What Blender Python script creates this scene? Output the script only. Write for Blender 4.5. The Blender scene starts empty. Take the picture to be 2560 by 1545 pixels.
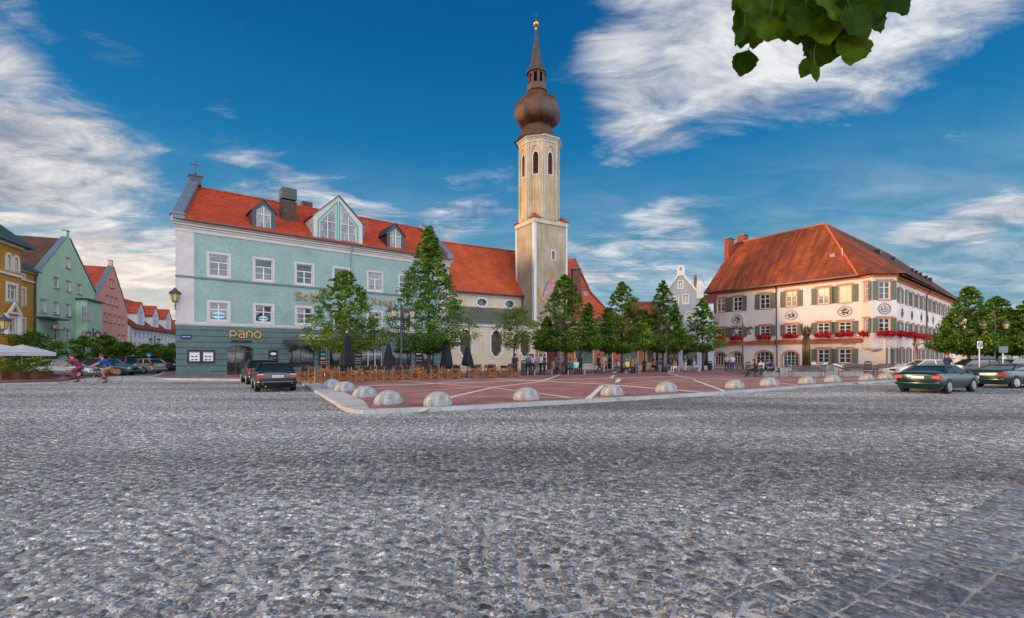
import bpy, bmesh, math, random
import numpy as np
from mathutils import Matrix, Vector
from mathutils.geometry import tessellate_polygon
R = math.radians
PI = math.pi
scn = bpy.context.scene
COL = scn.collection
random.seed(7)
EYE, K, HZ = 1.6, 1210.0, 893.0        # tripod height, focal length and horizon of the wide lens

# ---------------------------------------------------------------- camera
cd = bpy.data.cameras.new('camera'); cam = bpy.data.objects.new('camera', cd); COL.objects.link(cam)
cam.location = (0, 0, EYE); cam.rotation_euler = (R(90), 0, 0)
cd.sensor_width = 36; cd.sensor_fit = 'HORIZONTAL'; cd.lens = 36*K/2560
cd.shift_y = (HZ-772.5)/2560; cd.clip_start = .05; cd.clip_end = 3000
scn.camera = cam
scn.view_settings.view_transform = 'Standard'; scn.view_settings.look = 'None'
scn.view_settings.exposure = 0.0; scn.view_settings.gamma = 1
scn.cycles.max_bounces = 6; scn.cycles.diffuse_bounces = 3; scn.cycles.glossy_bounces = 3
scn.cycles.transparent_max_bounces = 6

# ---------------------------------------------------------------- node helper
class N:
    def __init__(s, tree): s.t = tree; s.n = tree.nodes; s.l = tree.links
    def new(s, typ, **kw):
        n = s.n.new(typ); 
        for k, v in kw.items():
            if k in n.inputs: s.set(n.inputs[k], v)
            else: setattr(n, k, v)
        return n
    def set(s, inp, v):
        if isinstance(v, bpy.types.NodeSocket): s.l.new(v, inp)
        else:
            if isinstance(v, (tuple, list)) and len(v) == 3 and inp.type == 'RGBA': v = (*v, 1)
            inp.default_value = v
    def math(s, op, a, b=0.0, c=0.0, clamp=False):
        n = s.n.new('ShaderNodeMath'); n.operation = op; n.use_clamp = clamp
        s.set(n.inputs[0], a); s.set(n.inputs[1], b)
        if op in ('MULTIPLY_ADD', 'SMOOTH_MIN'): s.set(n.inputs[2], c)
        return n.outputs[0]
    def mix(s, f, a, b, typ='RGBA', blend='MIX'):
        n = s.n.new('ShaderNodeMix'); n.data_type = typ; n.blend_type = blend
        if typ == 'RGBA': ia, ib, o = n.inputs[6], n.inputs[7], n.outputs[2]
        else: ia, ib, o = n.inputs[2], n.inputs[3], n.outputs[0]
        s.set(n.inputs[0], f); s.set(ia, a); s.set(ib, b); return o
    def ramp(s, f, stops, interp='LINEAR'):
        n = s.n.new('ShaderNodeValToRGB'); e = n.color_ramp; e.interpolation = interp
        while len(e.elements) > 1: e.elements.remove(e.elements[-1])
        e.elements[0].position = stops[0][0]; c = stops[0][1]; e.elements[0].color = (*c, 1) if len(c) == 3 else c
        for p, c in stops[1:]:
            el = e.elements.new(p); el.color = (*c, 1)
        s.set(n.inputs[0], f); return n.outputs[0]
    def rng(s, v, a, b, c, d, smooth=False):
        n = s.n.new('ShaderNodeMapRange'); n.clamp = True
        if smooth: n.interpolation_type = 'SMOOTHSTEP'
        for i, x in enumerate((v, a, b, c, d)): s.set(n.inputs[i], x)
        return n.outputs[0]
    def vec(s, op, a, b=(0, 0, 0)):
        n = s.n.new('ShaderNodeVectorMath'); n.operation = op; s.set(n.inputs[0], a); s.set(n.inputs[1], b)
        return n.outputs['Value'] if op in ('DOT_PRODUCT', 'LENGTH', 'DISTANCE') else n.outputs[0]
    def map(s, v, loc=(0, 0, 0), rot=(0, 0, 0), sc=(1, 1, 1), typ='POINT'):
        n = s.n.new('ShaderNodeMapping'); n.vector_type = typ
        s.set(n.inputs[0], v); n.inputs[1].default_value = loc; n.inputs[2].default_value = rot; n.inputs[3].default_value = sc
        return n.outputs[0]
    def noise(s, v, scale, detail=4, rough=.55, dist=0.0, out=0):
        n = s.n.new('ShaderNodeTexNoise'); s.set(n.inputs['Vector'], v); s.set(n.inputs['Scale'], scale)
        n.inputs['Detail'].default_value = detail; n.inputs['Roughness'].default_value = rough; n.inputs['Distortion'].default_value = dist
        return n.outputs[out]
    def comb(s, x, y, z):
        n = s.n.new('ShaderNodeCombineXYZ')
        for i, v in enumerate((x, y, z)): s.set(n.inputs[i], v)
        return n.outputs[0]

# ---------------------------------------------------------------- sky and sun
SUN_AZ, SUN_EL = -98.0, 13.0            # degrees, azimuth from the view axis (+Y), clockwise positive
def make_world():
    w = bpy.data.worlds.new('World'); scn.world = w; w.use_nodes = True
    n = N(w.node_tree); n.n.clear()
    tc = n.new('ShaderNodeTexCoord').outputs['Generated']
    sep = n.new('ShaderNodeSeparateXYZ'); n.set(sep.inputs[0], tc)
    x, y, z = sep.outputs
    az = n.math('ARCTAN2', x, y)
    el = n.math('ARCSINE', z)
    ae = n.comb(az, el, 0.0)
    eld = n.math('MULTIPLY', el, 180/PI/90)         # 0..1 from horizon to zenith
    blue = n.ramp(eld, [(0.0, (.20, .42, .52)), (.06, (.10, .38, .53)), (.14, (.035, .29, .50)), (.24, (.008, .19, .43)), (.36, (.001, .115, .32)), (.55, (.001, .07, .22)), (1, (.001, .05, .17))])
    sky = n.new('ShaderNodeTexSky'); sky.sky_type = 'NISHITA'; sky.sun_disc = False
    sky.sun_elevation = R(SUN_EL); sky.sun_rotation = R(SUN_AZ)
    nish = n.mix(1.0, sky.outputs[0], (.07, .09, .12), blend='MULTIPLY')
    base = n.mix(.05, blue, nish)
    # warm glow of the low sun
    dot = n.vec('DOT_PRODUCT', tc, (math.sin(R(SUN_AZ))*math.cos(R(6)), math.cos(R(SUN_AZ))*math.cos(R(6)), math.sin(R(6))))
    low = n.rng(el, R(-2), R(16), 1, 0, True)
    glow = n.math('MULTIPLY', n.math('POWER', n.math('MAXIMUM', n.math('MULTIPLY_ADD', dot, .5, .5), 0.0), 5.0), low)
    # cloud deck coordinates (layer at constant height, streaked by the wind)
    zz = n.math('ADD', n.math('MAXIMUM', z, 0.0), .16)
    p = n.comb(n.math('DIVIDE', x, zz), n.math('DIVIDE', y, zz), 0.0)
    p1 = n.map(p, rot=(0, 0, R(28)), sc=(.55, 1.5, 1))
    n1 = n.noise(p1, 1.5, 10, .66, .9)
    p2 = n.map(p, loc=(3.1, 1.7, 0), rot=(0, 0, R(-20)), sc=(.8, 1.3, 1))
    n2 = n.noise(p2, 4.2, 8, .66, .6)
    n3 = n.noise(n.map(p, loc=(7, 2, 0)), 1.1, 3, .5)
    # where the clouds stand: ellipses given by azimuth, elevation, half sizes, tilt, strength (degrees)
    spots = [(27, 30.5, 23, 9.5, 3, 1.2), (15, 28, 10.5, 8.5, -40, 1.12), (43, 29, 17, 6.5, 20, 1.05), (20, 39, 16, 9, 0, 1.1), (36, 36, 14, 7, 0, 1.1), (-45, 16, 17, 9.5, -8, 1.15), (-36, 9, 22, 6.5, 0, 1.1), (-47, 22, 9, 5, -35, 1.0),
             (-20, 15.5, 19, 4.8, -8, .98), (-7, 15.5, 13, 4.6, 14, .92), (-31, 24.0, 5.5, 2.6, 20, .62), (-47, 27, 8, 3, -20, .7), (18, 13.5, 12, 7, 22, .95), (7, 10, 19, 7, 8, 1.0), (24, 7, 14, 4, 0, .9), (44, 11.5, 11, 2.8, 8, 1.1), (38, 7.5, 12, 3.5, 0, .75), (-8, 8, 14, 6, 0, .8),
             (-27, 30, 16, 4, -24, .55), (-26, 19, 17, 3.6, -12, .78), (-6, 19.5, 10, 2.2, 12, .72), (-38, 25, 13, 3, -24, .6), (-12, 11, 18, 3.5, 4, .85), (44, 19.5, 9, 2.4, 20, .7)]
    tot = None
    for (a, e, ha, he, t, s) in spots:
        v = n.vec('SUBTRACT', ae, (R(a), R(e), 0)); v = n.map(v, rot=(0, 0, -R(t)))
        v = n.vec('MULTIPLY', v, (1/R(ha), 1/R(he), 0))
        d = n.vec('LENGTH', v)
        g = n.math('MULTIPLY', n.rng(d, .05, 1.55, 1.04, 0, True), s)
        tot = g if tot is None else n.math('MAXIMUM', tot, g)
    behind = n.math('MULTIPLY', n.rng(n.math('ADD', y, n.math('MULTIPLY', x, -.35)), .25, -.35, 0, 1, True), 1.0)
    tot = n.math('MAXIMUM', tot, behind)
    shape = n.math('MULTIPLY_ADD', n1, 1.05, n.math('MULTIPLY', n2, .62))
    dens = n.math('ADD', shape, n.math('MULTIPLY_ADD', tot, .74, -1.32))
    dens = n.rng(dens, -.06, .40, 0, 1, True)
    veil = n.math('MULTIPLY', n.rng(el, R(0), R(24), .85, 0, True), n.rng(n1, .3, .65, .3, 1))
    dens = n.math('MAXIMUM', dens, veil)
    shade = n.math('MULTIPLY_ADD', n2, .85, n.math('MULTIPLY', n3, .55))
    ccol = n.ramp(shade, [(.46, (.17, .22, .31)), (.60, (.33, .38, .47)), (.72, (.60, .62, .68)), (.86, (.92, .92, .93))])
    warm = n.mix(n.rng(az, R(-50), R(0), .5, 0, True), (1, 1, 1), (1.05, .97, .88))
    ccol = n.mix(1.0, ccol, warm, blend='MULTIPLY')
    # unseen clouds behind and right of the camera, brightened as fill light for facades
    side = n.math('ADD', n.math('MULTIPLY', y, .85), n.math('MULTIPLY', x, -.40))
    lift = n.math('MULTIPLY_ADD', n.rng(side, .1, -.6, 0, 1, True), BACK, 1.0)
    ccol = n.mix(1.0, ccol, n.comb(lift, lift, lift), blend='MULTIPLY')
    col = n.mix(n.math('MULTIPLY', dens, .93), base, ccol)
    gcol = n.mix(n.math('MULTIPLY', glow, n.rng(n1, .35, .6, .75, 1.1), clamp=True), col, (2.5, 1.5, .75))
    lowl = n.math('MULTIPLY', n.rng(el, R(1), R(9), 1, 0, True), n.rng(az, R(-52), R(-16), .62, 0, True))
    gcol = n.mix(lowl, gcol, (.74, .52, .34))
    below = n.rng(el, R(-3), R(-.3), 1, 0)
    gcol = n.mix(below, gcol, (.2, .2, .22))
    bg = n.new('ShaderNodeBackground'); n.set(bg.inputs[0], gcol); bg.inputs[1].default_value = 1.0
    o = n.new('ShaderNodeOutputWorld'); n.l.new(bg.outputs[0], o.inputs[0])
BACK = 4.3
make_world()
sl = bpy.data.lights.new('sun', 'SUN'); sl.energy = 4.6; sl.angle = R(12); sl.color = (1, .68, .38)
so = bpy.data.objects.new('sun', sl); COL.objects.link(so)
sd = Vector((math.sin(R(SUN_AZ))*math.cos(R(SUN_EL)), math.cos(R(SUN_AZ))*math.cos(R(SUN_EL)), math.sin(R(SUN_EL))))
so.rotation_euler = sd.to_track_quat('Z', 'Y').to_euler()

# ---------------------------------------------------------------- materials
MATS = {}
def mat(name, col, rough=.7, var=.18, vs=2.0, fine=0.0, fs=30.0, bump=0.0, bs=25.0, metal=0.0, spec=.35, streak=0.0, island=0.0, extra=None):
    """procedural surface: large soft variation, fine speckle, bump; extra(n, color, bsdf) may refine it"""
    if name in MATS: return MATS[name]
    m = bpy.data.materials.new(name); m.use_nodes = True; n = N(m.node_tree)
    b = n.n['Principled BSDF']; MATS[name] = m
    tc = n.new('ShaderNodeTexCoord').outputs['Object']
    c = None
    nz = n.noise(tc, vs, 5, .6)
    k = n.rng(nz, .28, .72, 1-var, 1+var)
    c = n.mix(1.0, col, n.comb(k, k, k), blend='MULTIPLY')
    if fine:
        f = n.noise(tc, fs, 3, .6); k = n.rng(f, .3, .7, 1-fine, 1+fine)
        c = n.mix(1.0, c, n.comb(k, k, k), blend='MULTIPLY')
    if streak:
        f = n.noise(n.map(tc, sc=(3, 3, .25)), 1.6, 5, .6); k = n.rng(f, .35, .7, 1-streak, 1+streak*.4)
        c = n.mix(1.0, c, n.comb(k, k, k), blend='MULTIPLY')
    if island:
        g = n.new('ShaderNodeNewGeometry').outputs['Random Per Island']; k = n.rng(g, 0, 1, 1-island, 1+island)
        c = n.mix(1.0, c, n.comb(k, k, k), blend='MULTIPLY')
    if bump:
        bn = n.new('ShaderNodeBump'); bn.inputs['Strength'].default_value = bump; bn.inputs['Distance'].default_value = .03
        n.set(bn.inputs['Height'], n.noise(tc, bs, 4, .6)); n.l.new(bn.outputs[0], b.inputs['Normal'])
    if extra:
        r = extra(n, c, b, tc)
        if r is not None: c = r
    n.set(b.inputs['Base Color'], c); b.inputs['Roughness'].default_value = rough
    b.inputs['Metallic'].default_value = metal; b.inputs['Specular IOR Level'].default_value = spec
    return m
def tile_mat(name, col, dark, ang, row=.17, wid=.18, patch=.3, stain=None, mortar=.012):
    def ex(n, c, b, tc):
        a = R(ang)
        u = n.vec('DOT_PRODUCT', tc, (math.cos(a), math.sin(a), 0)); sp = n.new('ShaderNodeSeparateXYZ'); n.set(sp.inputs[0], tc)
        v = n.comb(u, sp.outputs[2], 0.0)
        br = n.new('ShaderNodeTexBrick'); n.set(br.inputs['Vector'], v); br.inputs['Scale'].default_value = 1
        br.inputs['Brick Width'].default_value = wid; br.inputs['Row Height'].default_value = row*.8
        br.inputs['Mortar Size'].default_value = mortar; br.inputs['Mortar Smooth'].default_value = .6
        n.set(br.inputs['Color1'], (*col, 1)); n.set(br.inputs['Color2'], (*[q*.72 for q in col], 1)); n.set(br.inputs['Mortar'], (*dark, 1))
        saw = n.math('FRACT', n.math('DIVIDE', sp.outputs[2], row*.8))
        k = n.rng(saw, 0, 1, 1.38, .62); c2 = n.mix(1.0, br.outputs[0], n.comb(k, k, k), blend='MULTIPLY')  # each tile row darkens upward: relief shading put into the colour
        f = n.rng(n.noise(tc, .7, 5, .65), .35, .65, 1-patch, 1+patch*.6); c2 = n.mix(1.0, c2, n.comb(f, f, f), blend='MULTIPLY')
        if stain:
            s = n.noise(n.comb(n.math('MULTIPLY', u, 1.25), n.math('MULTIPLY', sp.outputs[2], .13), 0.0), 1.3, 6, .6)
            c2 = n.mix(n.rng(s, .40, .64, 0, .85), c2, stain)
        bn = n.new('ShaderNodeBump'); bn.inputs['Strength'].default_value = .7; bn.inputs['Distance'].default_value = .03
        n.set(bn.inputs['Height'], n.math('SUBTRACT', n.math('SUBTRACT', 1.0, saw), n.math('MULTIPLY', br.outputs[1], .6))); n.l.new(bn.outputs[0], b.inputs['Normal'])
        return c2
    return mat(name, col, .75, extra=ex)
def glass_mat(name, col=(.03, .04, .05), rough=.04, spec=.9, curtain=0.0):
    def ex(n, c, b, tc):
        s = n.noise(n.map(tc, sc=(5, 5, .6)), 1.7, 3, .5)
        c2 = n.mix(n.rng(s, .5, .62, 0, curtain), c, (.34, .35, .36)) if curtain else c
        bn = n.new('ShaderNodeBump'); bn.inputs['Strength'].default_value = .04; bn.inputs['Distance'].default_value = .05
        n.set(bn.inputs['Height'], n.noise(tc, 1.5, 2)); n.l.new(bn.outputs[0], b.inputs['Normal'])
        return c2
    return mat(name, col, rough, .3, 1.0, spec=spec, extra=ex)
def leaf_mat(name, c1, c2, c3):
    def ex(n, c, b, tc):
        g = n.new('ShaderNodeNewGeometry').outputs['Random Per Island']
        at = n.new('ShaderNodeAttribute'); at.attribute_name = 'tint'
        t = n.math('MULTIPLY_ADD', at.outputs['Fac'], .75, n.math('MULTIPLY', g, .3))
        cc = n.ramp(t, [(.05, c1), (.5, c2), (.95, c3)])
        b.inputs['Subsurface Weight'].default_value = 0
        tr = n.new('ShaderNodeBsdfTranslucent'); n.set(tr.inputs[0], n.mix(1.0, cc, (1.0, 1.15, .35), blend='MULTIPLY'))
        mx = n.new('ShaderNodeMixShader'); mx.inputs[0].default_value = .42
        n.l.new(b.outputs[0], mx.inputs[1]); n.l.new(tr.outputs[0], mx.inputs[2])
        n.l.new(mx.outputs[0], n.n['Material Output'].inputs[0])
        return cc
    return mat(name, c2, .55, .1, extra=ex, spec=.25)

# ---------------------------------------------------------------- mesh builder
class Fr:
    """a facade frame: x along the wall, y inwards, z up"""
    def __init__(s, ox, oy, deg): s.o = (ox, oy); s.a = R(deg); s.u = (math.cos(s.a), math.sin(s.a)); s.n = (-s.u[1], s.u[0])
    def W(s, x, y, z): return (s.o[0]+s.u[0]*x+s.n[0]*y, s.o[1]+s.u[1]*x+s.n[1]*y, z)
    def sub(s, x, y, deg=0): w = s.W(x, y, 0); return Fr(w[0], w[1], math.degrees(s.a)+deg)
def gp(px, py, z=0.0):
    Y = K*(EYE-z)/(py-HZ); return ((px-1280)/K*Y, Y)
def at(px, Y): return ((px-1280)/K*Y, Y)
class MB:
    def __init__(s, T=None): s.v = []; s.f = []; s.T = T
    def add(s, vs, fs):
        k = len(s.v)
        if s.T: vs = [s.T(*q) for q in vs]
        s.v.extend([tuple(q) for q in vs]); s.f.extend([tuple(i+k for i in f) for f in fs]); return s
    def box(s, x0, x1, y0, y1, z0, z1):
        return s.add([(x0, y0, z0), (x1, y0, z0), (x1, y1, z0), (x0, y1, z0), (x0, y0, z1), (x1, y0, z1), (x1, y1, z1), (x0, y1, z1)],
                     [(0, 3, 2, 1), (4, 5, 6, 7), (0, 1, 5, 4), (1, 2, 6, 5), (2, 3, 7, 6), (3, 0, 4, 7)])
    def bar(s, a, b, w, h=None, up=(0, 0, 1)):
        h = h or w; a = Vector(a); b = Vector(b); d = (b-a).normalized(); upv = Vector(up)
        if abs(d.dot(upv)) > .98: upv = Vector((1, 0, 0))
        sx = d.cross(upv).normalized()*w/2; sz = sx.cross(d).normalized()*h/2
        vs = [p+i*sx+j*sz for p in (a, b) for i, j in ((-1, -1), (1, -1), (1, 1), (-1, 1))]
        return s.add(vs, [(0, 1, 2, 3), (7, 6, 5, 4), (0, 4, 5, 1), (1, 5, 6, 2), (2, 6, 7, 3), (3, 7, 4, 0)])
    def tube(s, pts, r, n=8, cap=True):
        pts = [Vector(p) for p in pts]; m = len(pts); rs = r if isinstance(r, (list, tuple)) else [r]*m
        vs = []; ref = None
        for i, p in enumerate(pts):
            d = (pts[min(i+1, m-1)]-pts[max(i-1, 0)]).normalized()
            if ref is None: ref = Vector((0, 0, 1)) if abs(d.z) < .9 else Vector((1, 0, 0))
            a = d.cross(ref).normalized(); b = a.cross(d).normalized(); ref = b
            for k in range(n):
                t = 2*PI*k/n; vs.append(p+(a*math.cos(t)+b*math.sin(t))*rs[i])
        fs = [(i*n+k, i*n+(k+1) % n, (i+1)*n+(k+1) % n, (i+1)*n+k) for i in range(m-1) for k in range(n)]
        if cap: fs += [tuple(range(n-1, -1, -1)), tuple((m-1)*n+k for k in range(n))]
        return s.add(vs, fs)
    def lathe(s, prof, n=16, c=(0, 0, 0), rot=0.0, sx=1.0, sy=1.0):
        vs = [(c[0]+r*sx*math.cos(2*PI*k/n+rot), c[1]+r*sy*math.sin(2*PI*k/n+rot), c[2]+z) for r, z in prof for k in range(n)]
        m = len(prof)
        fs = [(i*n+k, i*n+(k+1) % n, (i+1)*n+(k+1) % n, (i+1)*n+k) for i in range(m-1) for k in range(n)]
        fs += [tuple(range(n-1, -1, -1)), tuple((m-1)*n+k for k in range(n))]
        return s.add(vs, fs)
    def prism(s, poly, y0, y1, holes=()):
        """polygon (and holes) in x,z extruded in y"""
        loops = [list(poly)]+[list(h) for h in holes]
        tri = tessellate_polygon([[Vector((p[0], p[1], 0)) for p in l] for l in loops])
        flat = [p for l in loops for p in l]; k = len(flat)
        vs = [(p[0], y0, p[1]) for p in flat]+[(p[0], y1, p[1]) for p in flat]
        fs = []
        for t in tri:
            a, b, c = [flat[i] for i in t]; cr = (b[0]-a[0])*(c[1]-a[1])-(b[1]-a[1])*(c[0]-a[0])
            t = tuple(t) if cr > 0 else tuple(reversed(t))
            fs.append(t); fs.append(tuple(i+k for i in reversed(t)))
        o = 0
        for l in loops:
            m = len(l); ar = sum(l[i][0]*l[(i+1) % m][1]-l[(i+1) % m][0]*l[i][1] for i in range(m))
            out = (ar > 0) == (l is loops[0])
            for i in range(m):
                a, b = o+i, o+(i+1) % m
                fs.append((b, a, a+k, b+k) if out else (a, b, b+k, a+k))
            o += m
        return s.add(vs, fs)
    def flat(s, poly, z0, z1):
        """polygon in x,y extruded in z"""
        tri = tessellate_polygon([[Vector((p[0], p[1], 0)) for p in poly]]); k = len(poly)
        vs = [(p[0], p[1], z1) for p in poly]+[(p[0], p[1], z0) for p in poly]; fs = []
        for t in tri:
            a, b, c = [poly[i] for i in t]; cr = (b[0]-a[0])*(c[1]-a[1])-(b[1]-a[1])*(c[0]-a[0])
            t = tuple(t) if cr > 0 else tuple(reversed(t)); fs += [t, tuple(i+k for i in reversed(t))]
        ar = sum(poly[i][0]*poly[(i+1) % k][1]-poly[(i+1) % k][0]*poly[i][1] for i in range(k))
        for i in range(k):
            j = (i+1) % k; fs.append((i+k, j+k, j, i) if ar > 0 else (j+k, i+k, i, j))
        return s.add(vs, fs)
    def sphere(s, c, r, n=10, m=6, sz=1.0):
        prof = [(max(r*math.sin(PI*i/m), 1e-3), -r*sz*math.cos(PI*i/m)) for i in range(m+1)]
        return s.lathe(prof, n, c)
ORG = {}
def org(o): return ORG.get(o.name, (0, 0, 0)) if o else (0, 0, 0)
def props(o, label=None, cat=None, group=None, kind=None):
    if label: o['label'] = label
    if cat: o['category'] = cat
    if group: o['group'] = group
    if kind: o['kind'] = kind
    return o
def root(name, label, cat, loc=(0, 0, 0), group=None, rz=0.0):
    loc = (loc[0], loc[1], loc[2] if len(loc) > 2 else 0)
    o = bpy.data.objects.new(name, None); COL.objects.link(o); o.location = loc; o.rotation_euler[2] = rz; o.empty_display_size = .3
    ORG[o.name] = loc; return props(o, label, cat, group)
def mk(name, mb, m, parent=None, smooth=False, loc=None, label=None, cat=None, group=None, kind=None):
    me = bpy.data.meshes.new(name)
    g = org(parent) if parent else (loc or (0, 0, 0)); g = (g[0], g[1], g[2] if len(g) > 2 else 0)
    v = np.array(mb.v, dtype=np.float64)-np.array(g)
    me.from_pydata(v.tolist(), [], mb.f); me.validate(); me.update()
    if smooth: me.polygons.foreach_set('use_smooth', [True]*len(me.polygons))
    if m: me.materials.append(m)
    o = bpy.data.objects.new(name, me); COL.objects.link(o)
    if parent: o.parent = parent; ORG[o.name] = g
    else: o.location = g; ORG[o.name] = g
    return props(o, label, cat, group, kind)
def npmesh(name, verts, faces, m, parent=None, loc=(0, 0, 0), tint=None, smooth=False):
    """fast mesh from numpy arrays; faces is (n,k)"""
    me = bpy.data.meshes.new(name); nf, k = faces.shape
    me.vertices.add(len(verts)); me.vertices.foreach_set('co', (verts-np.array(loc)).astype(np.float32).ravel())
    me.loops.add(nf*k); me.loops.foreach_set('vertex_index', faces.astype(np.int32).ravel())
    me.polygons.add(nf); me.polygons.foreach_set('loop_start', np.arange(0, nf*k, k, dtype=np.int32))
    try: me.polygons.foreach_set('loop_total', np.full(nf, k, dtype=np.int32))
    except Exception: pass
    if tint is not None:
        a = me.attributes.new('tint', 'FLOAT', 'POINT'); a.data.foreach_set('value', tint.astype(np.float32))
    me.update(calc_edges=True); me.materials.append(m)
    if smooth: me.polygons.foreach_set('use_smooth', [True]*nf)
    o = bpy.data.objects.new(name, me); COL.objects.link(o)
    if parent: o.parent = parent
    else: o.location = loc
    ORG[o.name] = tuple(loc); return o
def copy_tree(o, parent=None, **kw):
    c = o.copy(); COL.objects.link(c)
    if parent: c.parent = parent
    for ch in list(KIDS.get(o.name, ())) : copy_tree(ch, c)
    return c
KIDS = {}
def index_kids(o):
    ks = [c for c in bpy.data.objects if c.parent == o]; KIDS[o.name] = ks
    for c in ks: index_kids(c)
def text(s, size, depth, m, parent, T, name='lettering', align='CENTER', bold=0.0, squeeze=1.0, **kw):
    cu = bpy.data.curves.new('t', 'FONT'); cu.body = s; cu.size = size; cu.extrude = depth/2; cu.align_x = align; cu.offset = bold; cu.resolution_u = 2
    ob = bpy.data.objects.new('t', cu); COL.objects.link(ob)
    dg = bpy.context.evaluated_depsgraph_get(); me = bpy.data.meshes.new_from_object(ob.evaluated_get(dg))
    bpy.data.objects.remove(ob)
    mb = MB(); mb.v = [T(v.co.x*squeeze, -v.co.z, v.co.y) for v in me.vertices]; mb.f = [tuple(p.vertices) for p in me.polygons]
    bpy.data.meshes.remove(me)
    return mk(name, mb, m, parent, **kw)
# ================================================================ ground
M_lime = mat('pale_granite', (.55, .54, .52), .75, .12, 1.5, .18, 45, .15, 60)
def mat_setts(name, c0, c1, sp):
    def ex(n, c, b, tc):
        g = n.new('ShaderNodeNewGeometry').outputs['Random Per Island']
        cc = n.mix(g, c0, c1)
        s1 = n.noise(tc, 42, 5, .78); s0 = n.noise(tc, 7, 3, .6); cc = n.mix(n.math('MULTIPLY', n.rng(s1, .44, .62, 0, 1), n.rng(s0, .40, .68, .12, .95)), cc, sp)
        s2 = n.noise(tc, 17, 4, .7); k = n.rng(s2, .36, .64, .5, 1.6); cc = n.mix(1.0, cc, n.comb(k, k, k), blend='MULTIPLY')
        s3 = n.noise(n.map(tc, rot=(0, 0, R(-33)), sc=(.35, 1.6, 1)), .16, 4, .6); k = n.rng(s3, .38, .62, .68, 1.75); cc = n.mix(1.0, cc, n.comb(k, k, k), blend='MULTIPLY')  # broad streaks of traffic polish, with sheen and light pools painted in
        bn = n.new('ShaderNodeBump'); bn.inputs['Strength'].default_value = .8; bn.inputs['Distance'].default_value = .006
        n.set(bn.inputs['Height'], s1); n.l.new(bn.outputs[0], b.inputs['Normal'])
        return cc
    return mat(name, c0, .68, extra=ex, spec=.3)
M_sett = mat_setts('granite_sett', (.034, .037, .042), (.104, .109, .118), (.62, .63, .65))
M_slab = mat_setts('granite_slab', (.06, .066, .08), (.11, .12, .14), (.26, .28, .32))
def ex_sand(n, c, b, tc):
    s = n.noise(tc, 130, 3, .8); cc = n.mix(n.rng(s, .38, .62, 0, 1), (.24, .225, .215), (.66, .63, .595))
    s3 = n.noise(tc, .35, 4, .6); k = n.rng(s3, .36, .64, .55, 1.2); cc = n.mix(1.0, cc, n.comb(k, k, k), blend='MULTIPLY')
    bn = n.new('ShaderNodeBump'); bn.inputs['Strength'].default_value = .5; bn.inputs['Distance'].default_value = .004
    n.set(bn.inputs['Height'], s); n.l.new(bn.outputs[0], b.inputs['Normal']); return cc
M_sand = mat('joint_grit', (.3, .28, .27), .9, extra=ex_sand)
def ex_far(n, c, b, tc):
    v = n.new('ShaderNodeTexVoronoi'); v.feature = 'DISTANCE_TO_EDGE'; n.set(v.inputs['Vector'], tc); v.inputs['Scale'].default_value = 6
    cc = n.mix(n.rng(v.outputs[0], .03, .12, 0, 1), (.26, .25, .24), (.09, .095, .105))
    s = n.noise(tc, 1.2, 5, .7); k = n.rng(s, .35, .65, .7, 1.35); return n.mix(1.0, cc, n.comb(k, k, k), blend='MULTIPLY')
M_far = mat('distant_setts', (.15, .15, .155), .6, extra=ex_far, spec=.4)
def ex_brick(n, c, b, tc):
    out = None; a = R(33)
    sp = n.new('ShaderNodeSeparateXYZ'); n.set(sp.inputs[0], n.map(tc, rot=(0, 0, -a)))
    br = n.new('ShaderNodeTexBrick'); n.set(br.inputs['Vector'], n.comb(sp.outputs[0], sp.outputs[1], 0.0)); br.inputs['Scale'].default_value = 1
    br.inputs['Brick Width'].default_value = .26; br.inputs['Row Height'].default_value = .13; br.inputs['Mortar Size'].default_value = .018; br.inputs['Mortar Smooth'].default_value = .3
    n.set(br.inputs['Color1'], (.285, .045, .042, 1)); n.set(br.inputs['Color2'], (.14, .032, .032, 1)); n.set(br.inputs['Mortar'], (.40, .28, .26, 1))
    s = n.noise(tc, .5, 5, .65); k = n.rng(s, .35, .65, .68, 1.25); cc = n.mix(1.0, br.outputs[0], n.comb(k, k, k), blend='MULTIPLY')
    s = n.noise(tc, 9, 4, .7); k = n.rng(s, .35, .65, .8, 1.2); cc = n.mix(1.0, cc, n.comb(k, k, k), blend='MULTIPLY')
    bn = n.new('ShaderNodeBump'); bn.inputs['Strength'].default_value = .4; bn.inputs['Distance'].default_value = .01; bn.invert = True
    n.set(bn.inputs['Height'], br.outputs[1]); n.l.new(bn.outputs[0], b.inputs['Normal']); return cc
M_brick = mat('red_pavers', (.3, .1, .1), .7, extra=ex_brick, spec=.35)

mb = MB(); mb.add([(-900, -300, -.012), (900, -300, -.012), (900, 1500, -.012), (-900, 1500, -.012)], [(0, 1, 2, 3)])
mk('ground', mb, M_far, kind='structure')
mb = MB(); mb.add([(-42, -4, -.004), (42, -4, -.004), (48, 42, -.004), (-48, 42, -.004)], [(0, 1, 2, 3)])
mk('paving_grit', mb, M_sand, kind='structure')
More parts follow.
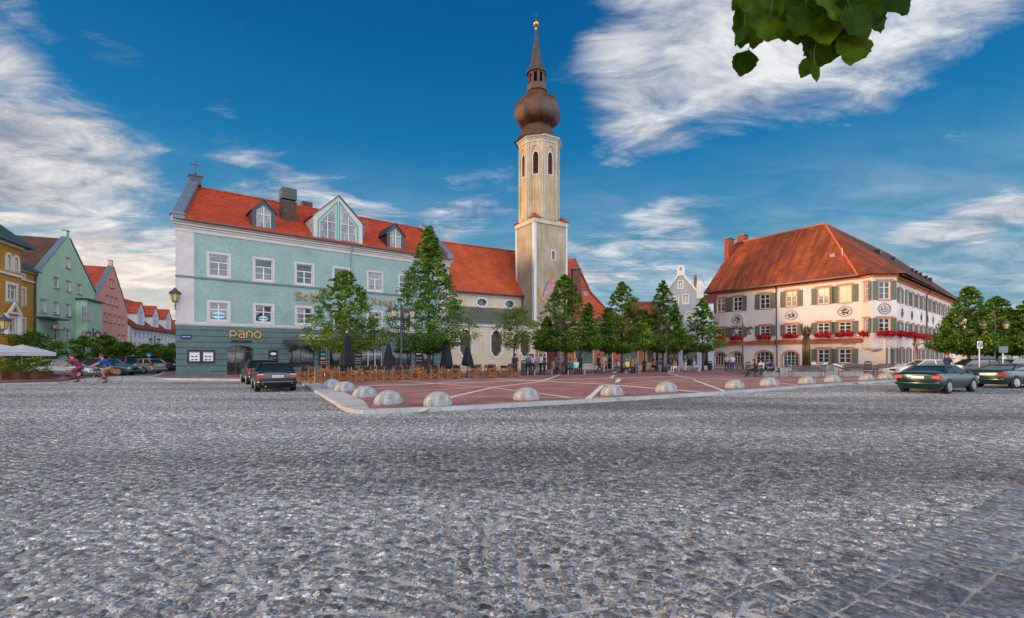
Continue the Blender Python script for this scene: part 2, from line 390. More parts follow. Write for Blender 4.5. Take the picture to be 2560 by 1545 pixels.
# the raised square: its outer kerb line, read off on the ground
KL = [(-12.6, 29.2)]+[gp(*p) for p in ((755, 963), (800, 990), (835, 1012), (852, 1024), (866, 1030.5), (885, 1035), (910, 1037), (940, 1036.5), (1000, 1034), (1280, 1020), (1760, 991), (2060, 967), (2240, 955))]+[(36, 38.4), (50, 50), (76, 72)]
KL2 = [(-34, 47), (-28.6, 38.6), (-27.2, 36.0), (-24.6, 34.1), (-18.6, 32.6), (-14.6, 32.0)]
OUT = KL2+KL
def offset(line, d):
    res = []
    for i, p in enumerate(line):
        a = line[max(i-1, 0)]; b = line[min(i+1, len(line)-1)]
        t = Vector((b[0]-a[0], b[1]-a[1])).normalized(); res.append((p[0]-t.y*d[i], p[1]+t.x*d[i]))
    return res
wid = [.3]*6+[.6, .85, .95, .95, .8, .62, .5, .42, .38]+[.36]*20
IN = offset(OUT, wid[:len(OUT)])
SQ = OUT+[(76, 100), (-34, 100)]
mb = MB(); mb.flat(IN+[(76, 100), (-34, 100)], 0.0, .12); mk('square_paving', mb, M_brick, kind='structure')
mb = MB()
for i in range(len(OUT)-1):
    a, b, c, d = OUT[i], OUT[i+1], IN[i+1], IN[i]
    L = math.hypot(b[0]-a[0], b[1]-a[1]); m = max(1, int(L/1.0))
    for k in range(m):
        t0 = k/m+.006/L; t1 = (k+1)/m-.006/L
        f = lambda p, q, t: (p[0]+(q[0]-p[0])*t, p[1]+(q[1]-p[1])*t)
        q = [f(a, b, t0), f(a, b, t1), f(d, c, t1), f(d, c, t0)]; cx = sum(v[0] for v in q)/4; cy = sum(v[1] for v in q)/4
        mb.flat(q, -.01, .118); k0 = len(mb.v)
        q2 = [(cx+(v[0]-cx)*.985, cy+(v[1]-cy)*.985) for v in q]
        mb.add([(v[0], v[1], .1185) for v in q]+[(v[0], v[1], .128) for v in q2], [(4, 5, 6, 7), (0, 1, 5, 4), (1, 2, 6, 5), (2, 3, 7, 6), (3, 0, 4, 7)])
mk('kerb', mb, mat('kerb_granite', (.36, .36, .365), .7, .15, 1.2, .2, 40, .2, 60, island=.12), kind='structure')
# pale bands laid in the red pavers
bands = [((1050, 1028), (1130, 992), .2), ((1130, 992), (1232, 969), .2), ((1232, 969), (1355, 953), .18), ((1355, 953), (1400, 937), .2),
 ((860, 967), (1320, 951), .36), ((1320, 951), (1560, 945), .34), ((1560, 945), (1700, 941), .34), ((1700, 941), (2060, 938), .3),
 ((1240, 947), (1360, 953), .34), ((1360, 953), (1500, 960), .36), ((1500, 960), (1640, 971), .36), ((1640, 971), (1770, 982), .36),
 ((960, 947), (1088, 959), .18), ((1088, 959), (1232, 969), .16), ((1232, 969), (1290, 977), .16), ((1345, 983), (1430, 995), .18),
 ((1088, 958), (1180, 947), .16), ((1470, 998), (1506, 964), .22), ((1542, 956), (1549, 947), .26), ((1527, 945), (1536, 938), .25),
 ((1735, 950), (1812, 978), .18), ((1668, 932), (1700, 941), .22), ((1700, 941), (1740, 948), .16), ((990, 981), (1200, 968), .12), ((1000, 991), (1680, 997), .08),
 ((880, 976), (1088, 959), .1), ((1560, 959), (1720, 948), .14), ((1410, 938), (1520, 944), .1), ((1560, 938), (1660, 942), .12), ((1930, 955), (2005, 965), .16), ((1700, 945), (2160, 957), .28),
 ((2000, 950), (2240, 944), .22), ((1800, 941), (1960, 952), .12), ((880, 952), (960, 950), .12), ((860, 1001), (900, 990), .14), ((1750, 952), (1980, 964), .12)]
mb = MB()
for i, (a, b, w) in enumerate(bands):
    a = gp(*a, z=.12); b = gp(*b, z=.12); d = Vector((b[0]-a[0], b[1]-a[1])).normalized(); q = Vector((-d.y, d.x))*w/2
    z = .1242+.0004*(i % 9)
    mb.add([(a[0]-q.x, a[1]-q.y, z), (b[0]-q.x, b[1]-q.y, z), (b[0]+q.x, b[1]+q.y, z), (a[0]+q.x, a[1]+q.y, z)], [(0, 1, 2, 3)])
mk('paving_bands', mb, M_lime, kind='structure')
# pavement on the far left side of the street
mb = MB(); mb.flat([(-60, 27), (-31, 29.6), (-29.5, 31.5), (-33, 38), (-41, 60), (-62, 115), (-120, 115), (-90, 27)], 0, .11)
mk('pavement', mb, mat('dark_red_pavers', (.11, .05, .05), .75, .3, 1, .2, 20), kind='structure')

# ---- granite setts laid in segmental arches, each a small stone
rng = np.random.default_rng(3)
E1 = np.array([.833, .552]); E2 = np.array([-.552, .833])
Lp = np.array([1.60, 2.97])                    # a point on the edge line of the lane at lower right
def inside_sq(P):
    poly = np.array(OUT+[(120, 110), (-34, 110)]); x, y = P[:, 0], P[:, 1]; c = np.zeros(len(P), bool); j = len(poly)-1
    for i in range(len(poly)):
        xi, yi = poly[i]; xj, yj = poly[j]
        hit = ((yi > y) != (yj > y)) & (x < (xj-xi)*(y-yi)/(yj-yi+1e-12)+xi); c ^= hit; j = i
    return c
def setts_mesh(C, A, W, Hh, name, m, lod):
    """C centres, A angles, W, Hh half sizes"""
    n = len(C); jit = lambda s: rng.normal(0, s, n)
    ca, sa = np.cos(A), np.sin(A)
    if lod == 0:
        base = np.array([(-1, -.80), (-.82, -1), (.82, -1), (1, -.80), (1, .80), (.82, 1), (-.82, 1), (-1, .80)])
        k = 8; rings = [(1.0, -.006), (.985, .005), (.93, .0078)]
    else:
        base = np.array([(-1, -1), (1, -1), (1, 1), (-1, 1)]); k = 4; rings = [(1.0, -.006), (.9, .013)]
    bx = base[None, :, 0]*W[:, None]; by = base[None, :, 1]*Hh[:, None]
    sk = jit(.16); bx = bx+by*sk[:, None]+rng.normal(0, .045, (n, k))*W[:, None]; by = by+rng.normal(0, .045, (n, k))*Hh[:, None]
    tx, ty, tz = jit(.035), jit(.035), jit(.0016)
    vs = []
    for s, z in rings:
        X = bx*s; Yy = by*s
        Z = z+(tx[:, None]*X+ty[:, None]*Yy+tz[:, None])*(1 if z > 0 else 0)
        if lod == 0 and z > 0: Z = Z+rng.normal(0, .0008, (n, k))
        vs.append(np.stack([C[:, 0, None]+X*ca[:, None]-Yy*sa[:, None], C[:, 1, None]+X*sa[:, None]+Yy*ca[:, None], Z], -1))
    V = np.concatenate(vs, 1); nv = V.shape[1]
    F = []
    for r in range(len(rings)-1):
        for i in range(k):
            j = (i+1) % k; F.append((r*k+i, r*k+j, (r+1)*k+j, (r+1)*k+i))
    t = (len(rings)-1)*k
    F += [(t, t+1, t+2, t+3)] if k == 4 else [(t, t+1, t+2, t+3), (t, t+3, t+4, t+7), (t+4, t+5, t+6, t+7)]
    F = np.array(F); faces = (F[None]+(np.arange(n)*nv)[:, None, None]).reshape(-1, 4)
    o = npmesh(name, V.reshape(-1, 3), faces, m); o['kind'] = 'structure'; return o
SW, RA, SP = 1.56, 1.145, .126
ks = np.arange(-29, 38)
phi = (np.arange(14)-6.5)/13*R(86)
C = []; A = []; Wd = []; Hd = []
for k in ks:
    rows = np.arange(-420, 420)
    yy = rows*SP+(k % 2)*SP*.5+rng.normal(0, .004, len(rows))
    P, Y0 = np.meshgrid(phi, yy)
    P = P+rng.normal(0, .012, P.shape)+((np.arange(len(rows)) % 2)*.5*R(86)/13)[:, None]+0*rng.normal(0, .02, len(rows))[:, None]
    lx = RA*np.sin(P); ly = Y0+RA*np.cos(P)
    # wander of the laid rows
    ly = ly+.05*np.sin(lx*1.3+k)+.10*np.sin(Y0*.35)+rng.normal(0, .006, lx.shape); lx = lx+.16*np.sin(Y0*.45)+.03*np.sin(Y0*1.7)
    C.append(np.stack([(k*SW+lx).ravel(), ly.ravel()], -1)); A.append(-P.ravel())
    wsc = rng.uniform(.88, 1.02, P.size)
    wsc = wsc.reshape(P.shape); odd = (np.arange(len(rows)) % 2)[:, None]*np.ones(14)[None]; last = np.zeros(P.shape); last[:, 13] = 1; wsc = np.where((odd == 1) & (last == 1), -1, wsc); edge = np.zeros(P.shape); edge[:, 0] = 1; edge[:, 13] = 1; wsc = np.where((odd == 0) & (edge == 1), wsc*.5, wsc).ravel(); Wd.append(.0605*wsc); Hd.append((SP*np.cos(P.ravel())*.5-.0065)*rng.uniform(.92, 1.03, P.size))
C = np.concatenate(C); A = np.concatenate(A); Wd = np.concatenate(Wd); Hd = np.concatenate(Hd)
W2 = C[:, :1]*E1+C[:, 1:]*E2
A = A+math.atan2(E1[1], E1[0])
side = (W2-Lp)@np.array([E1[1], -E1[0]])      # positive: right of the lane edge
keep = (W2[:, 1] > 1.9) & (np.abs(W2[:, 0]) < W2[:, 1]*1.13+4.0) & (W2[:, 1] < 33) & (side < .05) & (W2[:, 0] > -40) & (W2[:, 0] < 40)
keep &= ~inside_sq(W2)
keep &= Wd > 0
C, A, Wd, Hd = W2[keep], A[keep], Wd[keep], Hd[keep]
near = C[:, 1] < 11.5
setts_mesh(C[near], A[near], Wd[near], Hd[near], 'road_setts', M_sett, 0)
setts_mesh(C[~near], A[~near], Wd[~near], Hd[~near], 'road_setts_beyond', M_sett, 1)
# two gutter rows and the big slabs of the lane
C = []; A = []; Wd = []; Hd = []
PE = np.array([E1[1], -E1[0]])
for r in range(2):
    n = 420; s = np.cumsum(rng.uniform(.10, .135, n))-4; wd = np.diff(np.append(s, s[-1]+.12))
    C.append(Lp+np.outer(s+wd/2, E1)+PE*(.10+r*.185)); A.append(np.full(n, math.atan2(E1[1], E1[0]))+rng.normal(0, .03, n)); Wd.append(wd/2-.008); Hd.append(np.full(n, .083))
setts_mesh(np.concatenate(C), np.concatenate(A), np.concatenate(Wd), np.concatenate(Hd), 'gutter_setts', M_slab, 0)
C = []; A = []; Wd = []; Hd = []
for r in range(60):
    n = 150; s = np.cumsum(rng.uniform(.20, .34, n))-6; wd = np.diff(np.append(s, s[-1]+.25))
    C.append(Lp+np.outer(s+wd/2, E1)+PE*(.46+r*.262)); A.append(np.full(n, math.atan2(E1[1], E1[0]))+rng.normal(0, .02, n)); Wd.append(wd/2-.014); Hd.append(np.full(n, .120))
C = np.concatenate(C); kp = (C[:, 1] > 1.5) & (C[:, 1] < 34) & (C[:, 0] < C[:, 1]*1.1+7)
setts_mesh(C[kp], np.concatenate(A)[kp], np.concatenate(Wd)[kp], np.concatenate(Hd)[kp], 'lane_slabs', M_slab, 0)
# a worn patch where setts have sunk and the joints gape, and an iron drain cover by the kerb
# ================================================================ building kit
def _hit(s, px, py, y=0.0):
    dx = (px-1280)/K; ox = s.o[0]+s.n[0]*y; oy = s.o[1]+s.n[1]*y
    x = (dx*oy-ox)/(s.u[0]-dx*s.u[1]); Y = oy+x*s.u[1]; return x, EYE+(HZ-py)/K*Y
Fr.hit = _hit
def boxes(fr, lst, s=3.38, ox=0, oy=540, y=0.0):
    """rectangles on a facade plane from two measured corners each"""
    r = []
    for q in lst:
        a = fr.hit(ox+q[0]/s, oy+q[1]/s, y); b = fr.hit(ox+q[2]/s, oy+q[3]/s, y); r.append((a[0], min(a[1], b[1]), b[0], max(a[1], b[1])))
    return r
def rect(x0, z0, x1, z1): return [(x0, z0), (x1, z0), (x1, z1), (x0, z1)]
def arch(x0, z0, x1, z1, rise=None, n=10):
    w = (x1-x0)/2; c = (x0+x1)/2; rise = w if rise is None else rise
    return [(x0, z0), (x1, z0)]+[(c+w*math.cos(PI*k/n), z1-rise+rise*math.sin(PI*k/n)) for k in range(n+1)]
def pointed(x0, z0, x1, z1, n=5):
    w = x1-x0; c = (x0+x1)/2; h = w*.9; zs = z1-h; r = []
    for k in range(n): t = k/n; r.append((x1-(w/2)*t**1.7, zs+h*math.sin(t*PI/2)))
    r.append((c, z1))
    return [(x0, z0), (x1, z0)]+r+[(2*c-q[0], q[1]) for q in reversed(r[:-1])]
def ell(cx, cz, a, b, n=20): return [(cx+a*math.cos(2*PI*k/n), cz+b*math.sin(2*PI*k/n)) for k in range(n)]
def grow(loop, d):
    n = len(loop); r = []
    for i in range(n):
        a = Vector(loop[i-1]); b = Vector(loop[i]); c = Vector(loop[(i+1) % n])
        e1 = (b-a); e2 = (c-b)
        if e1.length < 1e-6: e1 = e2
        if e2.length < 1e-6: e2 = e1
        e1.normalize(); e2.normalize(); n1 = Vector((e1.y, -e1.x)); n2 = Vector((e2.y, -e2.x)); m = n1+n2
        m = m/max(m.length_squared, .3)*2 if m.length > 1e-4 else n1
        r.append((b.x+m.x*d, b.y+m.y*d))
    return r
G_dark = glass_mat('window_glass', (.035, .045, .05), .03)
G_curt = glass_mat('curtained_glass', (.09, .10, .11), .05, .8, .6)
G_shop = glass_mat('shop_glass', (.02, .024, .026), .04, .8)
M_white = mat('white_paint', (.62, .61, .60), .55, .06, 2)
M_trim = mat('pale_trim_render', (.50, .46, .44), .8, .1, 1.5, .06, 20)
M_dark = mat('dark_metal', (.035, .035, .04), .45, .2, 2, spec=.5)
M_zinc = mat('grey_zinc_sheet', (.12, .15, .19), .45, .2, 1.5, spec=.5)
M_blind = mat('roller_blind', (.50, .50, .50), .7, .05)
def window(fr, rt, hole, y=0.0, fm=None, gm=None, fw=.07, nv=1, bars=(.62,), sur=0.0, sm=None, sill=False, depth=.13, barw=.045, blind=0.0, sout=.04, vtop=1.0):
    """frame with glazing bars; its pane, surround, sill and blind are its own pieces"""
    xs = [p[0] for p in hole]; zs = [p[1] for p in hole]; x0, x1, z0, z1 = min(xs), max(xs), min(zs), max(zs)
    def top(x):
        best = z1
        cand = []
        for i in range(len(hole)):
            a, b = hole[i-1], hole[i]
            if min(a[0], b[0]) <= x <= max(a[0], b[0]) and abs(a[0]-b[0]) > 1e-6: cand.append(a[1]+(b[1]-a[1])*(x-a[0])/(b[0]-a[0]))
        return (max(cand), min(cand)) if cand else (z1, z0)
    mb = MB(fr.W); mb.prism(hole, y+depth-.05, y+depth, [grow(hole, -fw)][0:1] if len(hole) <= 4 else [grow(hole, -fw*.9)])
    for k in range(nv):
        x = x0+(x1-x0)*(k+1)/(nv+1); t, b = top(x); mb.box(x-barw, x+barw, y+depth-.062, y+depth-.012, b+fw*.5, (t-fw*.5) if vtop >= 1 else z0+(z1-z0)*vtop)
    for f in bars:
        z = z0+(z1-z0)*f; w2 = barw*(.8 if f == bars[0] else .45)
        xa, xb = x0, x1
        if len(hole) > 6:
            c = (x0+x1)/2; w = (x1-x0)/2
            while w > .05 and (top(c-w*.99)[0] < z or top(c-w*.99)[1] > z): w *= .93
            xa, xb = c-w, c+w
        mb.box(xa+fw*.5, xb-fw*.5, y+depth-.057, y+depth-.018, z-w2, z+w2)
    wo = mk('window', mb, fm or M_white, rt)
    mb = MB(fr.W); mb.prism(hole, y+depth-.005, y+depth+.02); mk('pane', mb, gm or G_dark, wo)
    if sur:
        mb = MB(fr.W); mb.prism(grow(hole, sur), y-sout, y-.002, [hole]); mk('surround', mb, sm or M_trim, wo)
    if sill:
        mb = MB(fr.W); mb.box(x0-.12, x1+.12, y-.11, y-.043 if sur else y-.002, z0-.09, z0-.01); mk('sill', mb, sm or M_trim, wo)
    if blind:
        mb = MB(fr.W); mb.box(x0+fw, x1-fw, y+depth-.022, y+depth-.008, z1-(z1-z0)*blind, z1-fw*.6); mk('blind', mb, M_blind, wo)
    return wo
def wall(fr, rt, outer, holes, m, y=0.0, t=.3, name='wall'):
    mb = MB(fr.W); mb.prism(outer, y, y+t, holes); return mk(name, mb, m, rt)
def slab(mb, pts, t=.12):
    n = len(pts); k = [tuple(p) for p in pts]+[(p[0], p[1], p[2]-t) for p in pts]
    fs = [tuple(range(n)), tuple(range(2*n-1, n-1, -1))]+[(i, i+n, (i+1) % n+n, (i+1) % n) for i in range(n)]
    return mb.add(k, fs)
def stucco(name, col, **kw):
    d = dict(rough=.85, var=.10, vs=.8, fine=.07, fs=14, bump=.35, bs=22, streak=.08); d.update(kw); return mat(name, col, **d)

# ================================================================ pale green corner building
g = Fr(-25.4, 36.6, 39.0); GL = 24.0
rt = root('guesthouse', 'long pale green three storey corner building with orange tiled roof and white cornice', 'building', (*g.W(0, 0, 0)[:2], 0))
def ex_brushed(n, c, b, tc):
    a = R(39); u = n.vec('DOT_PRODUCT', tc, (math.cos(a), math.sin(a), 0)); sp = n.new('ShaderNodeSeparateXYZ'); n.set(sp.inputs[0], tc)
    s = n.noise(n.comb(n.math('MULTIPLY', u, 2.6), n.math('MULTIPLY', sp.outputs[2], 9.0), 0.0), 1.6, 5, .7, .8)
    k = n.rng(s, .32, .68, .74, 1.2); cc = n.mix(1.0, c, n.comb(k, k, k), blend='MULTIPLY')
    bn = n.new('ShaderNodeBump'); bn.inputs['Strength'].default_value = .9; bn.inputs['Distance'].default_value = .03
    n.set(bn.inputs['Height'], s); n.l.new(bn.outputs[0], b.inputs['Normal']); return cc
def ex_rustic(n, c, b, tc):
    cc = ex_brushed(n, c, b, tc); sp = n.new('ShaderNodeSeparateXYZ'); n.set(sp.inputs[0], tc)
    f = n.math('FRACT', n.math('DIVIDE', sp.outputs[2], .46)); gr = n.math('LESS_THAN', f, .09)
    cc = n.mix(gr, cc, (.03, .055, .06))
    bn = n.new('ShaderNodeBump'); bn.inputs['Strength'].default_value = 1; bn.inputs['Distance'].default_value = .05
    n.set(bn.inputs['Height'], n.math('MULTIPLY_ADD', gr, -1.0, n.rng(n.noise(tc, 9, 4), .3, .7, 0, .25))); n.l.new(bn.outputs[0], b.inputs['Normal']); return cc
M_teal = mat('pale_teal_render', (.245, .355, .338), .9, .10, .7, extra=ex_brushed)
M_teald = mat('dark_teal_rusticated_render', (.10, .155, .155), .85, .15, .6, extra=ex_rustic)
wx = [1.95+3.24*i for i in range(7)]
up = [rect(x+.16, 8.02, x+1.5, 9.72) for x in wx]; mid = [rect(x+.2, 4.52, x+1.46, 5.9) for x in wx]
up = [h for h in up if h[1][0] < GL-.3]; mid = mid[:len(up)]
wall(g, rt, rect(0, 4.2, GL, 11.9), up+mid, M_teal)
for i, h in enumerate(up): window(g, rt, h, sur=.17, bars=(.64, .32), gm=G_curt if i in (4,) else G_dark, blind=0, vtop=.64)
for i, h in enumerate(mid): window(g, rt, h, sur=.19, bars=(.62,) if i < 2 else (.66, .33))
shops = [arch(3.35, .16, 5.25, 2.55, .38), arch(8.0, .72, 10.1, 2.38, .22), arch(11.45, .58, 13.4, 2.35, .25), arch(14.4, .16, 16.5, 2.45, .35), arch(17.5, .6, 19.6, 2.35, .25), arch(20.6, .6, 22.2, 2.3, .2)]
wall(g, rt, rect(0, 0, GL, 4.2), shops, M_teald, y=-.03, t=.33)
M_wood = mat('brown_shop_timber', (.12, .05, .025), .5, .3, 4)
dr = window(g, rt, shops[0], y=-.03, fm=M_wood, gm=G_shop, nv=2, bars=(.8,), depth=.25, barw=.03)
for i in (1, 2, 4, 5): window(g, rt, shops[i], y=-.03, fm=M_dark, gm=G_shop, nv=0, bars=(.12,), depth=.2, fw=.05)
window(g, rt, shops[3], y=-.03, fm=M_white, gm=G_shop, nv=2, bars=(.75,), depth=.22, barw=.03)
def part(name, fr, m, rt, *bx, smooth=False):
    mb = MB(fr.W)
    for b in bx: mb.box(*b)
    return mk(name, mb, m, rt, smooth)
part('string_course', g, M_trim, rt, (-.08, GL+.05, -.12, 0, 4.14, 4.30), (-.05, GL+.03, -.07, 0, 4.05, 4.14))
part('string_course', g, mat('grey_band', (.16, .18, .19), .8), rt, (-.06, GL+.05, -.09, -.002, 7.70, 7.84))
part('quoin_strip', g, M_trim, rt, (0, 1.15, -.025, -.001, 4.3, 7.7), (0, 1.15, -.025, -.001, 7.84, 11.2))
part('quoin_strip', g, M_trim, rt, (GL-1.1, GL, -.025, -.001, 4.3, 7.7), (GL-1.1, GL, -.025, -.001, 7.84, 11.2))
part('cornice', g, M_trim, rt, (-.1, GL+.1, -.06, -.001, 11.2, 11.5), (-.15, GL+.15, -.14, -.001, 11.5, 11.66), (-.25, GL+.2, -.26, -.001, 11.66, 11.84), (-.32, GL+.25, -.42, 0, 11.84, 12.02))
part('gutter', g, M_dark, rt, (.0, GL+.2, -.58, -.43, 11.96, 12.1))
# side and rear walls
mb = MB(g.W); s0, s1 = (0, 0), (3.5, 12)
mb.add([(0, 0.31, 0), (3.4, 12, 0), (3.4, 12, 12.02), (0, .31, 12.02)], [(0, 3, 2, 1)])
mb.add([(GL, .31, 0), (GL, 12, 0), (GL, 12, 12), (GL, .31, 12)], [(0, 1, 2, 3)]); mb.add([(3.4, 12, 0), (GL, 12, 0), (GL, 12, 12), (3.4, 12, 12)], [(0, 3, 2, 1)])
mb.add([(0.05, -.02, 12.0), (1.74, 6, 16.3), (3.4, 12, 12)], [(0, 1, 2)]); mb.add([(GL, 0, 12.0), (GL, 6, 16.4), (GL, 12, 12)], [(0, 1, 2)])
mk('side_wall', mb, M_trim, rt)
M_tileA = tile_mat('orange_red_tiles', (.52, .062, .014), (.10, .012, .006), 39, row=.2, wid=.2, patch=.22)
mb = MB(g.W); slab(mb, [(.4, -.5, 12.02), (GL-.1, -.5, 12.02), (GL-.1, 6, 16.5), (2.1, 6, 16.5)]); slab(mb, [(2.1, 6, 16.5), (GL-.1, 6, 16.5), (GL-.1, 12.5, 12.02), (3.7, 12.5, 12.02)])
mk('roof', mb, M_tileA, rt)
mb = MB(g.W); mb.tube([(2.0, 6, 16.53), (GL-.1, 6, 16.53)], .12, 8); mk('ridge_tiles', mb, M_tileA, rt)
def parapet(x0, x1, name='parapet'):
    mb = MB(g.W)
    slab(mb, [(x0-.28, -.62, 12.5), (x0+.42, -.62, 12.5), (x1+.42, 5.6, 16.95), (x1-.28, 5.6, 16.95)], .5)
    slab(mb, [(x1-.28, 5.6, 16.95), (x1+.42, 5.6, 16.95), (x1+.42+.0*(x1-x0), 12.4, 12.5), (x1-.28+.0, 12.4, 12.5)], .5)
    return mk(name, mb, M_zinc, rt)
parapet(0.0, 1.62); parapet(GL-.25, GL-.05)
part('gable_foot', g, M_trim, rt, (-.3, .5, -.5, .2, 12.02, 12.32)); part('gable_foot_cap', g, M_zinc, rt, (-.42, .55, -.68, .25, 12.32, 12.42))
part('gable_cap', g, M_dark, rt, (1.35, 2.25, 5.4, 6.2, 16.6, 17.3), (1.28, 2.32, 5.32, 6.28, 17.3, 17.4))
mb = MB(g.W); mb.bar((1.8, 5.8, 17.4), (1.8, 5.8, 18.9), .09); mb.bar((1.45, 5.8, 18.4), (2.15, 5.8, 18.4), .08); mb.sphere((1.8, 5.8, 17.55), .14); mk('roof_cross', mb, M_dark, rt)
def dormer(fr, rt, x0, x1, z0, zs, za, y0, y1, win, wm, rm, fb, sur=0.0, sm=None, ov=.12):
    c = (x0+x1)/2; mb = MB(fr.W); pent = [(x0, z0), (x1, z0), (x1, zs), (c, za), (x0, zs)]
    mb.prism(pent, y0, y0+.2, win); mb.box(x0, x0+.12, y0+.2, y1, z0, zs); mb.box(x1-.12, x1, y0+.2, y1, z0, zs)
    d = mk('dormer', mb, wm, rt)
    mb = MB(fr.W)
    for sx in (-1, 1):
        xe = c+sx*((x1-x0)/2+ov); ze = zs-(za-zs)*ov/((x1-x0)/2)
        q = [(xe, y0-.12, ze+.06), (xe, y1, ze+.06), (c, y1+.6, za+.06), (c, y0-.12, za+.06)]
        slab(mb, q if sx < 0 else q[::-1], .1)
    mk('dormer_roof', mb, rm, d)
    for h in win:
        w = window(fr, d, h, y=y0, depth=.12, fm=M_white, gm=G_curt, bars=fb, nv=1 if fb and len(fb) < 9 else 0, fw=.06, barw=.035)
    return d
def tophat(x0, x1, z0, z1, k=.5): c = (x0+x1)/2; return [(x0, z0), (x1, z0), (x1, z1-(x1-x0)*k*.9), (c, z1), (x0, z1-(x1-x0)*k*.9)]
dormer(g, rt, 5.15, 6.95, 12.05, 13.85, 14.75, .05, 2.9, [tophat(5.5, 6.6, 12.25, 14.3, .5)], M_dark, M_dark, (.62, .33))
dormer(g, rt, 17.0, 18.85, 12.05, 13.8, 14.85, .05, 2.9, [tophat(17.35, 18.5, 12.25, 14.35, .5)], M_dark, M_dark, (.62, .33))
bw = [[(10.55, 12.2), (11.95, 12.2), (11.95, 15.35), (11.6, 14.95), (10.55, 13.75)], [(12.45, 12.2), (13.85, 12.2), (13.85, 13.75), (12.8, 14.95), (12.45, 15.35)]]
bd = dormer(g, rt, 10.0, 14.45, 12.05, 14.25, 16.35, -.12, 5.2, bw, M_trim, M_dark, (.52, .26))
mb = MB(g.W)
for h in bw: mb.prism(grow(h, .2), -.15, -.122, [grow(h, .09)])
mk('teal_border', mb, mat('teal_paint', (.02, .30, .24), .5), bd)
part('chimney', g, mat('dark_brick', (.075, .045, .035), .85, .4, 3, .2, 12), rt, (8.0, 9.2, 2.2, 3.3, 13.6, 15.6)); part('chimney_cap', g, M_dark, rt, (7.95, 9.25, 2.15, 3.35, 15.6, 15.72), (7.97, 9.23, 2.17, 3.33, 15.9, 16.9))
part('chimney', g, mat('dark_brick', (.1, .06, .05)), rt, (11.2, 12.2, 7.5, 8.3, 15.2, 17.6))
mb = MB(g.W); mb.tube([(15.2, 1.6, 13.2), (15.2, 1.6, 14.6)], .16, 10); mb.tube([(15.2, 1.6, 14.65), (15.2, 1.6, 14.85)], .22, 10); mk('vent_pipe', mb, M_zinc, rt)
mb = MB(g.W); mb.tube([(13.45, -.5, 11.9), (13.45, -.1, 11.3), (13.45, -.1, 4.4)], .06, 8); mk('downpipe', mb, M_teal, rt)
part('plinth', g, mat('dark_plinth', (.08, .14, .145), .9, bump=.3), rt, (-.04, 2.3, -.1, -.031, 0, .62))
# things on the front of it
M_gold = mat('gilt_letters', (.62, .36, .07), .4, .15, 4, metal=.25, spec=.5)
M_ltdark = mat('dark_brown_letters', (.05, .02, .01), .6)
def lettering(s, px, py, h, m, label, fr=g, rr=None, y=-.1, bold=.02, sq=1.0, dp=.07):
    x, z = fr.hit(px, py); T = lambda a, b, c: fr.W(x+a, y+b, z+c); w = T(0, 0, 0)
    return text(s, h, dp, m, None, T, name='lettering', align='LEFT', bold=bold, squeeze=sq, loc=w, label=label, cat='lettering')
def pano(px, py, label):
    x, z = g.hit(px, py); mb = MB(g.W); h = .52; o = x+.06
    arc = lambda cx, cz, r, a0, a1, k=12: [(o+cx*h+r*h*math.cos(R(a0+(a1-a0)*i/k)), -.11, z+cz*h+r*h*math.sin(R(a0+(a1-a0)*i/k))) for i in range(k+1)]
    t = lambda pts: mb.tube(pts, .055, 6)
    t([(o, -.11, z-.0*h), (o, -.11, z+1*h)]); t([(o, -.11, z+1*h)]+arc(.42, .62, .38, 90, -90)+[(o, -.11, z+.24*h)])
    o += h*1.12; t([(o, -.11, z+h*.98)]+arc(.42, .62, .36, 90, 0)+[(o+.78*h, -.11, z)]); t([(o+.78*h, -.11, z+.55*h)]+arc(.36, .3, .28, 90, 270)+[(o+.78*h, -.11, z+.02*h)])
    o += h*1.12; t([(o, -.11, z)]+arc(.4, .6, .4, 180, 0)+[(o+.8*h, -.11, z)])
    o += h*1.12; t(arc(.45, .5, .47, 0, 360, 20))
    mk('lettering', mb, M_gold, None, loc=g.W(x, -.1, z), label=label, cat='lettering')
pano(573, 844, 'golden word pano in rounded letters above the shop door')
pano(912, 859, 'golden word pano half hidden by tree leaves on the green wall')
lettering('BROT & KAFFEE', 579, 854.5, .2, M_ltdark, 'small dark line of writing under the golden word by the shop door', bold=.008)
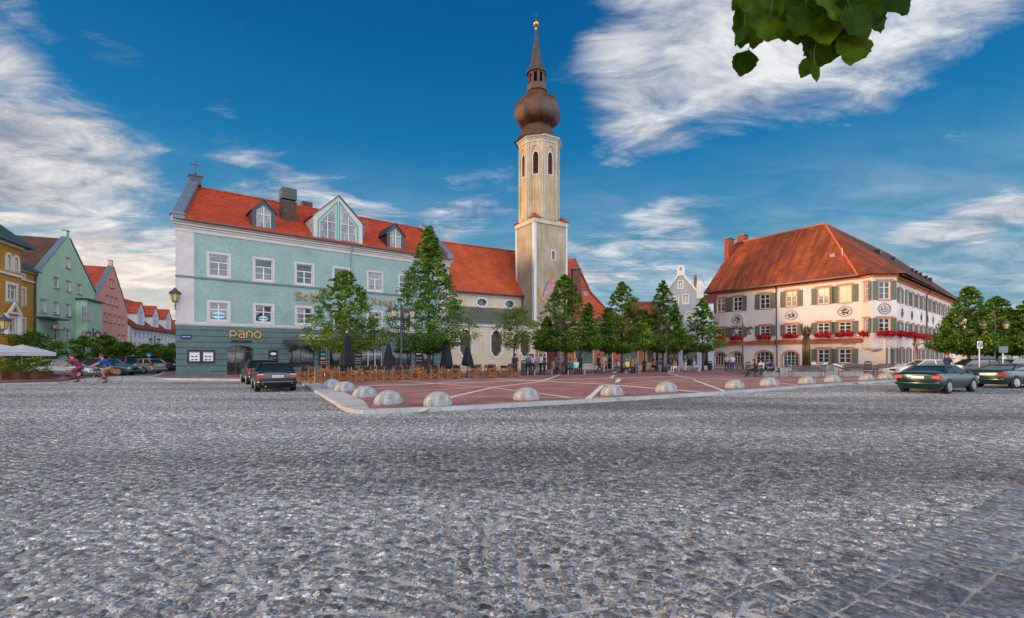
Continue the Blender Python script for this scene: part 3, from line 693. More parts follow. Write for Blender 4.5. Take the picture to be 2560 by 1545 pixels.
def fraktur(word, px, py, h, label):
    """broken-script letters built from short slanted strokes"""
    L = {'S': [(.85, .9, .5, 1), (.5, 1, .1, .8), (.1, .8, .3, .55), (.3, .55, .8, .4), (.8, .4, .9, .15), (.9, .15, .5, -.05), (.5, -.05, 0, .15), (.35, .95, .3, .3)],
         'c': [(.6, .6, .3, .68), (.3, .68, .1, .5), (.1, .5, .1, .15), (.1, .15, .35, -.02), (.35, -.02, .6, .12)],
         'h': [(.15, 1.05, .15, .02), (.15, .5, .45, .68), (.45, .68, .6, .5), (.6, .5, .55, -.05), (.55, -.05, .35, -.22)],
         'H': [(.2, 1, .2, 0), (.2, 0, .0, -.2), (0, .95, .25, .8), (.2, .45, .75, .55), (.75, 1, .75, .02), (.75, .02, .95, .15)],
         'a': [(.15, .55, .4, .68), (.4, .68, .58, .5), (.55, .5, .55, .0), (.55, .25, .25, .35), (.25, .35, .1, .15), (.1, .15, .3, -.02), (.3, -.02, .55, .15)],
         'u': [(.1, .65, .1, .12), (.1, .12, .3, -.02), (.3, -.02, .55, .15), (.55, .65, .55, .0)],
         's': [(.6, .6, .3, .7), (.3, .7, .1, .5), (.1, .5, .55, .25), (.55, .25, .5, .02), (.5, .02, .1, .02)]}
    x, z = g.hit(px, py); mb = MB(g.W); o = x
    for ch in word:
        for (a, b, c, d) in L[ch]:
            mb.bar((o+a*h*.9, -.08, z+b*h), (o+c*h*.9, -.08, z+d*h), .06, h*.17)
        o += h*(1.12 if ch in 'SH' else .92)
    mk('lettering', mb, mat('bronze_letters', (.36, .17, .05), .45, metal=.2), None, loc=g.W(x, -.08, z), label=label, cat='lettering')
fraktur('Sch', 738, 748, .62, 'bronze blackletter letters Sch left of the tree on the green wall')
fraktur('Haus', 928, 760, .62, 'bronze blackletter word Haus between the two big trees')
def board(fr, x0, x1, z0, z1, y, m, label, cat='sign', name='sign', th=.05, fm=None, rim=.04):
    r_ = root(name, label, cat, fr.W((x0+x1)/2, y, z0)); mb = MB(fr.W); mb.box(x0, x1, y-th, y-.003, z0, z1); mk('panel', mb, m, r_)
    if fm: mb = MB(fr.W); mb.prism(rect(x0-rim, z0-rim, x1+rim, z1+rim), y-th-.03, y-.004, [rect(x0, z0, x1, z1)]); mk('frame', mb, fm, r_)
    return r_
def add_tx(fr, r_, s, x, z, h, y, m, bold=0.0, al='CENTER'): return text(s, h, .012, m, r_, lambda a, b, c: fr.W(x+a, y+b, z+c), align=al, bold=bold)
M_navy = mat('navy_enamel', (.012, .02, .13), .4); M_paper = mat('white_paper', (.7, .7, .7), .8); M_black = mat('near_black', (.015, .015, .017), .6)
b_ = board(g, .3, .98, 3.0, 3.33, -.03, M_navy, 'small navy street name plate on the green corner', fm=None); mb = MB(g.W); mb.box(.37, .6, -.088, -.0805, 3.15, 3.18); mb.box(.63, .9, -.088, -.0805, 3.15, 3.18); mk('street_name', mb, M_paper, b_)
x0, z1 = g.hit(468, 874); x1, z0 = g.hit(537, 907)
b_ = root('display_case', 'wide dark display case with two lit white notice sheets left of the shop door', 'display case', g.W(1.6, -.03, z0))
mb = MB(g.W); mb.prism(rect(x0, z0, x1, z1), -.13, -.032, [rect(x0+.12, z0+.14, 1.5, z1-.16), rect(1.72, z0+.14, x1-.12, z1-.16)]); mk('case', mb, mat('dark_case', (.03, .02, .025), .5), b_)
for q in ((x0+.12, 1.5), (1.72, x1-.12)):
    sh = MB(g.W); sh.box(q[0], q[1], -.07, -.034, z0+.14, z1-.16); so_ = mk('notice_sheet', sh, M_paper, b_)
    pm = MB(g.W)
    for i in range(2):
        for j in range(2):
            cx = q[0]+.12+i*.24; cz = z0+.2+j*.24; pm.box(cx, cx+.17, -.078, -.0705, cz, cz+.1)
    pm.box(q[0]+.08, q[1]-.06, -.078, -.0705, z1-.22, z1-.19)
    mk('photographs', pm, mat('print_ink', (.03, .09, .12), .6, .6, 9), so_)
def chalkboard(px0, py0, px1, py1, label, cols):
    xa, za = g.hit(px0, py0); xb, zb = g.hit(px1, py1); b_ = board(g, xa, xb, zb, za, -.03, M_black, label, 'menu board', 'menu_board', fm=M_dark)
    h = za-zb
    for (f0, f1, c, nm) in cols:
        mb = MB(g.W); w = xb-xa
        if f1-f0 > .2: mb.prism(ell((xa+xb)/2, zb+h*(f0+f1)/2, w*.36, h*(f1-f0)*.42, 12), -.088, -.081)
        else:
            rr = random.Random(int(f0*100)); 
            for k in range(5): xx = xa+w*(.12+.16*k); mb.box(xx, xx+w*.16*rr.uniform(.5, .95), -.088, -.081, zb+h*f0, zb+h*(f0+(f1-f0)*.5))
        mk(nm, mb, c, b_)
M_chalk = mat('chalk', (.4, .4, .4), .9); M_teal2 = mat('teal_print', (.03, .35, .33), .6); M_ybread = mat('bread_print', (.6, .3, .08), .6, .4, 8)
chalkboard(672, 876, 693, 904, 'narrow black menu board between the door and the awning window', [(.55, .85, M_paper, 'picture'), (.3, .4, M_chalk, 'chalk_line'), (.1, .2, M_chalk, 'chalk_line')])
chalkboard(797, 879, 816, 912, 'menu board with teal heading and bread picture beside the awning window', [(.68, .92, M_teal2, 'picture'), (.38, .62, M_ybread, 'picture'), (.2, .3, M_chalk, 'chalk_line'), (.07, .16, M_chalk, 'chalk_line')])
chalkboard(884, 881, 903, 912, 'menu board behind the tallest left parasol with pale arched heading', [(.78, .9, M_ybread, 'picture'), (.5, .6, M_chalk, 'chalk_line'), (.35, .44, M_chalk, 'chalk_line'), (.15, .25, M_chalk, 'chalk_line')])
chalkboard(1038, 880, 1055, 911, 'blue black menu board right of the four armed street lamp', [(.82, .95, M_paper, 'heading'), (.5, .6, M_chalk, 'chalk_line'), (.3, .4, M_chalk, 'chalk_line')])
x0, z1 = g.hit(744, 835); x1, z0 = g.hit(824, 850)
b_ = root('shop_sign', 'long cream shop sign with rounded ends above the dark awning', 'sign', g.W(x0, -.03, z0))
mb = MB(g.W); hgt = .42; mb.prism([(x0+.2, z0), (x1-.2, z0), (x1, z0+.12), (x1, z0+.3), (x1-.2, z0+hgt), (x0+.2, z0+hgt), (x0, z0+.3), (x0, z0+.12)], -.14, -.035); mk('panel', mb, mat('cream_sign', (.55, .42, .38), .6), b_)
add_tx(g, b_, 'HEROLD  PASSAGE', x0+.22, z0+.1, .27, -.155, M_ltdark, .006, 'LEFT')
b_ = root('awning', 'folded dark shop awning over the arched window under the cream sign', 'awning', g.W(8, -.03, 2.7))
mb = MB(g.W); mb.add([(7.5, -.03, 3.12), (11.1, -.03, 3.12), (11.1, -.95, 2.88), (7.5, -.95, 2.88), (7.5, -.03, 3.04), (11.1, -.03, 3.04), (11.1, -.95, 2.8), (7.5, -.95, 2.8)], [(0, 3, 2, 1), (4, 5, 6, 7), (3, 7, 6, 2), (0, 4, 7, 3), (1, 2, 6, 5)]); mk('canopy', mb, mat('awning_cloth', (.045, .045, .055), .8), b_)
part('valance', g, mat('awning_cloth', (.04, .04, .05)), b_, (7.5, 11.1, -.97, -.952, 2.6, 2.88)); part('bracket', g, M_dark, b_, (7.7, 7.76, -.9, -.04, 2.72, 2.78))
mb = MB(g.W); mb.tube([(10.02, -3.5, .12), (10.02, -3.5, 4.6)], .035, 8); mb.lathe([(.12, 0), (.12, .04), (.04, .08)], 10, (10.02, -3.5, .12)); mk('flagpole', mb, mat('pale_steel', (.45, .47, .5), .35, metal=.6), None, smooth=True, loc=g.W(10.02, -3.5, .12), label='slim bare pale pole in front of the cream shop sign', cat='pole')
def oval_sticker(k, sz, lab):
    h = mid[k]; cx = (h[0][0]+h[1][0])/2; cz = h[0][1]+.42-(.1 if k else 0); r_ = root('window_sticker', lab, 'sticker', g.W(cx, .06, cz))
    for s, hh in ((-1, 0), (1, 0)):
        pass
    mb = MB(g.W); mb.prism(ell(cx, cz, .5*sz, .25*sz, 24), .112, .124); mk('oval', mb, mat('ice_blue', (.45, .62, .80), .5), r_)
    mb = MB(g.W); mb.box(cx-.47*sz, cx+.47*sz, .106, .1115, cz-.07*sz, cz+.07*sz); mk('stripe', mb, mat('teal_blue', (.02, .25, .36), .5), r_)
oval_sticker(0, 1.0, 'large pale blue oval sticker in the leftmost first floor window'); oval_sticker(1, .78, 'smaller pale blue oval sticker in the first floor window second from the corner')
# wall lantern on the corner
def lantern_mesh(x, y, z, s, T=None):
    """returns glass and metal builders for a tapering four sided lantern, z is its bottom"""
    gl = MB(T); gl.lathe([(.13*s, .02*s), (.235*s, .42*s)], 6, (x, y, z), PI/6)
    me = MB(T); me.lathe([(.15*s, -.03*s), (.15*s, .02*s)], 6, (x, y, z), PI/6); me.lathe([(.30*s, .42*s), (.31*s, .46*s), (.16*s, .62*s), (.10*s, .64*s), (.09*s, .70*s), (.02*s, .78*s)], 6, (x, y, z), PI/6)
    for k in range(6):
        a = 2*PI*k/6+PI/6; me.bar((x+.132*s*math.cos(a), y+.132*s*math.sin(a), z), (x+.24*s*math.cos(a), y+.24*s*math.sin(a), z+.43*s), .022*s)
    return gl, me
M_lglass = mat('milky_lantern_glass', (.50, .44, .33), .35, .12, 5, spec=.5)
M_lglass2 = mat('amber_lantern_glass', (.55, .38, .12), .35, .15, 5, spec=.5)
M_lamp = mat('dark_lamp_paint', (.04, .04, .055), .5, .25, 3, spec=.5)
lo = g.W(-.1, -.55, 6.05); r_ = root('wall_lantern', 'old six sided lantern with amber glass on the corner of the green building', 'lantern', (lo[0], lo[1], 5.0))
gl, me = lantern_mesh(lo[0], lo[1], 5.75, 1.35); mk('glass', gl, M_lglass2, r_); mk('housing', me, M_lamp, r_)
mb = MB(); w0 = g.W(0, -.03, 5.2); mb.tube([w0, (lo[0], lo[1], 5.15), (lo[0], lo[1], 5.75)], .03, 6); mb.tube([g.W(0, -.03, 5.6), (lo[0], lo[1], 5.35)], .02, 6); mk('bracket', mb, M_lamp, r_)

# ================================================================ church with its tower
c = Fr(-6.2, 51.0, 31.0)
M_cream = stucco('cream_church_render', (.55, .46, .34), streak=.12)
M_wtrim = stucco('white_church_trim', (.58, .57, .57), fine=.04); M_ttrim = stucco('tower_pale_trim', (.50, .44, .36), fine=.08, var=.2, streak=.2)
rt = root('church', 'cream church nave with orange tiled roof and green copper aisle roof', 'church', c.W(5, 3, 0))
def stad(x0, z0, x1, z1, n=10):
    w = (x1-x0)/2; cx = (x0+x1)/2; s = .78
    return [(cx+w*s*math.cos(PI+PI*k/n), z0+w*s+w*s*math.sin(PI+PI*k/n)) for k in range(n+1)]+[(x1, z0+w*s), (x1, z1-w*s)]+[(cx+w*s*math.cos(PI*k/n), z1-w*s+w*s*math.sin(PI*k/n)) for k in range(n+1)]+[(x0, z1-w*s), (x0, z0+w*s)]
cw = [stad(a+.25, 1.68, b-.25, 4.55) for a, b in ((.55, 2.35), (4.3, 6.12), (8.1, 9.95))]
def simple(h): 
    r = [h[0]]
    for p in h[1:]:
        if math.hypot(p[0]-r[-1][0], p[1]-r[-1][1]) > .02: r.append(p)
    return r
cw = [simple(h) for h in cw]
wall(c, rt, rect(-.5, 0, 10.9, 5.2), cw, M_cream, t=.5, name='aisle_wall')
M_lead = mat('leaded_church_glass', (.10, .055, .035), .25, .5, 3, spec=.5)
for h in cw: window(c, rt, h, fm=mat('iron_grille', (.12, .12, .13), .6), gm=M_lead, fw=.03, nv=5, bars=(.12, .25, .38, .5, .62, .75, .88), barw=.008, sur=.22, sm=M_wtrim, depth=.4, sout=.06)
mb = MB(c.W); mb.add([(10.9, .5, 0), (10.9, 6, 0), (10.9, 6, 5.2), (10.9, .5, 5.2)], [(0, 1, 2, 3)]); mb.add([(-.5, .5, 0), (-.5, 12, 0), (-.5, 12, 9), (-.5, .5, 9)], [(0, 3, 2, 1)]); mk('end_wall', mb, M_cream, rt)
part('aisle_cornice', c, M_wtrim, rt, (-.5, 11.0, -.12, -.001, 4.95, 5.2), (-.5, 11.05, -.22, .3, 5.2, 5.36))
M_copper = mat('green_copper_sheet', (.105, .115, .09), .55, .3, 1.2, .15, 8, streak=.25)
mb = MB(c.W); slab(mb, [(-.5, -.35, 5.38), (11.15, -.35, 5.38), (9.6, 3.2, 7.4), (-.5, 3.2, 7.4)], .08); slab(mb, [(11.15, -.35, 5.38), (11.15, 6, 5.38), (9.6, 3.2, 7.4)], .08)
for k in range(22):
    x = .0+k*.45; mb.bar((x+.25*0, -.35, 5.41), (min(x, 9.6), 3.2, 7.43), .035, .06)
mk('aisle_roof', mb, M_copper, rt)
ov = [ell(5.05, 7.98, .62, .42), ell(8.8, 7.98, .62, .42), ell(1.2, 7.98, .62, .42)]
wall(c, rt, rect(-.5, 7.2, 10.6, 9.05), ov, M_cream, y=3.2, t=.4, name='nave_wall')
for h in ov: window(c, rt, h, y=3.2, fm=M_dark, gm=G_curt, fw=.03, nv=3, bars=(.33, .66), barw=.012, sur=.2, sm=M_wtrim, depth=.25, sout=.05)
part('nave_cornice', c, M_wtrim, rt, (-.5, 10.6, 3.1, 3.2, 8.72, 8.9), (-.5, 10.65, 3.0, 3.2, 8.9, 9.08))
M_tileB = tile_mat('church_orange_tiles', (.52, .085, .02), (.16, .02, .01), 31, row=.24, wid=.22, patch=.2)
zr = 15.6; e_ = 8.9
mb = MB(c.W); xr = c.hit(1298, 640, 8)[0]; slab(mb, [(-6, 2.75, 9.0), (10.55, 2.75, 9.0), (10.75, 3.5, 9.85), (-6, 3.5, 9.85)]); slab(mb, [(-6, 3.5, 9.85), (10.75, 3.5, 9.85), (xr, 8, zr), (-6, 8, zr)]); slab(mb, [(-6, 8, zr), (xr, 8, zr), (xr, 13, 9.0), (-6, 13, 9.0)])
mk('roof', mb, M_tileB, rt)
mb = MB(c.W); mb.tube([(-6, 8, zr+.03), (xr, 8, zr+.03)], .13, 8); mk('ridge_tiles', mb, M_tileB, rt)
part('gutter', c, M_dark, rt, (-.5, 10.6, 2.6, 2.74, 8.95, 9.08)); mb = MB(c.W); mb.tube([(10.45, 2.9, 9), (10.5, 3.05, 8.6), (10.5, 3.05, 7.2)], .06); mb.tube([(10.6, -.15, 5.3), (10.6, -.12, .3)], .06); mk('downpipe', mb, mat('brown_pipe', (.09, .04, .03), .5), rt)

tw = Fr(2.62, 57.0, 31.0)
TA, TB = 4.83, 4.1
to = tw.W(TA/2, TB/2, 0)
rt = root('church_tower', 'tall cream church tower with octagonal top, dark onion dome and golden ball', 'tower', to)
M_tower = stucco('weathered_tower_render', (.35, .285, .20), var=.35, vs=.35, streak=.22, fine=.12)
def ex_quoin(n, cc, b, tc): return cc
door = arch(1.75, 0.12, 3.6, 3.3, .9)
slit = rect(2.55, 13.4, 2.95, 14.4)
wall(tw, rt, rect(.28, 0, TA-.28, 17.6), [door, slit], M_tower, t=.5, name='tower_wall')
tl = Fr(*tw.W(0, TB, 0)[:2], 31-90)       # left face, x runs towards the front corner
wall(tl, rt, rect(.25, 0, TB-.001, 17.6), [], M_tower, t=.5, name='tower_wall')
mb = MB(tw.W); mb.add([(TA, 0, 0), (TA, TB, 0), (TA, TB, 18), (TA, 0, 18), (0, TB, 0), (0, TB, 18)], [(0, 1, 2, 3), (1, 4, 5, 2)]); mk('rear_wall', mb, M_tower, rt)
part('corner_strip', tw, M_wtrim, rt, (-.06, .3, -.05, .0, 0, 18.05), (TA-.24, TA+.04, -.04, 0, 0, 18.05), (-.06, 0, 0, .35, 0, 18.05), (-.06, -.002, TB-.3, TB+.05, 0, 18.05))
part('top_band', tw, M_ttrim, rt, (-.12, TA+.12, -.12, TB+.1, 17.55, 18.1))
mb = MB(tw.W); mb.prism(door, .3, .4); dd = mk('door', mb, mat('dark_red_door', (.09, .015, .015), .5, .2), rt); mb = MB(tw.W); mb.prism(grow(door, .3), -.08, -.051, [door]); mk('door_surround', mb, M_wtrim, dd)
window(tw, rt, slit, fm=M_wtrim, nv=0, bars=(), sur=.12, sm=M_wtrim, depth=.3, fw=.05)
# octagon
ocx, ocy = to[0], to[1]-0; ro = 2.5
a0 = R(31-90+22.5)
M_stone = stucco('tower_shaft_render', (.46, .34, .20), var=.3, vs=.4, streak=.25)
o8 = [(ocx-.25+ro*math.cos(a0+R(45)*k), ocy+ro*math.sin(a0+R(45)*k)) for k in range(8)]
for k in range(8):
    a = o8[k-1]; b = o8[k]
    f = Fr(a[0], a[1], math.degrees(math.atan2(b[1]-a[1], b[0]-a[0]))); L = math.hypot(b[0]-a[0], b[1]-a[1])
    if f.n[1] < -.35 and False: continue
    vis = f.n[1] > .2
    h = [pointed(L/2-.34, 23.5, L/2+.34, 26.15)] if vis else []
    wall(f, rt, rect(.0, 17.9, L, 28.0), h, M_stone, t=.35, name='shaft_wall')
    if vis:
        ho = pointed(L/2-.62, 18.5, L/2+.62, 26.95)
        mb = MB(f.W); mb.prism(rect(0.02, 18.1, L-.02, 27.4), -.06, -.002, [ho]); mk('shaft_panel', mb, M_stone, rt)
        mb = MB(f.W); mb.prism(grow(ho, .09), -.085, -.062, [ho]); mb.box(0, .13, -.1, -.0605, 18.1, 27.4); mb.box(L-.13, L, -.1, -.0605, 18.1, 27.4); mk('pale_rib', mb, M_ttrim, rt)
        wo = window(f, rt, h[0], fm=mat('belfry_louvre', (.14, .035, .02), .7), gm=mat('belfry_dark', (.05, .015, .01), .8), nv=0, bars=(.1, .2, .3, .4, .5, .6, .7), barw=.04, sur=.1, sm=M_wtrim, depth=.2)
mb = MB()
for r0, r1, z0, z1 in ((ro+.12, ro+.12, 27.35, 27.6), (ro+.16, ro+.3, 27.6, 27.85), (ro+.36, ro+.4, 27.85, 28.05)): mb.lathe([(r0, z0), (r1, z1)], 8, (ocx-.25, ocy, 0), a0)
mk('tower_cornice', mb, M_ttrim, rt)
M_shing = mat('weathered_copper_shingles', (.085, .034, .016), .5, .5, 1.3, .35, 9, .5, 9, spec=.5, streak=.35)
dx = -.48
ZT = lambda p: EYE+(HZ-p)/K*60
on = [(ro+.45, 28.05), (ro+.1, 28.3), (1.85, ZT(326)), (1.65, ZT(320)), (1.95, ZT(317)), (2.5, ZT(310)), (2.8, ZT(300)), (2.93, ZT(290)), (2.92, ZT(279)), (2.74, ZT(267)), (2.42, ZT(256)), (2.05, ZT(248)), (1.5, ZT(243)), (1.22, ZT(239)), (1.15, ZT(234)), (1.3, ZT(232)), (1.3, ZT(229))]
Z0 = 28.05
def zz_(z): return 28.05+(z-28.05)*.62
def smooth_prof(p, k=4):
    r = []
    for i in range(len(p)-1):
        a, b, c_, d = p[max(i-1, 0)], p[i], p[i+1], p[min(i+2, len(p)-1)]
        for j in range(k):
            t = j/k; r.append(tuple(.5*(2*b[q]+(c_[q]-a[q])*t+(2*a[q]-5*b[q]+4*c_[q]-d[q])*t*t+(3*b[q]-a[q]-3*c_[q]+d[q])*t**3) for q in (0, 1)))
    return r+[p[-1]]
on = on[:4]+smooth_prof(on[4:])
mb = MB(); mb.lathe(on, 8, (ocx+dx, ocy, 0), a0)
dome = mk('onion_dome', mb, M_shing, rt)
zl = ZT(229)
def tz(py): return EYE+(HZ-py)/K*60
# measured heights of the lantern and spire
zl0, zl1, zs1 = tz(215), tz(186), tz(76)
mb = MB()
cx_, cy_ = ocx+dx-.08, ocy
mb.lathe([(1.2, zl), (1.2, zl0), (1.05, zl0+.05)], 8, (cx_, cy_, 0), a0)
for k in range(8):
    a = a0+R(45)*k; p = (cx_+.95*math.cos(a), cy_+.95*math.sin(a)); mb.bar((*p, zl0), (*p, zl1), .3)
mb.lathe([(1.12, zl1-.18), (1.12, zl1)], 8, (cx_, cy_, 0), a0)
mk('open_lantern', mb, M_shing, rt)
mb = MB(); mb.lathe([(1.3, zl1), (1.22, zl1+.3), (.85, zl1+.75), (.62, zl1+1.6), (.10, zs1)], 8, (cx_-.05, cy_, 0), a0)
mk('spire', mb, mat('dark_spire_shingles', (.06, .038, .03), .6, .4, 2, .3, 12, .4, 12), rt)
mb = MB(); mb.lathe([(.10, zs1), (.16, zs1+.2), (.10, zs1+.35)], 8, (cx_-.1, cy_, 0)); mb.sphere((cx_-.1, cy_, tz(60)), .33, 14, 8); mk('golden_ball', mb, mat('gilding', (.75, .42, .06), .25, metal=.9), rt, True)
mb = MB(); mb.bar((cx_-.1, cy_, tz(57)), (cx_-.1, cy_, tz(33)), .08); mb.bar((cx_-.36, cy_, tz(42)), (cx_+.16, cy_, tz(42)), .07); mb.bar((cx_-.3, cy_, tz(46.5)), (cx_+.1, cy_, tz(46.5)), .06); mk('spire_cross', mb, M_dark, rt)
mb = MB(tw.W); 
for (x, y, w_) in ((-.25, -.25, 1.25), (TA-.9, -.25, 1.15)): mb.add([(x, y, 18.1), (x+w_, y, 18.1), (x+w_, y+1.2, 18.1), (x, y+1.2, 18.1), (x+w_*.55, y+1.0, 19.0)], [(0, 1, 4), (1, 2, 4), (2, 3, 4), (3, 0, 4), (3, 2, 1, 0)])
mb.add([(-.3, TB-1, 18.1), (.6, TB-1, 18.1), (.6, TB+.3, 18.1), (-.3, TB+.3, 18.1), (.5, TB-.4, 19)], [(0, 1, 4), (1, 2, 4), (2, 3, 4), (3, 0, 4)])
mk('corner_roof', mb, mat('red_corner_tiles', (.30, .05, .02), .7, .3, 4), rt)
# painted sundial figure
mb = MB(tw.W)
def P(px, py): return tw.hit(px, py)
mb.prism([P(*q) for q in reversed([(1371, 699), (1372, 688), (1378, 683), (1385, 685), (1388, 692), (1389, 706), (1393, 740), (1365, 742), (1356, 745), (1362, 720), (1368, 706)])], -.012, -.002)
mk('painted_figure', mb, mat('faded_fresco', (.42, .22, .20), .9, .5, 2.2, .3, 8), rt)
mb = MB(tw.W); mb.prism([P(*q) for q in reversed([(1370, 700), (1374, 697), (1370, 712), (1362, 728), (1358, 742), (1355, 740), (1360, 720)])], -.018, -.0125); mk('painted_cloak', mb, mat('faded_blue_fresco', (.14, .18, .25), .9, .3, 3), rt)
mb = MB(tw.W); h_ = P(1379, 691); mb.prism(ell(h_[0], h_[1], .42, .42, 16), -.016, -.0125); mk('painted_halo', mb, mat('ochre_fresco', (.36, .20, .06), .9, .3, 4), rt)
mb = MB(tw.W)
arc = [(1347, 722), (1347, 735), (1350, 746), (1357, 755), (1365, 761)]
for i in range(4):
    a = P(*arc[i]); b = P(*arc[i+1]); mb.bar((a[0], -.012, a[1]), (b[0], -.012, b[1]), .016, .34)
mk('sundial_band', mb, mat('ochre_fresco', (.38, .2, .06)), rt)
# ================================================================ town hall
M = Fr(27.05, 66.8, -54.33); ML = 18.09
P1, P2, P3 = (37.6, 52.1), (37.6, 50.6), (40.0, 50.3)
S0 = Fr(P3[0], P3[1], 40.27); S = Fr(*S0.W(-1.9, .45, 0)[:2], 40.27); SL = 41.0
rt = root('town_hall', 'white town hall with rusty orange roof, salmon window frames and red geranium boxes', 'building', M.W(9, 7, 0))
M_hall = stucco('white_hall_render', (.72, .63, .59), fine=.04, streak=.06)
M_salm = mat('salmon_stone_trim', (.55, .24, .15), .75, .2, 3)
M_orng = mat('orange_cornice_paint', (.60, .17, .05), .7, .15, 2)
M_shut = mat('grey_green_shutter', (.115, .13, .10), .6, .1, 3, extra=lambda n, c_, b, tc: n.mix(1.0, c_, (lambda k: n.comb(k, k, k))(n.rng(n.math('FRACT', n.math('MULTIPLY', (lambda s_: s_.outputs[2])(N.new(n, 'ShaderNodeSeparateXYZ', Vector=tc)), 14.0)), 0, 1, 1.25, .75)), blend='MULTIPLY'))
G_glare = glass_mat('sun_glare_tint_glass', (1.0, .88, .62), .06, .4); G_glare.node_tree.nodes['Principled BSDF'].inputs['Metallic'].default_value = .9  # warm mirror tint on chosen panes puts sun glare into the glass colour
def hallwin(fr, rt, x0, z0, x1, z1, shut=(1, 1), y=0.0, sw=.62, low=.34, gm=None):
    h = rect(x0, z0, x1, z1); w = window(fr, rt, h, y=y, fw=.075, bars=(.5+low/2, low), sur=.13, sm=M_salm, depth=.1, barw=.05, gm=gm, sout=.03)
    mb = MB(fr.W); mb.box(x0-.32, x1+.32, y-.07, y-.032, z1+.14, z1+.25); mk('lintel', mb, M_salm, w)
    for s, on_ in ((-1, shut[0]), (1, shut[1])):
        if on_:
            mb = MB(fr.W); a, b = (x0-.1-sw, x0-.1) if s < 0 else (x1+.1, x1+.1+sw); mb.box(a, b, y-.075, y-.035, z0-.04, z1+.06); mk('shutter', mb, M_shut, w)
xs_top = [(1.33, 2.49), (3.69, 4.85), (7.22, 8.42), (10.34, 11.56), (13.83, 15.0), (15.98, 17.17)]
holes = []
for a, b in xs_top: holes += [(a, 7.68, b, 9.48), (a, 4.25, b, 5.5)]
lowr = [(13.83, .98, 15.0, 2.5), (15.98, .98, 17.15, 2.5)]
arc_ = [(1.0, .52, 2.6, 2.22), (3.3, .53, 4.95, 2.26), (6.65, .58, 8.78, 2.32), (9.98, .6, 11.72, 2.3)]
gx2 = M.hit(2213, 900)[0]
wall(M, rt, rect(0, 3.5, ML, 10.55), [rect(*h) for h in holes], M_hall)
wall(M, rt, rect(0, 0, gx2, 3.5), [rect(*h) for h in lowr]+[arch(*h, rise=.62) for h in arc_], M_hall, t=.35)
for i, h in enumerate(holes):
    k = i//2; lf = (1, 1); hallwin(M, rt, *h, shut=(1, 1), sw=.56, gm=G_glare if i % 2 == 0 and k in (0, 3, 4, 5) else None)
for h in lowr: hallwin(M, rt, *h, sw=.56)
for h in arc_: window(M, rt, arch(*h, rise=.62), fw=.06, nv=3, bars=(.66, .42, .22), sur=.2, sm=M_salm, depth=.2, barw=.028)
part('tiled_ledge', M, M_orng, rt, (1.7, ML+.1, -.3, -.002, 3.22, 3.42)); 
mb = MB(M.W); slab(mb, [(1.7, -.42, 3.42), (ML+.25, -.42, 3.42), (ML+.05, 0, 3.68), (1.7, 0, 3.68)], .06); mk('ledge_tiles', mb, tile_mat('ledge_tile', (.62, .16, .05), (.2, .04, .02), -54, row=.1, wid=.2), rt)
part('eaves_cornice', M, M_orng, rt, (0, ML+.1, -.12, -.002, 10.05, 10.3), (0, ML+.1, -.3, -.002, 10.3, 10.5))
mb = MB(M.W); mb.tube([(9.2, -.55, 10.5), (9.2, -.1, 9.9), (9.25, -.1, 3.9), (9.3, -.45, 3.6), (9.3, -.45, 3.2), (9.3, -.08, 2.9), (9.3, -.08, .1)], .06); mk('downpipe', mb, mat('dark_brown_pipe', (.05, .03, .025), .5), rt)
# ground floor chamfer beside the oriel
ga = M.W(gx2, 0, 0); gb = S.W(0, 0, 0); ch = Fr(ga[0], ga[1], math.degrees(math.atan2(gb[1]-ga[1], gb[0]-ga[0]))); wall(ch, rt, rect(0, 0, math.hypot(gb[0]-ga[0], gb[1]-ga[1]), 2.7), [], M_hall)
# oriel at the corner
f1 = Fr(P1[0], P1[1], -90); f2 = Fr(P2[0], P2[1], math.degrees(math.atan2(P3[1]-P2[1], P3[0]-P2[0]))); L2 = math.hypot(P3[0]-P2[0], P3[1]-P2[1])
h1 = [(.5, 7.6, 1.05, 9.5), (.5, 4.2, 1.05, 5.65)]; h2 = [(.68, 7.65, 1.75, 9.5), (.68, 4.2, 1.75, 5.65)]
wall(f1, rt, rect(0, 2.6, 1.5, 10.4), [rect(*h) for h in h1], M_hall, name='oriel_wall'); wall(f2, rt, rect(0, 2.6, L2, 10.4), [rect(*h) for h in h2], M_hall, name='oriel_wall')
for h in h1: hallwin(f1, rt, *h, shut=(0, 1), sw=.36)
for h in h2: hallwin(f2, rt, *h, sw=.5)
q3 = S.W(2.6, .2, 0)[:2]; mb = MB(); mb.flat([P1, P2, P3, q3], 2.5, 2.62); mk('oriel_floor', mb, M_hall, rt)
mb = MB(); mb.add([(*P3, 2.6), (*q3, 2.6), (*q3, 10.4), (*P3, 10.4)], [(0, 1, 2, 3)]); mk('oriel_wall', mb, M_hall, rt)
part('oriel_cornice', f2, M_orng, rt, (-.05, L2+.1, -.15, -.002, 10.0, 10.45)); part('oriel_cornice', f1, M_orng, rt, (0, 1.45, -.13, -.002, 10.0, 10.45))
mb = MB(); 
for k in range(5):
    t = k/4; q = [(P1[0]+(.4+t)*.9, P1[1]), (P2[0]+.1+t*.9, P2[1]+.1+t), (P3[0]-.2-t*.8, P3[1]+.15+t), (S.W(1.2, .2, 0)[0], S.W(1.2, .2, 0)[1]+.3)]; mb.flat(q, 2.5-.12*(k+1), 2.5-.12*k)
mk('oriel_corbel', mb, M_hall, rt)
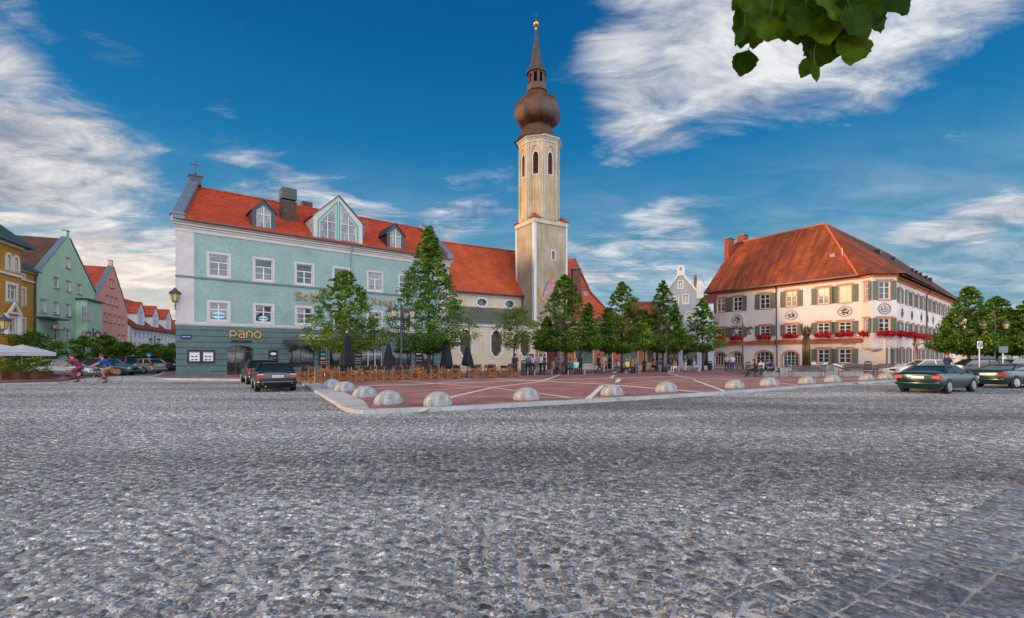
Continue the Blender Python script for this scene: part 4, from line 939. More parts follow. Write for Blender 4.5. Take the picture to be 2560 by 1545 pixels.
# long side
sx = [1.9+.35, 5.1, 8.45, 11.3, 14.2, 16.9, 19.3, 22.0, 25.0, 28.2, 31.4, 34.8]
sh = []
for x in sx: sh += [(x, 7.6, x+1.15, 9.05), (x, 4.25, x+1.15, 5.4)]
sl = [(x-.1, .98, x+1.05, 2.52) for x in [.25, 2.9, 5.9, 9.1, 15.6, 18.2, 20.9, 24.0, 27.0, 30.2, 33.6]]
dr_ = arch(12.1, .12, 13.9, 2.9, .9)
wall(S, rt, [(0, 0), (SL, 0), (SL, 10.4), (1.75, 10.4), (1.75, 2.6), (0, 2.6)], [rect(*h) for h in sh+sl]+[dr_], M_hall)
for h in sh+sl: hallwin(S, rt, *h, sw=.55, low=.34)
mb = MB(S.W); mb.prism(dr_, .2, .28); d_ = mk('door', mb, mat('hall_door', (.2, .08, .04), .5), rt); mb = MB(S.W); mb.prism(grow(dr_, .35), -.12, -.002, [dr_]); mb.box(11.6, 14.4, -.3, -.122, 3.1, 3.35); mb.box(12.2, 13.8, -.25, -.1, 3.35, 4.1); mk('portal', mb, M_salm, d_)
part('eaves_cornice', S, M_orng, rt, (2.8, SL, -.12, -.002, 9.75, 10.0), (2.8, SL, -.32, -.002, 10.0, 10.3))
mb = MB(S.W); mb.tube([(19.0, -.6, 10.2), (19.0, -.1, 9.5), (19, -.1, 3)], .07); mk('downpipe', mb, M_dark, rt)
# rear and gable walls
bl = M.W(0, 14, 0)[:2]; be = S.W(SL, 14, 0)[:2]; se = S.W(SL, 0, 0)[:2]; inn = (41.2, 69.4)
mb = MB(); m0 = M.W(0, 0, 0)[:2]; rl = M.W(0, 7, 0)[:2]
mb.add([(*m0, 0), (*bl, 0), (*bl, 10.4), (*rl, 18.2), (*m0, 10.4)], [(0, 4, 3, 2, 1)]); mb.add([(*bl, 0), (*inn, 0), (*inn, 10.4), (*bl, 10.4)], [(0, 1, 2, 3)]); mb.add([(*inn, 0), (*be, 0), (*be, 10.4), (*inn, 10.4)], [(0, 1, 2, 3)]); mb.add([(*se, 0), (*be, 0), (*be, 10.4), (*se, 10.4)], [(0, 1, 2, 3)])
mk('gable_wall', mb, M_hall, rt)
PK = (39.2, 60.6, 18.3); RL = (*M.W(-.1, 7, 0)[:2], 18.3); RE = (*S.W(SL-7, 7, 0)[:2], 18.0)
E0 = (*M.W(-.25, -.6, 0)[:2], 10.45); E1_ = (P1[0]-.5, P1[1]-.15, 10.42); E2_ = (P2[0]-.45, P2[1]-.5, 10.4); E3_ = (P3[0]+.35, P3[1]-.65, 10.35); E5 = (*S.W(SL+.5, -.7, 0)[:2], 10.35); B5 = (*S.W(SL+.5, 14.5, 0)[:2], 10.35); IN_ = (*inn, 10.35); BL = (*M.W(-.25, 14.5, 0)[:2], 10.4)
st = (.09, .026, .012)
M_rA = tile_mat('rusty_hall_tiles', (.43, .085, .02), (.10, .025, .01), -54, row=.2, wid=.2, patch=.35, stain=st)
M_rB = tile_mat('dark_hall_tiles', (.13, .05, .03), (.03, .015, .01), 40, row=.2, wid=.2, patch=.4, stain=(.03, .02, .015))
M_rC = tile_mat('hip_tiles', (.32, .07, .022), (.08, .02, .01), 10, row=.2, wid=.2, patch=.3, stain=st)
mb = MB(); slab(mb, [E0, E1_, PK, RL], .15); slab(mb, [RL, PK, IN_, BL], .15); mk('roof', mb, M_rA, rt)
mb = MB(); slab(mb, [E1_, E2_, PK], .12); slab(mb, [E2_, E3_, PK], .12); mk('hip_roof', mb, M_rC, rt)
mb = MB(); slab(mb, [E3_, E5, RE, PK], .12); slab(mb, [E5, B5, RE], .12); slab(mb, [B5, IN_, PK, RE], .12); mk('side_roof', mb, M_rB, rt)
M_ridge = mat('orange_ridge_tiles', (.45, .12, .05), .75, .3, 5)
mb = MB()
for a, b in ((RL, PK), (E1_, PK), (PK, RE), (RE, E5)): mb.tube([a, b], .13, 8)
mk('ridge_tiles', mb, M_ridge, rt)
part('gutter', M, M_dark, rt, (-.2, ML, -.78, -.62, 10.32, 10.46)); part('gutter', S, M_dark, rt, (2.3, SL, -.88, -.72, 10.2, 10.34))
mb = MB(M.W); mb.tube([(.6, 2.9, 13.45), (17.6, 2.9, 13.45)], .035, 6)
for k in range(9): mb.bar((.9+k*2, 2.8, 13.1), (.9+k*2, 2.95, 13.5), .04)
mk('snow_rail', mb, M_dark, rt)
part('chimney', M, mat('red_chimney_brick', (.26, .055, .03), .85, .3, 4, .3, 12), rt, (-.35, .35, 4.6, 6.0, 14.2, 18.6)); part('chimney', M, mat('red_chimney_brick', (.2, .05, .03)), rt, (.2, 1.2, 7.1, 8.3, 17.3, 19.3)); part('chimney_cap', M, M_dark, rt, (-.42, .42, 4.5, 6.1, 18.6, 18.72), (.12, 1.28, 7.0, 8.4, 19.3, 19.42))
part('skylight', M, M_zinc, rt, (14.3, 14.85, 1.9, 2.8, 12.9, 13.6)); mb = MB(M.W); mb.tube([(15.6, 1.9, 12.4), (15.6, 1.9, 14.1)], .04); mk('vent_pipe', mb, M_wtrim, rt)
for x in (9, 16, 22, 24.5, 27, 31, 34):
    yd = 2.9 if x < 20 else 2.1; z_ = 10.35+(yd+.7)*1.03; mb = MB(S.W); mb.prism([(x, z_-.4), (x+.9, z_-.4), (x+.9, z_+.15), (x+.45, z_+.4), (x, z_+.15)], yd-.3, yd+1.2); d_ = mk('small_dormer', mb, M_rB, rt); mb = MB(S.W); mb.box(x+.2, x+.7, yd-.33, yd-.305, z_-.1, z_+.15); mk('pane', mb, G_curt, d_)
# painted coats of arms
def crest(fr, x, z, a, b, ring, core, y=0.0, seed=1, crown=None):
    mb = MB(fr.W); mb.prism(ell(x, z, a, b), y-.03, y-.002, [ell(x, z, a*.93, b*.92)]); mb.prism(ell(x, z, a*.85, b*.83), y-.026, y-.002, [ell(x, z, a*.82, b*.79)]); c_ = mk('painted_crest', mb, ring, rt)
    rr = random.Random(seed); mb = MB(fr.W)
    for k in range(60):
        t = rr.uniform(0, 2*PI); r = rr.uniform(.1, .68)**.7; cx = x+a*r*math.cos(t)*.8; cz = z+b*r*math.sin(t)*.8; s = a*rr.uniform(.06, .13); e = rr.uniform(0, PI); mb.prism([(cx+s*math.cos(e+q)*(1 if i % 2 else .5), cz+s*math.sin(e+q)*(1 if i % 2 else .5)) for i, q in enumerate([0, PI/3, 2*PI/3, PI, 4*PI/3, 5*PI/3])], y-.02-.0004*k, y-.002)
    mk('painted_leaves', mb, core, c_)
    if crown: mb = MB(fr.W); mb.prism(ell(x, z-.02, a*.55, b*.6), y-.035, y-.031); mk('painted_shield', mb, crown, c_)
    mb = MB(fr.W)
    for q, w_ in ((.16, .9), (.02, .5)): mb.box(x-a*w_, x+a*w_, y-.012, y-.002, z+b+q+.06, z+b+q+.10)
    mk('painted_scroll', mb, mat('faded_script', (.35, .30, .28), .9), c_)
M_cr = mat('grey_green_ring', (.16, .16, .12), .8); M_bk = mat('dark_heraldry', (.05, .03, .03), .8, .6, 8); M_bl = mat('blue_heraldry', (.05, .07, .2), .8, .6, 8)
M_loz = mat('blue_white_lozenge', (.2, .3, .5), .8, extra=lambda n, c_, b, tc: n.mix(n.math('GREATER_THAN', N.new(n, 'ShaderNodeTexChecker', Vector=n.map(tc, rot=(0, R(45), 0)), Scale=5.0).outputs['Fac'], .5), (.08, .18, .42), (.6, .62, .66)))
crest(M, 4.2, 6.5, .76, .62, M_cr, M_bl, seed=1); crest(M, 10.93, 6.62, .72, .6, M_cr, M_bk, seed=2); crest(M, 16.55, 6.65, .72, .6, M_cr, M_bk, seed=3)
crest(f2, 1.22, 6.65, .62, .6, M_cr, mat('golden_heraldry', (.35, .15, .04), .8, .6, 8), seed=4, crown=M_loz)
for i, x in enumerate((6.5, 11.2, 16.3, 20.0, 23.5)): crest(S, x, 6.5, .5, .58, M_cr, M_bk if i % 2 else M_bl, seed=5+i)
# geranium boxes, each a thing
M_ger = mat('red_geranium_petals', (.55, .004, .008), .6, island=.35)
M_gerl = leaf_mat('geranium_leaves', (.02, .05, .01), (.04, .09, .015), (.07, .13, .03))
def gerbox(fr, x0, x1, z, y=0.0, label='', seed=0):
    rr = np.random.default_rng(seed); w0 = fr.W((x0+x1)/2, y-.35, z-.2)
    r_ = root('flower_box', label, 'flower box', w0, group='red geranium boxes on the town hall')
    mb = MB(fr.W); mb.box(x0, x1, y-.5, y-.2, z-.18, z+.02); mk('trough', mb, mat('brown_trough', (.06, .03, .02), .7), r_)
    for nm, m_, cnt, s_ in (('blossoms', M_ger, int(330*(x1-x0)), .065), ('foliage', M_gerl, int(45*(x1-x0)), .05)):
        t = rr.uniform(-.08, 1.08, cnt); ct = np.stack([x0+(x1-x0)*t, y-.36+rr.normal(0, .13, cnt), z-.02+rr.normal(0, .13, cnt)-np.abs(t-.5)*.15], -1)
        V = []; F = []
        d1 = rr.normal(0, 1, (cnt, 3)); d1 /= np.linalg.norm(d1, axis=1)[:, None]; d2 = np.cross(d1, rr.normal(0, 1, (cnt, 3))); d2 /= np.linalg.norm(d2, axis=1)[:, None]
        q = np.stack([ct-d1*s_-d2*s_*.8, ct+d1*s_-d2*s_*.8, ct+d1*s_+d2*s_*.8, ct-d1*s_+d2*s_*.8], 1).reshape(-1, 3)
        X = np.stack([fr.o[0]+fr.u[0]*q[:, 0]+fr.n[0]*q[:, 1], fr.o[1]+fr.u[1]*q[:, 0]+fr.n[1]*q[:, 1], q[:, 2]], -1)
        npmesh(nm, X, np.arange(cnt*4).reshape(-1, 4), m_, r_, w0)
nm_ = ['behind the small tree at the left end', 'below the window with the blue crest', 'left of the brown downpipe', 'right of the brown downpipe', 'just right of the bronze ears', 'below the window next to the oriel']
for i, (a, b) in enumerate(xs_top): gerbox(M, a-.12, b+.12, 4.2, label='red geranium box on the town hall front, '+nm_[i], seed=i)
gerbox(f1, .35, 1.2, 4.15, label='narrow red geranium box on the left cheek of the oriel', seed=9); gerbox(f2, .45, 2.0, 4.15, label='red geranium box on the front of the oriel', seed=10)
od = ['first', 'second', 'third', 'fourth', 'fifth', 'sixth', 'seventh', 'eighth', 'ninth']
for i, x in enumerate(sx[:9]): gerbox(S, x-.35, x+1.5, 4.2, label='%s red geranium box from the oriel along the shaded side of the town hall' % od[i], seed=20+i)
b_ = board(M, 16.3, 17.6, 2.98, 3.13, 0, mat('pale_blue_plate', (.15, .2, .45), .4), 'pale blue street name plate under the orange ledge of the town hall'); 
b_ = board(M, 12.2, 12.65, 2.45, 2.75, 0, M_paper, 'small white house plate beside the arched window of the town hall')

# ================================================================ salmon house behind the tower
f = Fr(*at(1415, 58.5), 3.0); rt = root('salmon_house', 'salmon shop building with tall sweeping orange roof right of the tower', 'building', f.W(4, 5, 0))
M_sal = stucco('salmon_render', (.42, .13, .075), streak=.1)
L = f.hit(1608, 900)[0]
def X(px): return f.hit(px, 900)[0]
h = [rect(X(1438), .75, X(1483), 2.72), rect(X(1509), .1, X(1530), 2.75), rect(X(1556), .75, X(1594), 2.75)]
upw = [rect(X(p), 4.0, X(p)+1.0, 5.2) for p in (1432, 1462, 1500, 1535, 1575)]
wall(f, rt, rect(0, 0, L, 5.9), h+upw, M_sal, t=.35)
part('plinth', f, mat('pale_plinth', (.42, .40, .38), .8), rt, (0, h[1][0][0]-.1, -.05, -.002, 0, .6), (h[1][1][0]+.1, L+.1, -.05, -.002, 0, .6))
for q in (h[0], h[2]): window(f, rt, q, fm=mat('cream_paint', (.5, .45, .33), .6), gm=mat('shop_display', (.05, .08, .07), .2, .7, 1.6, .5, 5, spec=.7), nv=1 if q is h[2] else 0, bars=(), sur=.1, sm=mat('cream_paint', (.5, .45, .33)), depth=.15)
window(f, rt, h[1], fm=mat('olive_door_frame', (.2, .2, .13), .6), gm=G_shop, nv=1, bars=(.3,), sur=.12, sm=mat('cream_paint', (.5, .45, .33)), depth=.25)
for q in upw: window(f, rt, q, sur=.1, sm=M_white)
part('shop_fascia', f, mat('grey_fascia', (.33, .27, .22), .7, .3, 4), rt, (X(1432), X(1491), -.3, -.002, 3.05, 3.45)); part('cornice', f, M_trim, rt, (0, L+.1, -.3, -.002, 5.6, 5.9))
# roof with bell-cast right hip
prof = [(1612, 812), (1560, 800), (1511, 775), (1474, 736), (1450, 686), (1436, 652)]
pz = [5.8, 6.4, 7.8, 10.0, 12.9, 14.7]; py_ = [0, 1.2, 2.6, 3.8, 5.2, 6.0]
pr = [(f.hit(p[0], p[1], yy)[0], yy-.3, z) for p, yy, z in zip(prof, py_, pz)]
mb = MB(f.W)
for i in range(5):
    a, b = pr[i], pr[i+1]; bk = lambda q: (q[0], 12-q[1], q[2])
    mb.add([(-1.5, a[1], a[2]), a, b, (-1.5, b[1], b[2])], [(0, 1, 2, 3)]); mb.add([a, bk(a), bk(b), b], [(0, 1, 2, 3)]); mb.add([bk(a), (-1.5, 12-a[1], a[2]), (-1.5, 12-b[1], b[2]), bk(b)], [(0, 1, 2, 3)])
mb.add([(-1.5, pr[0][1], pr[0][2]), (-1.5, 12-pr[0][1], pr[0][2]), (-1.5, 12-pr[-1][1], pr[-1][2]), (-1.5, pr[-1][1], pr[-1][2])], [(0, 3, 2, 1)])
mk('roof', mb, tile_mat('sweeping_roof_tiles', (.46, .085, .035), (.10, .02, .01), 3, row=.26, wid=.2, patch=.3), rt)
mb = MB(f.W); mb.tube([(q[0], q[1], q[2]+.04) for q in pr], .12, 8); mk('ridge_tiles', mb, mat('dull_ridge_tiles', (.22, .07, .04), .8, .3, 4), rt)
cx = f.hit(1441, 700, 2.2)[0]; part('chimney', f, mat('brown_chimney', (.13, .055, .04), .85, .35, 3), rt, (cx-.5, cx+.5, 2.0, 3.0, 8.6, 12.6)); part('chimney_cap', f, M_dark, rt, (cx-.56, cx+.56, 1.9, 3.1, 12.6, 12.72))
sk = f.hit(1463, 728, 3.6)[0]; mb = MB(f.W); slab(mb, [(sk-.3, 3.25, 9.6), (sk+.25, 3.25, 9.6), (sk+.1, 4.1, 11.0), (sk-.45, 4.1, 11.0)], .1); mk('skylight', mb, G_curt, rt)
mb = MB(f.W); mb.add([(0, .35, 0), (0, 11, 0), (0, 11, 5.8), (0, .35, 5.8), (L, .35, 0), (L, 11, 0), (L, 11, 5.8), (L, .35, 5.8)], [(0, 3, 2, 1), (4, 5, 6, 7), (1, 5, 6, 2)]); mk('side_wall', mb, M_sal, rt)
r_ = root('shop_flag', 'blue shop banner with red and white figures above the salmon shop', 'banner', f.W(X(1497), -.1, 3.6))
mb = MB(f.W); mb.box(X(1495), X(1533), -.5, -.44, 3.3, 4.3); mk('cloth', mb, mat('blue_banner', (.02, .12, .42), .7, .3, 2), r_)
mb = MB(f.W)
for k in range(9): a = X(1497)+.2*k; mb.prism(ell(a, 3.8+.25*math.sin(k*2.1), .11, .16, 8), -.52, -.505)
mk('printed_figures', mb, mat('red_white_print', (.5, .12, .14), .7, .8, 3), r_)
# ---------------- small cream shop with blue awning
f = Fr(*at(1607, 61), 2.0); X = lambda px: f.hit(px, 900)[0]; L = X(1662)
rt = root('cream_shop', 'small cream shop with a blue awning between salmon and grey blue houses', 'building', f.W(L/2, 3, 0))
h = [rect(X(1617), .85, X(1635), 2.4), rect(X(1638), .1, X(1648), 2.4)]
wall(f, rt, rect(0, 0, L, 6.0), h, stucco('cream_shop_render', (.62, .52, .30)))
for q in h: window(f, rt, q, gm=mat('warm_display', (.16, .07, .03), .3, .8, 3, spec=.6), nv=0, bars=(), sur=.08, sm=M_white)
part('awning', f, mat('blue_awning', (.01, .12, .45), .6), rt, (X(1608), X(1650), -.7, -.01, 2.75, 3.05))
mb = MB(f.W); slab(mb, [(-.5, -.4, 6.0), (L+.5, -.4, 6.0), (L+.5, 5, 9.2), (-.5, 5, 9.2)]); slab(mb, [(-.5, 5, 9.2), (L+.5, 5, 9.2), (L+.5, 10, 6), (-.5, 10, 6)]); mk('roof', mb, tile_mat('shop_tiles', (.42, .09, .04), (.1, .02, .01), 2), rt)
# ---------------- grey blue gabled house
f = Fr(*at(1655, 59.5), -24.0); X = lambda px, yy=0: f.hit(px, 900, yy)[0]
rt = root('gabled_house', 'grey blue house with white edged curved gable left of the town hall', 'building', f.W(3, 5, 0))
L1 = X(1748); pk = X(1702); L = X(1784); Zp = f.hit(1702, 683)[1]; Ze = f.hit(1745, 736)[1]
M_gb = stucco('grey_blue_render', (.30, .33, .37)); M_gb2 = stucco('pale_blue_render', (.50, .58, .68))
def zof(px, py): return f.hit(px, py)[1]
capr = .33
gab = [(0, 0), (L1, 0), (L1, Ze), (pk+.38, Zp-.35), (pk+.38, Zp+.55)]+[(pk+.38*math.cos(PI*k/8), Zp+.55+.38*math.sin(PI*k/8)) for k in range(1, 8)]+[(pk-.38, Zp+.55), (pk-.38, Zp-.35), (0, Ze-.15)]
w3 = [rect(X(1696), zof(1696, 721), X(1707), zof(1696, 704)), rect(X(1686), zof(1686, 761), X(1696), zof(1686, 742)), rect(X(1707), zof(1707, 759), X(1721), zof(1707, 738)), arch(X(1714), zof(1714, 805), X(1732), zof(1714, 781), .35), arch(X(1672), zof(1714, 805), X(1688), zof(1714, 781), .35)]
sp_ = [rect(X(1663), .5, X(1697), 2.75), rect(X(1705), .5, X(1743), 2.75)]
wall(f, rt, gab, w3+sp_, M_gb, t=.35)
part('shopfront_band', f, M_gb2, rt, (0, w3[0][0][0]-9, 0, .01, 0, .01)) if False else None
for q in w3: window(f, rt, q, gm=mat('cream_shuttered_pane', (.50, .44, .34), .6), sur=.1, sm=M_white, fw=.05)
for q in sp_: window(f, rt, q, gm=G_shop, nv=0, bars=(), sur=.16, sm=M_gb2, fw=.05)
mb = MB(f.W)
for a, b in (((-.1, Ze-.2), (pk-.38, Zp-.3)), ((pk+.38, Zp-.3), (L1+.1, Ze-.05))): mb.bar((a[0], -.03, a[1]), (b[0], -.03, b[1]), .12, .22)
o_ = [(pk+.45*math.cos(PI*k/8), Zp+.55+.45*math.sin(PI*k/8)) for k in range(9)]
mb.prism([(pk-.45, Zp-.3), (pk+.45, Zp-.3)]+o_, -.06, -.002, [ell(pk, Zp+.5, .16, .22, 10)]); mk('gable_edging', mb, M_wtrim, rt)
wh = [rect(X(1752), .5, X(1771), 2.75)]
wall(f, rt, rect(L1, 0, L, Ze-1), wh, M_gb2, t=.35, name='side_wing'); window(f, rt, wh[0], gm=G_shop, nv=0, bars=(), sur=.1, sm=M_gb2)
px_ = X(1750); mb = MB(f.W); zt = zof(1750, 702); mb.prism(arch(px_-.38, Ze-.5, px_+.38, zt, .38), -.1, .3); mb.prism(arch(px_-.2, Ze+.0, px_+.2, zt-.2, .2), -.14, -.101); mk('round_topped_pillar', mb, M_wtrim, rt)
mb = MB(f.W); slab(mb, [(pk, .2, Zp), (pk, 13, Zp), (-.2, 13, Ze-.3), (-.2, .2, Ze-.3)][::-1], .15); slab(mb, [(pk, .2, Zp), (L1+.2, .2, Ze-.2), (L1+1.2, 13, Ze-.2), (pk+.6, 13, Zp)][::-1], .15)
slab(mb, [(L1, -.1, Ze-1), (L+.3, -.1, Ze-1), (L+.3, 6, Ze+.6), (L1, 6, Ze+.6)], .12)
mk('roof', mb, tile_mat('dark_red_tiles', (.20, .03, .02), (.05, .01, .01), 8, patch=.3), rt)
part('chimney', f, mat('ochre_chimney', (.3, .16, .09), .8, .3, 3), rt, (X(1735, 6), X(1742, 6), 5.5, 6.5, 10.5, zof(1738, 688)*1.08)); mb = MB(f.W); xx = X(1759, 7); mb.tube([(xx, 7, 10.5), (xx, 7, zof(1759, 680)*1.1)], .1); mk('flue', mb, mat('steel_flue', (.5, .5, .52), .3, metal=.7), rt)

# ================================================================ the street on the left
def gable_house(nm, lab, fr, L, eave, px_, peak, depth, wm, wins, tile, cap=None, trim=None, rt=None, flat_top=.35, blinds=(), sur=.12):
    rt = root(nm, lab, 'house', fr.W(L/2, depth/2, 0)); hs = [rect(*q) for q in wins]
    out = [(0, 0), (L, 0), (L, eave[1]), (px_+flat_top, peak-.25), (px_+flat_top*.8, peak+.5), (px_-flat_top*.8, peak+.5), (px_-flat_top, peak-.25), (0, eave[0])]
    wall(fr, rt, out, hs, wm, t=.4)
    for i, q in enumerate(hs): window(fr, rt, q, sur=sur, sm=trim or M_trim, bars=(.6,) if i not in blinds else (), nv=1 if i not in blinds else 0, blind=.85 if i in blinds else 0, fw=.06, sill=True)
    mb = MB(fr.W)
    slab(mb, [(px_, .25, peak-.3), (px_, depth, peak-.3), (-.4, depth, eave[0]-.35), (-.4, .25, eave[0]-.35)][::-1], .2); slab(mb, [(px_, .25, peak-.3), (L+.4, .25, eave[1]-.35), (L+.4, depth, eave[1]-.35), (px_, depth, peak-.3)][::-1], .2)
    mk('roof', mb, tile, rt)
    mb = MB(fr.W)
    for a, b in ((( -.15, eave[0]), (px_-flat_top, peak-.2)), ((px_+flat_top, peak-.2), (L+.15, eave[1]))): mb.bar((a[0], .16, a[1]+.04), (b[0], .16, b[1]+.04), .5, .1)
    mb.box(px_-flat_top*.9, px_+flat_top*.9, -.06, .46, peak+.5, peak+.58); mk('gable_capping', mb, cap or M_zinc, rt)
    mb = MB(fr.W); mb.add([(0, .4, 0), (0, depth, 0), (0, depth, eave[0]-.4), (0, .4, eave[0]-.4)], [(0, 3, 2, 1)]); mb.add([(L, .4, 0), (L, depth, 0), (L, depth, eave[1]-.4), (L, .4, eave[1]-.4)], [(0, 1, 2, 3)])
    mb.add([(0, depth, 0), (L, depth, 0), (L, depth, eave[1]-.4), (px_, depth, peak-.3), (0, depth, eave[0]-.4)], [(0, 1, 2, 3, 4)][::1]); mk('side_wall', mb, wm, rt)
    return rt
f = Fr(-44.3, 45.0, 111.8)
wl = boxes(f, [(550, 345, 593, 445), (450, 510, 495, 610), (553, 542, 597, 640), (650, 572, 685, 660), (338, 700, 388, 815), (448, 722, 495, 830), (552, 740, 595, 848), (450, 945, 490, 1050), (552, 955, 592, 1055)])
L = 12.9; pkx = f.hit(170, 600)[0]
rt = gable_house('mint_house', 'tall mint green gabled house between the yellow and the pink house', f, L, (f.hit(89, 689)[1], f.hit(236, 731)[1]), pkx, f.hit(170, 590)[1], 16, stucco('mint_render', (.40, .60, .43)), wl, tile_mat('brown_tiles', (.11, .045, .028), (.03, .015, .01), 22, patch=.3), blinds=(0, 2, 4, 5, 6), trim=mat('pale_grey_trim', (.42, .43, .42), .8))
xa = f.hit(190, 800)[0]; bx0, bx1 = xa, xa+3.9; zt = f.hit(205, 752)[1]
mb = MB(f.W); mb.box(bx0, bx1, -.95, 0, 0, zt); by = mk('bay', mb, stucco('mint_render', (.40, .60, .43)), rt); part('bay_roof', f, M_dark, by, (bx0-.2, bx1+.2, -1.2, 0, zt, zt+.15))
fb = Fr(*f.W(0, -.95, 0)[:2], 111.8)
for q in boxes(fb, [(688, 765, 725, 870), (742, 782, 768, 880), (688, 968, 722, 1030), (742, 978, 768, 1035)]): window(fb, by, rect(*q), y=-.02, sur=.1, depth=.015, nv=1, bars=(.6,), blind=0.0)
mb = MB(f.W); slab(mb, [(2.0, 4.2, f.hit(89, 689)[1]+2.6), (2.0, 5.6, f.hit(89, 689)[1]+2.6), (3.2, 5.6, f.hit(89, 689)[1]+3.6), (3.2, 4.2, f.hit(89, 689)[1]+3.6)], .1); mk('skylight', mb, G_curt, rt)
z_ = f.hit(110, 800)[1]; part('door_canopy', f, M_dark, rt, (.2, 4.0, -1.0, 0, z_+.1, z_+.25))
r_ = board(f, 1.3, 3.9, f.hit(110, 823)[1], f.hit(110, 817)[1]+.15, -.6, mat('dark_red_sign', (.12, .012, .015), .5), 'dark red pharmacy sign on the mint green house'); zt_ = f.hit(110, 823)[1]+.12
add_tx(f, r_, 'APOTHEKE', 2.6, zt_, .42, -.66, M_paper, .01)
f = Fr(-50, 58, math.degrees(math.atan2(15, -8)))
ww = boxes(f, [(928, 530, 944, 610), (952, 540, 966, 612), (895, 665, 918, 745), (935, 680, 957, 755), (973, 688, 993, 765), (826, 805, 850, 885), (872, 815, 895, 890), (915, 825, 937, 900), (955, 835, 975, 905), (992, 845, 1012, 915), (1030, 852, 1048, 920), (832, 975, 858, 1060), (875, 982, 900, 1065), (992, 1000, 1014, 1070), (1030, 1005, 1052, 1070)])
gable_house('pink_house', 'narrow pink gabled house with three rows of small windows', f, 17, (f.hit(238, 748)[1], f.hit(318, 779)[1]), f.hit(281, 700)[0], f.hit(281, 662)[1], 18, stucco('pink_render', (.78, .33, .26)), ww, tile_mat('bright_orange_tiles', (.50, .07, .02), (.1, .02, .01), 28), trim=mat('dull_pink_trim', (.35, .15, .11), .8), sur=.06)
f = Fr(-58.9, 75, 109.3)
rt = root('white_terrace', 'long low white house with red roof and three white dormers', 'house', f.W(10, 6, 0))
ws = [rect(.9+i*1.75, 4.6, 1.9+i*1.75, 5.6) for i in range(12)]+[rect(.9+i*1.75, 1.9, 1.9+i*1.75, 4.0) for i in range(12)]
M_wt = stucco('cool_white_render', (.58, .60, .66)); wall(f, rt, rect(0, 0, 22, 6.3), ws, M_wt)
for q in ws: window(f, rt, q, fm=M_white, bars=(.5,), sur=0)
mb = MB(f.W); mb.add([(0, 0, 0), (0, 13, 0), (0, 13, 6.2), (0, 6.5, 12.0), (0, 0, 6.2)], [(0, 4, 3, 2, 1)]); mb.add([(22, 0, 0), (22, 13, 0), (22, 13, 6.2), (22, 6.5, 12), (22, 0, 6.2)], [(0, 1, 2, 3, 4)]); mk('gable_wall', mb, M_wt, rt)
M_tl = tile_mat('red_terrace_tiles', (.26, .04, .022), (.06, .01, .01), 19, patch=.3)
mb = MB(f.W); slab(mb, [(-.3, -.5, 6.2), (22.3, -.5, 6.2), (22.3, 6.5, 12.2), (-.3, 6.5, 12.2)]); slab(mb, [(-.3, 6.5, 12.2), (22.3, 6.5, 12.2), (22.3, 13.5, 6.2), (-.3, 13.5, 6.2)]); mk('roof', mb, M_tl, rt)
M_tl2 = tile_mat('orange_dormer_tiles', (.50, .07, .025), (.1, .02, .01), 109)
for x in (3.0, 9.6, 16.2): dormer(f, rt, x, x+3.0, 6.6, 9.0, 10.6, .3, 4.6, [arch(x+1.0, 7.1, x+2.0, 9.1)], M_wt, M_tl2, (.6, .3), ov=.25)
# a bigger roof beyond the pink house
f2_ = Fr(-63, 84, 109.3); rt = root('far_house', 'dark red roof rising behind the white terrace', 'house', f2_.W(8, 10, 0))
mb = MB(f2_.W); mb.box(-4, 16, 6, 18, 0, 9); mk('wall', mb, M_wt, rt); mb = MB(f2_.W); slab(mb, [(-4.3, 5.4, 8.6), (16.3, 5.4, 8.6), (16.3, 12, 15.2), (-4.3, 12, 15.2)]); slab(mb, [(-4.3, 12, 15.2), (16.3, 12, 15.2), (16.3, 18.6, 8.6), (-4.3, 18.6, 8.6)]); mk('roof', mb, M_tl, rt)
part('skylight', f2_, G_curt, rt, (-2, -1, 6.6, 7.6, 9.9, 10.7), (3, 4, 6.6, 7.6, 9.9, 10.7))
f3_ = Fr(-66.5, 98.0, 100); rt = root('street_end_house', 'orange roofed house closing the far end of the left street', 'house', f3_.W(8, 5, 0))
mb = MB(f3_.W); mb.box(0, 30, 0, 10, 0, 6.2); mk('wall', mb, stucco('grey_end_render', (.45, .44, .43)), rt); mb = MB(f3_.W); slab(mb, [(-.4, -.5, 6.1), (30, -.5, 6.1), (30, 5, 9.6), (-.4, 5, 9.6)]); slab(mb, [(-.4, 5, 9.6), (30, 5, 9.6), (30, 10.5, 6.1), (-.4, 10.5, 6.1)]); mk('roof', mb, M_tl2, rt)
for x in (3, 7, 11, 15): window(f3_, rt, rect(x, 2.5, x+1.2, 4.3), y=-.02, depth=.015, sur=0); 
# ---------------- yellow house at the left edge
f = Fr(-40.97, 36.6, 111.8)
rt = root('yellow_house', 'ochre yellow house with white stucco and green turret roof at the left edge', 'house', f.W(3, 4, 0))
M_yel = mat('ochre_clinker', (.46, .23, .03), .8, .15, 1, extra=lambda n, c_, b, tc: n.mix(n.math('LESS_THAN', n.math('FRACT', n.math('MULTIPLY', N.new(n, 'ShaderNodeSeparateXYZ', Vector=tc).outputs[2], 3.4)), .08), c_, (.14, .06, .012)))
fb = Fr(*f.W(0, -.9, 0)[:2], 111.8); bL = fb.hit(53, 800)[0]
w_ = boxes(fb, [(62, 575, 138, 715), (55, 860, 122, 985)]); w_a = boxes(fb, [(58, 322, 90, 448), (120, 345, 152, 462)])
wr = boxes(f, [(182, 612, 210, 750), (178, 870, 208, 985), (184, 498, 204, 528)])
hh = [rect(*q) for q in w_]+[arch(*q) for q in w_a]
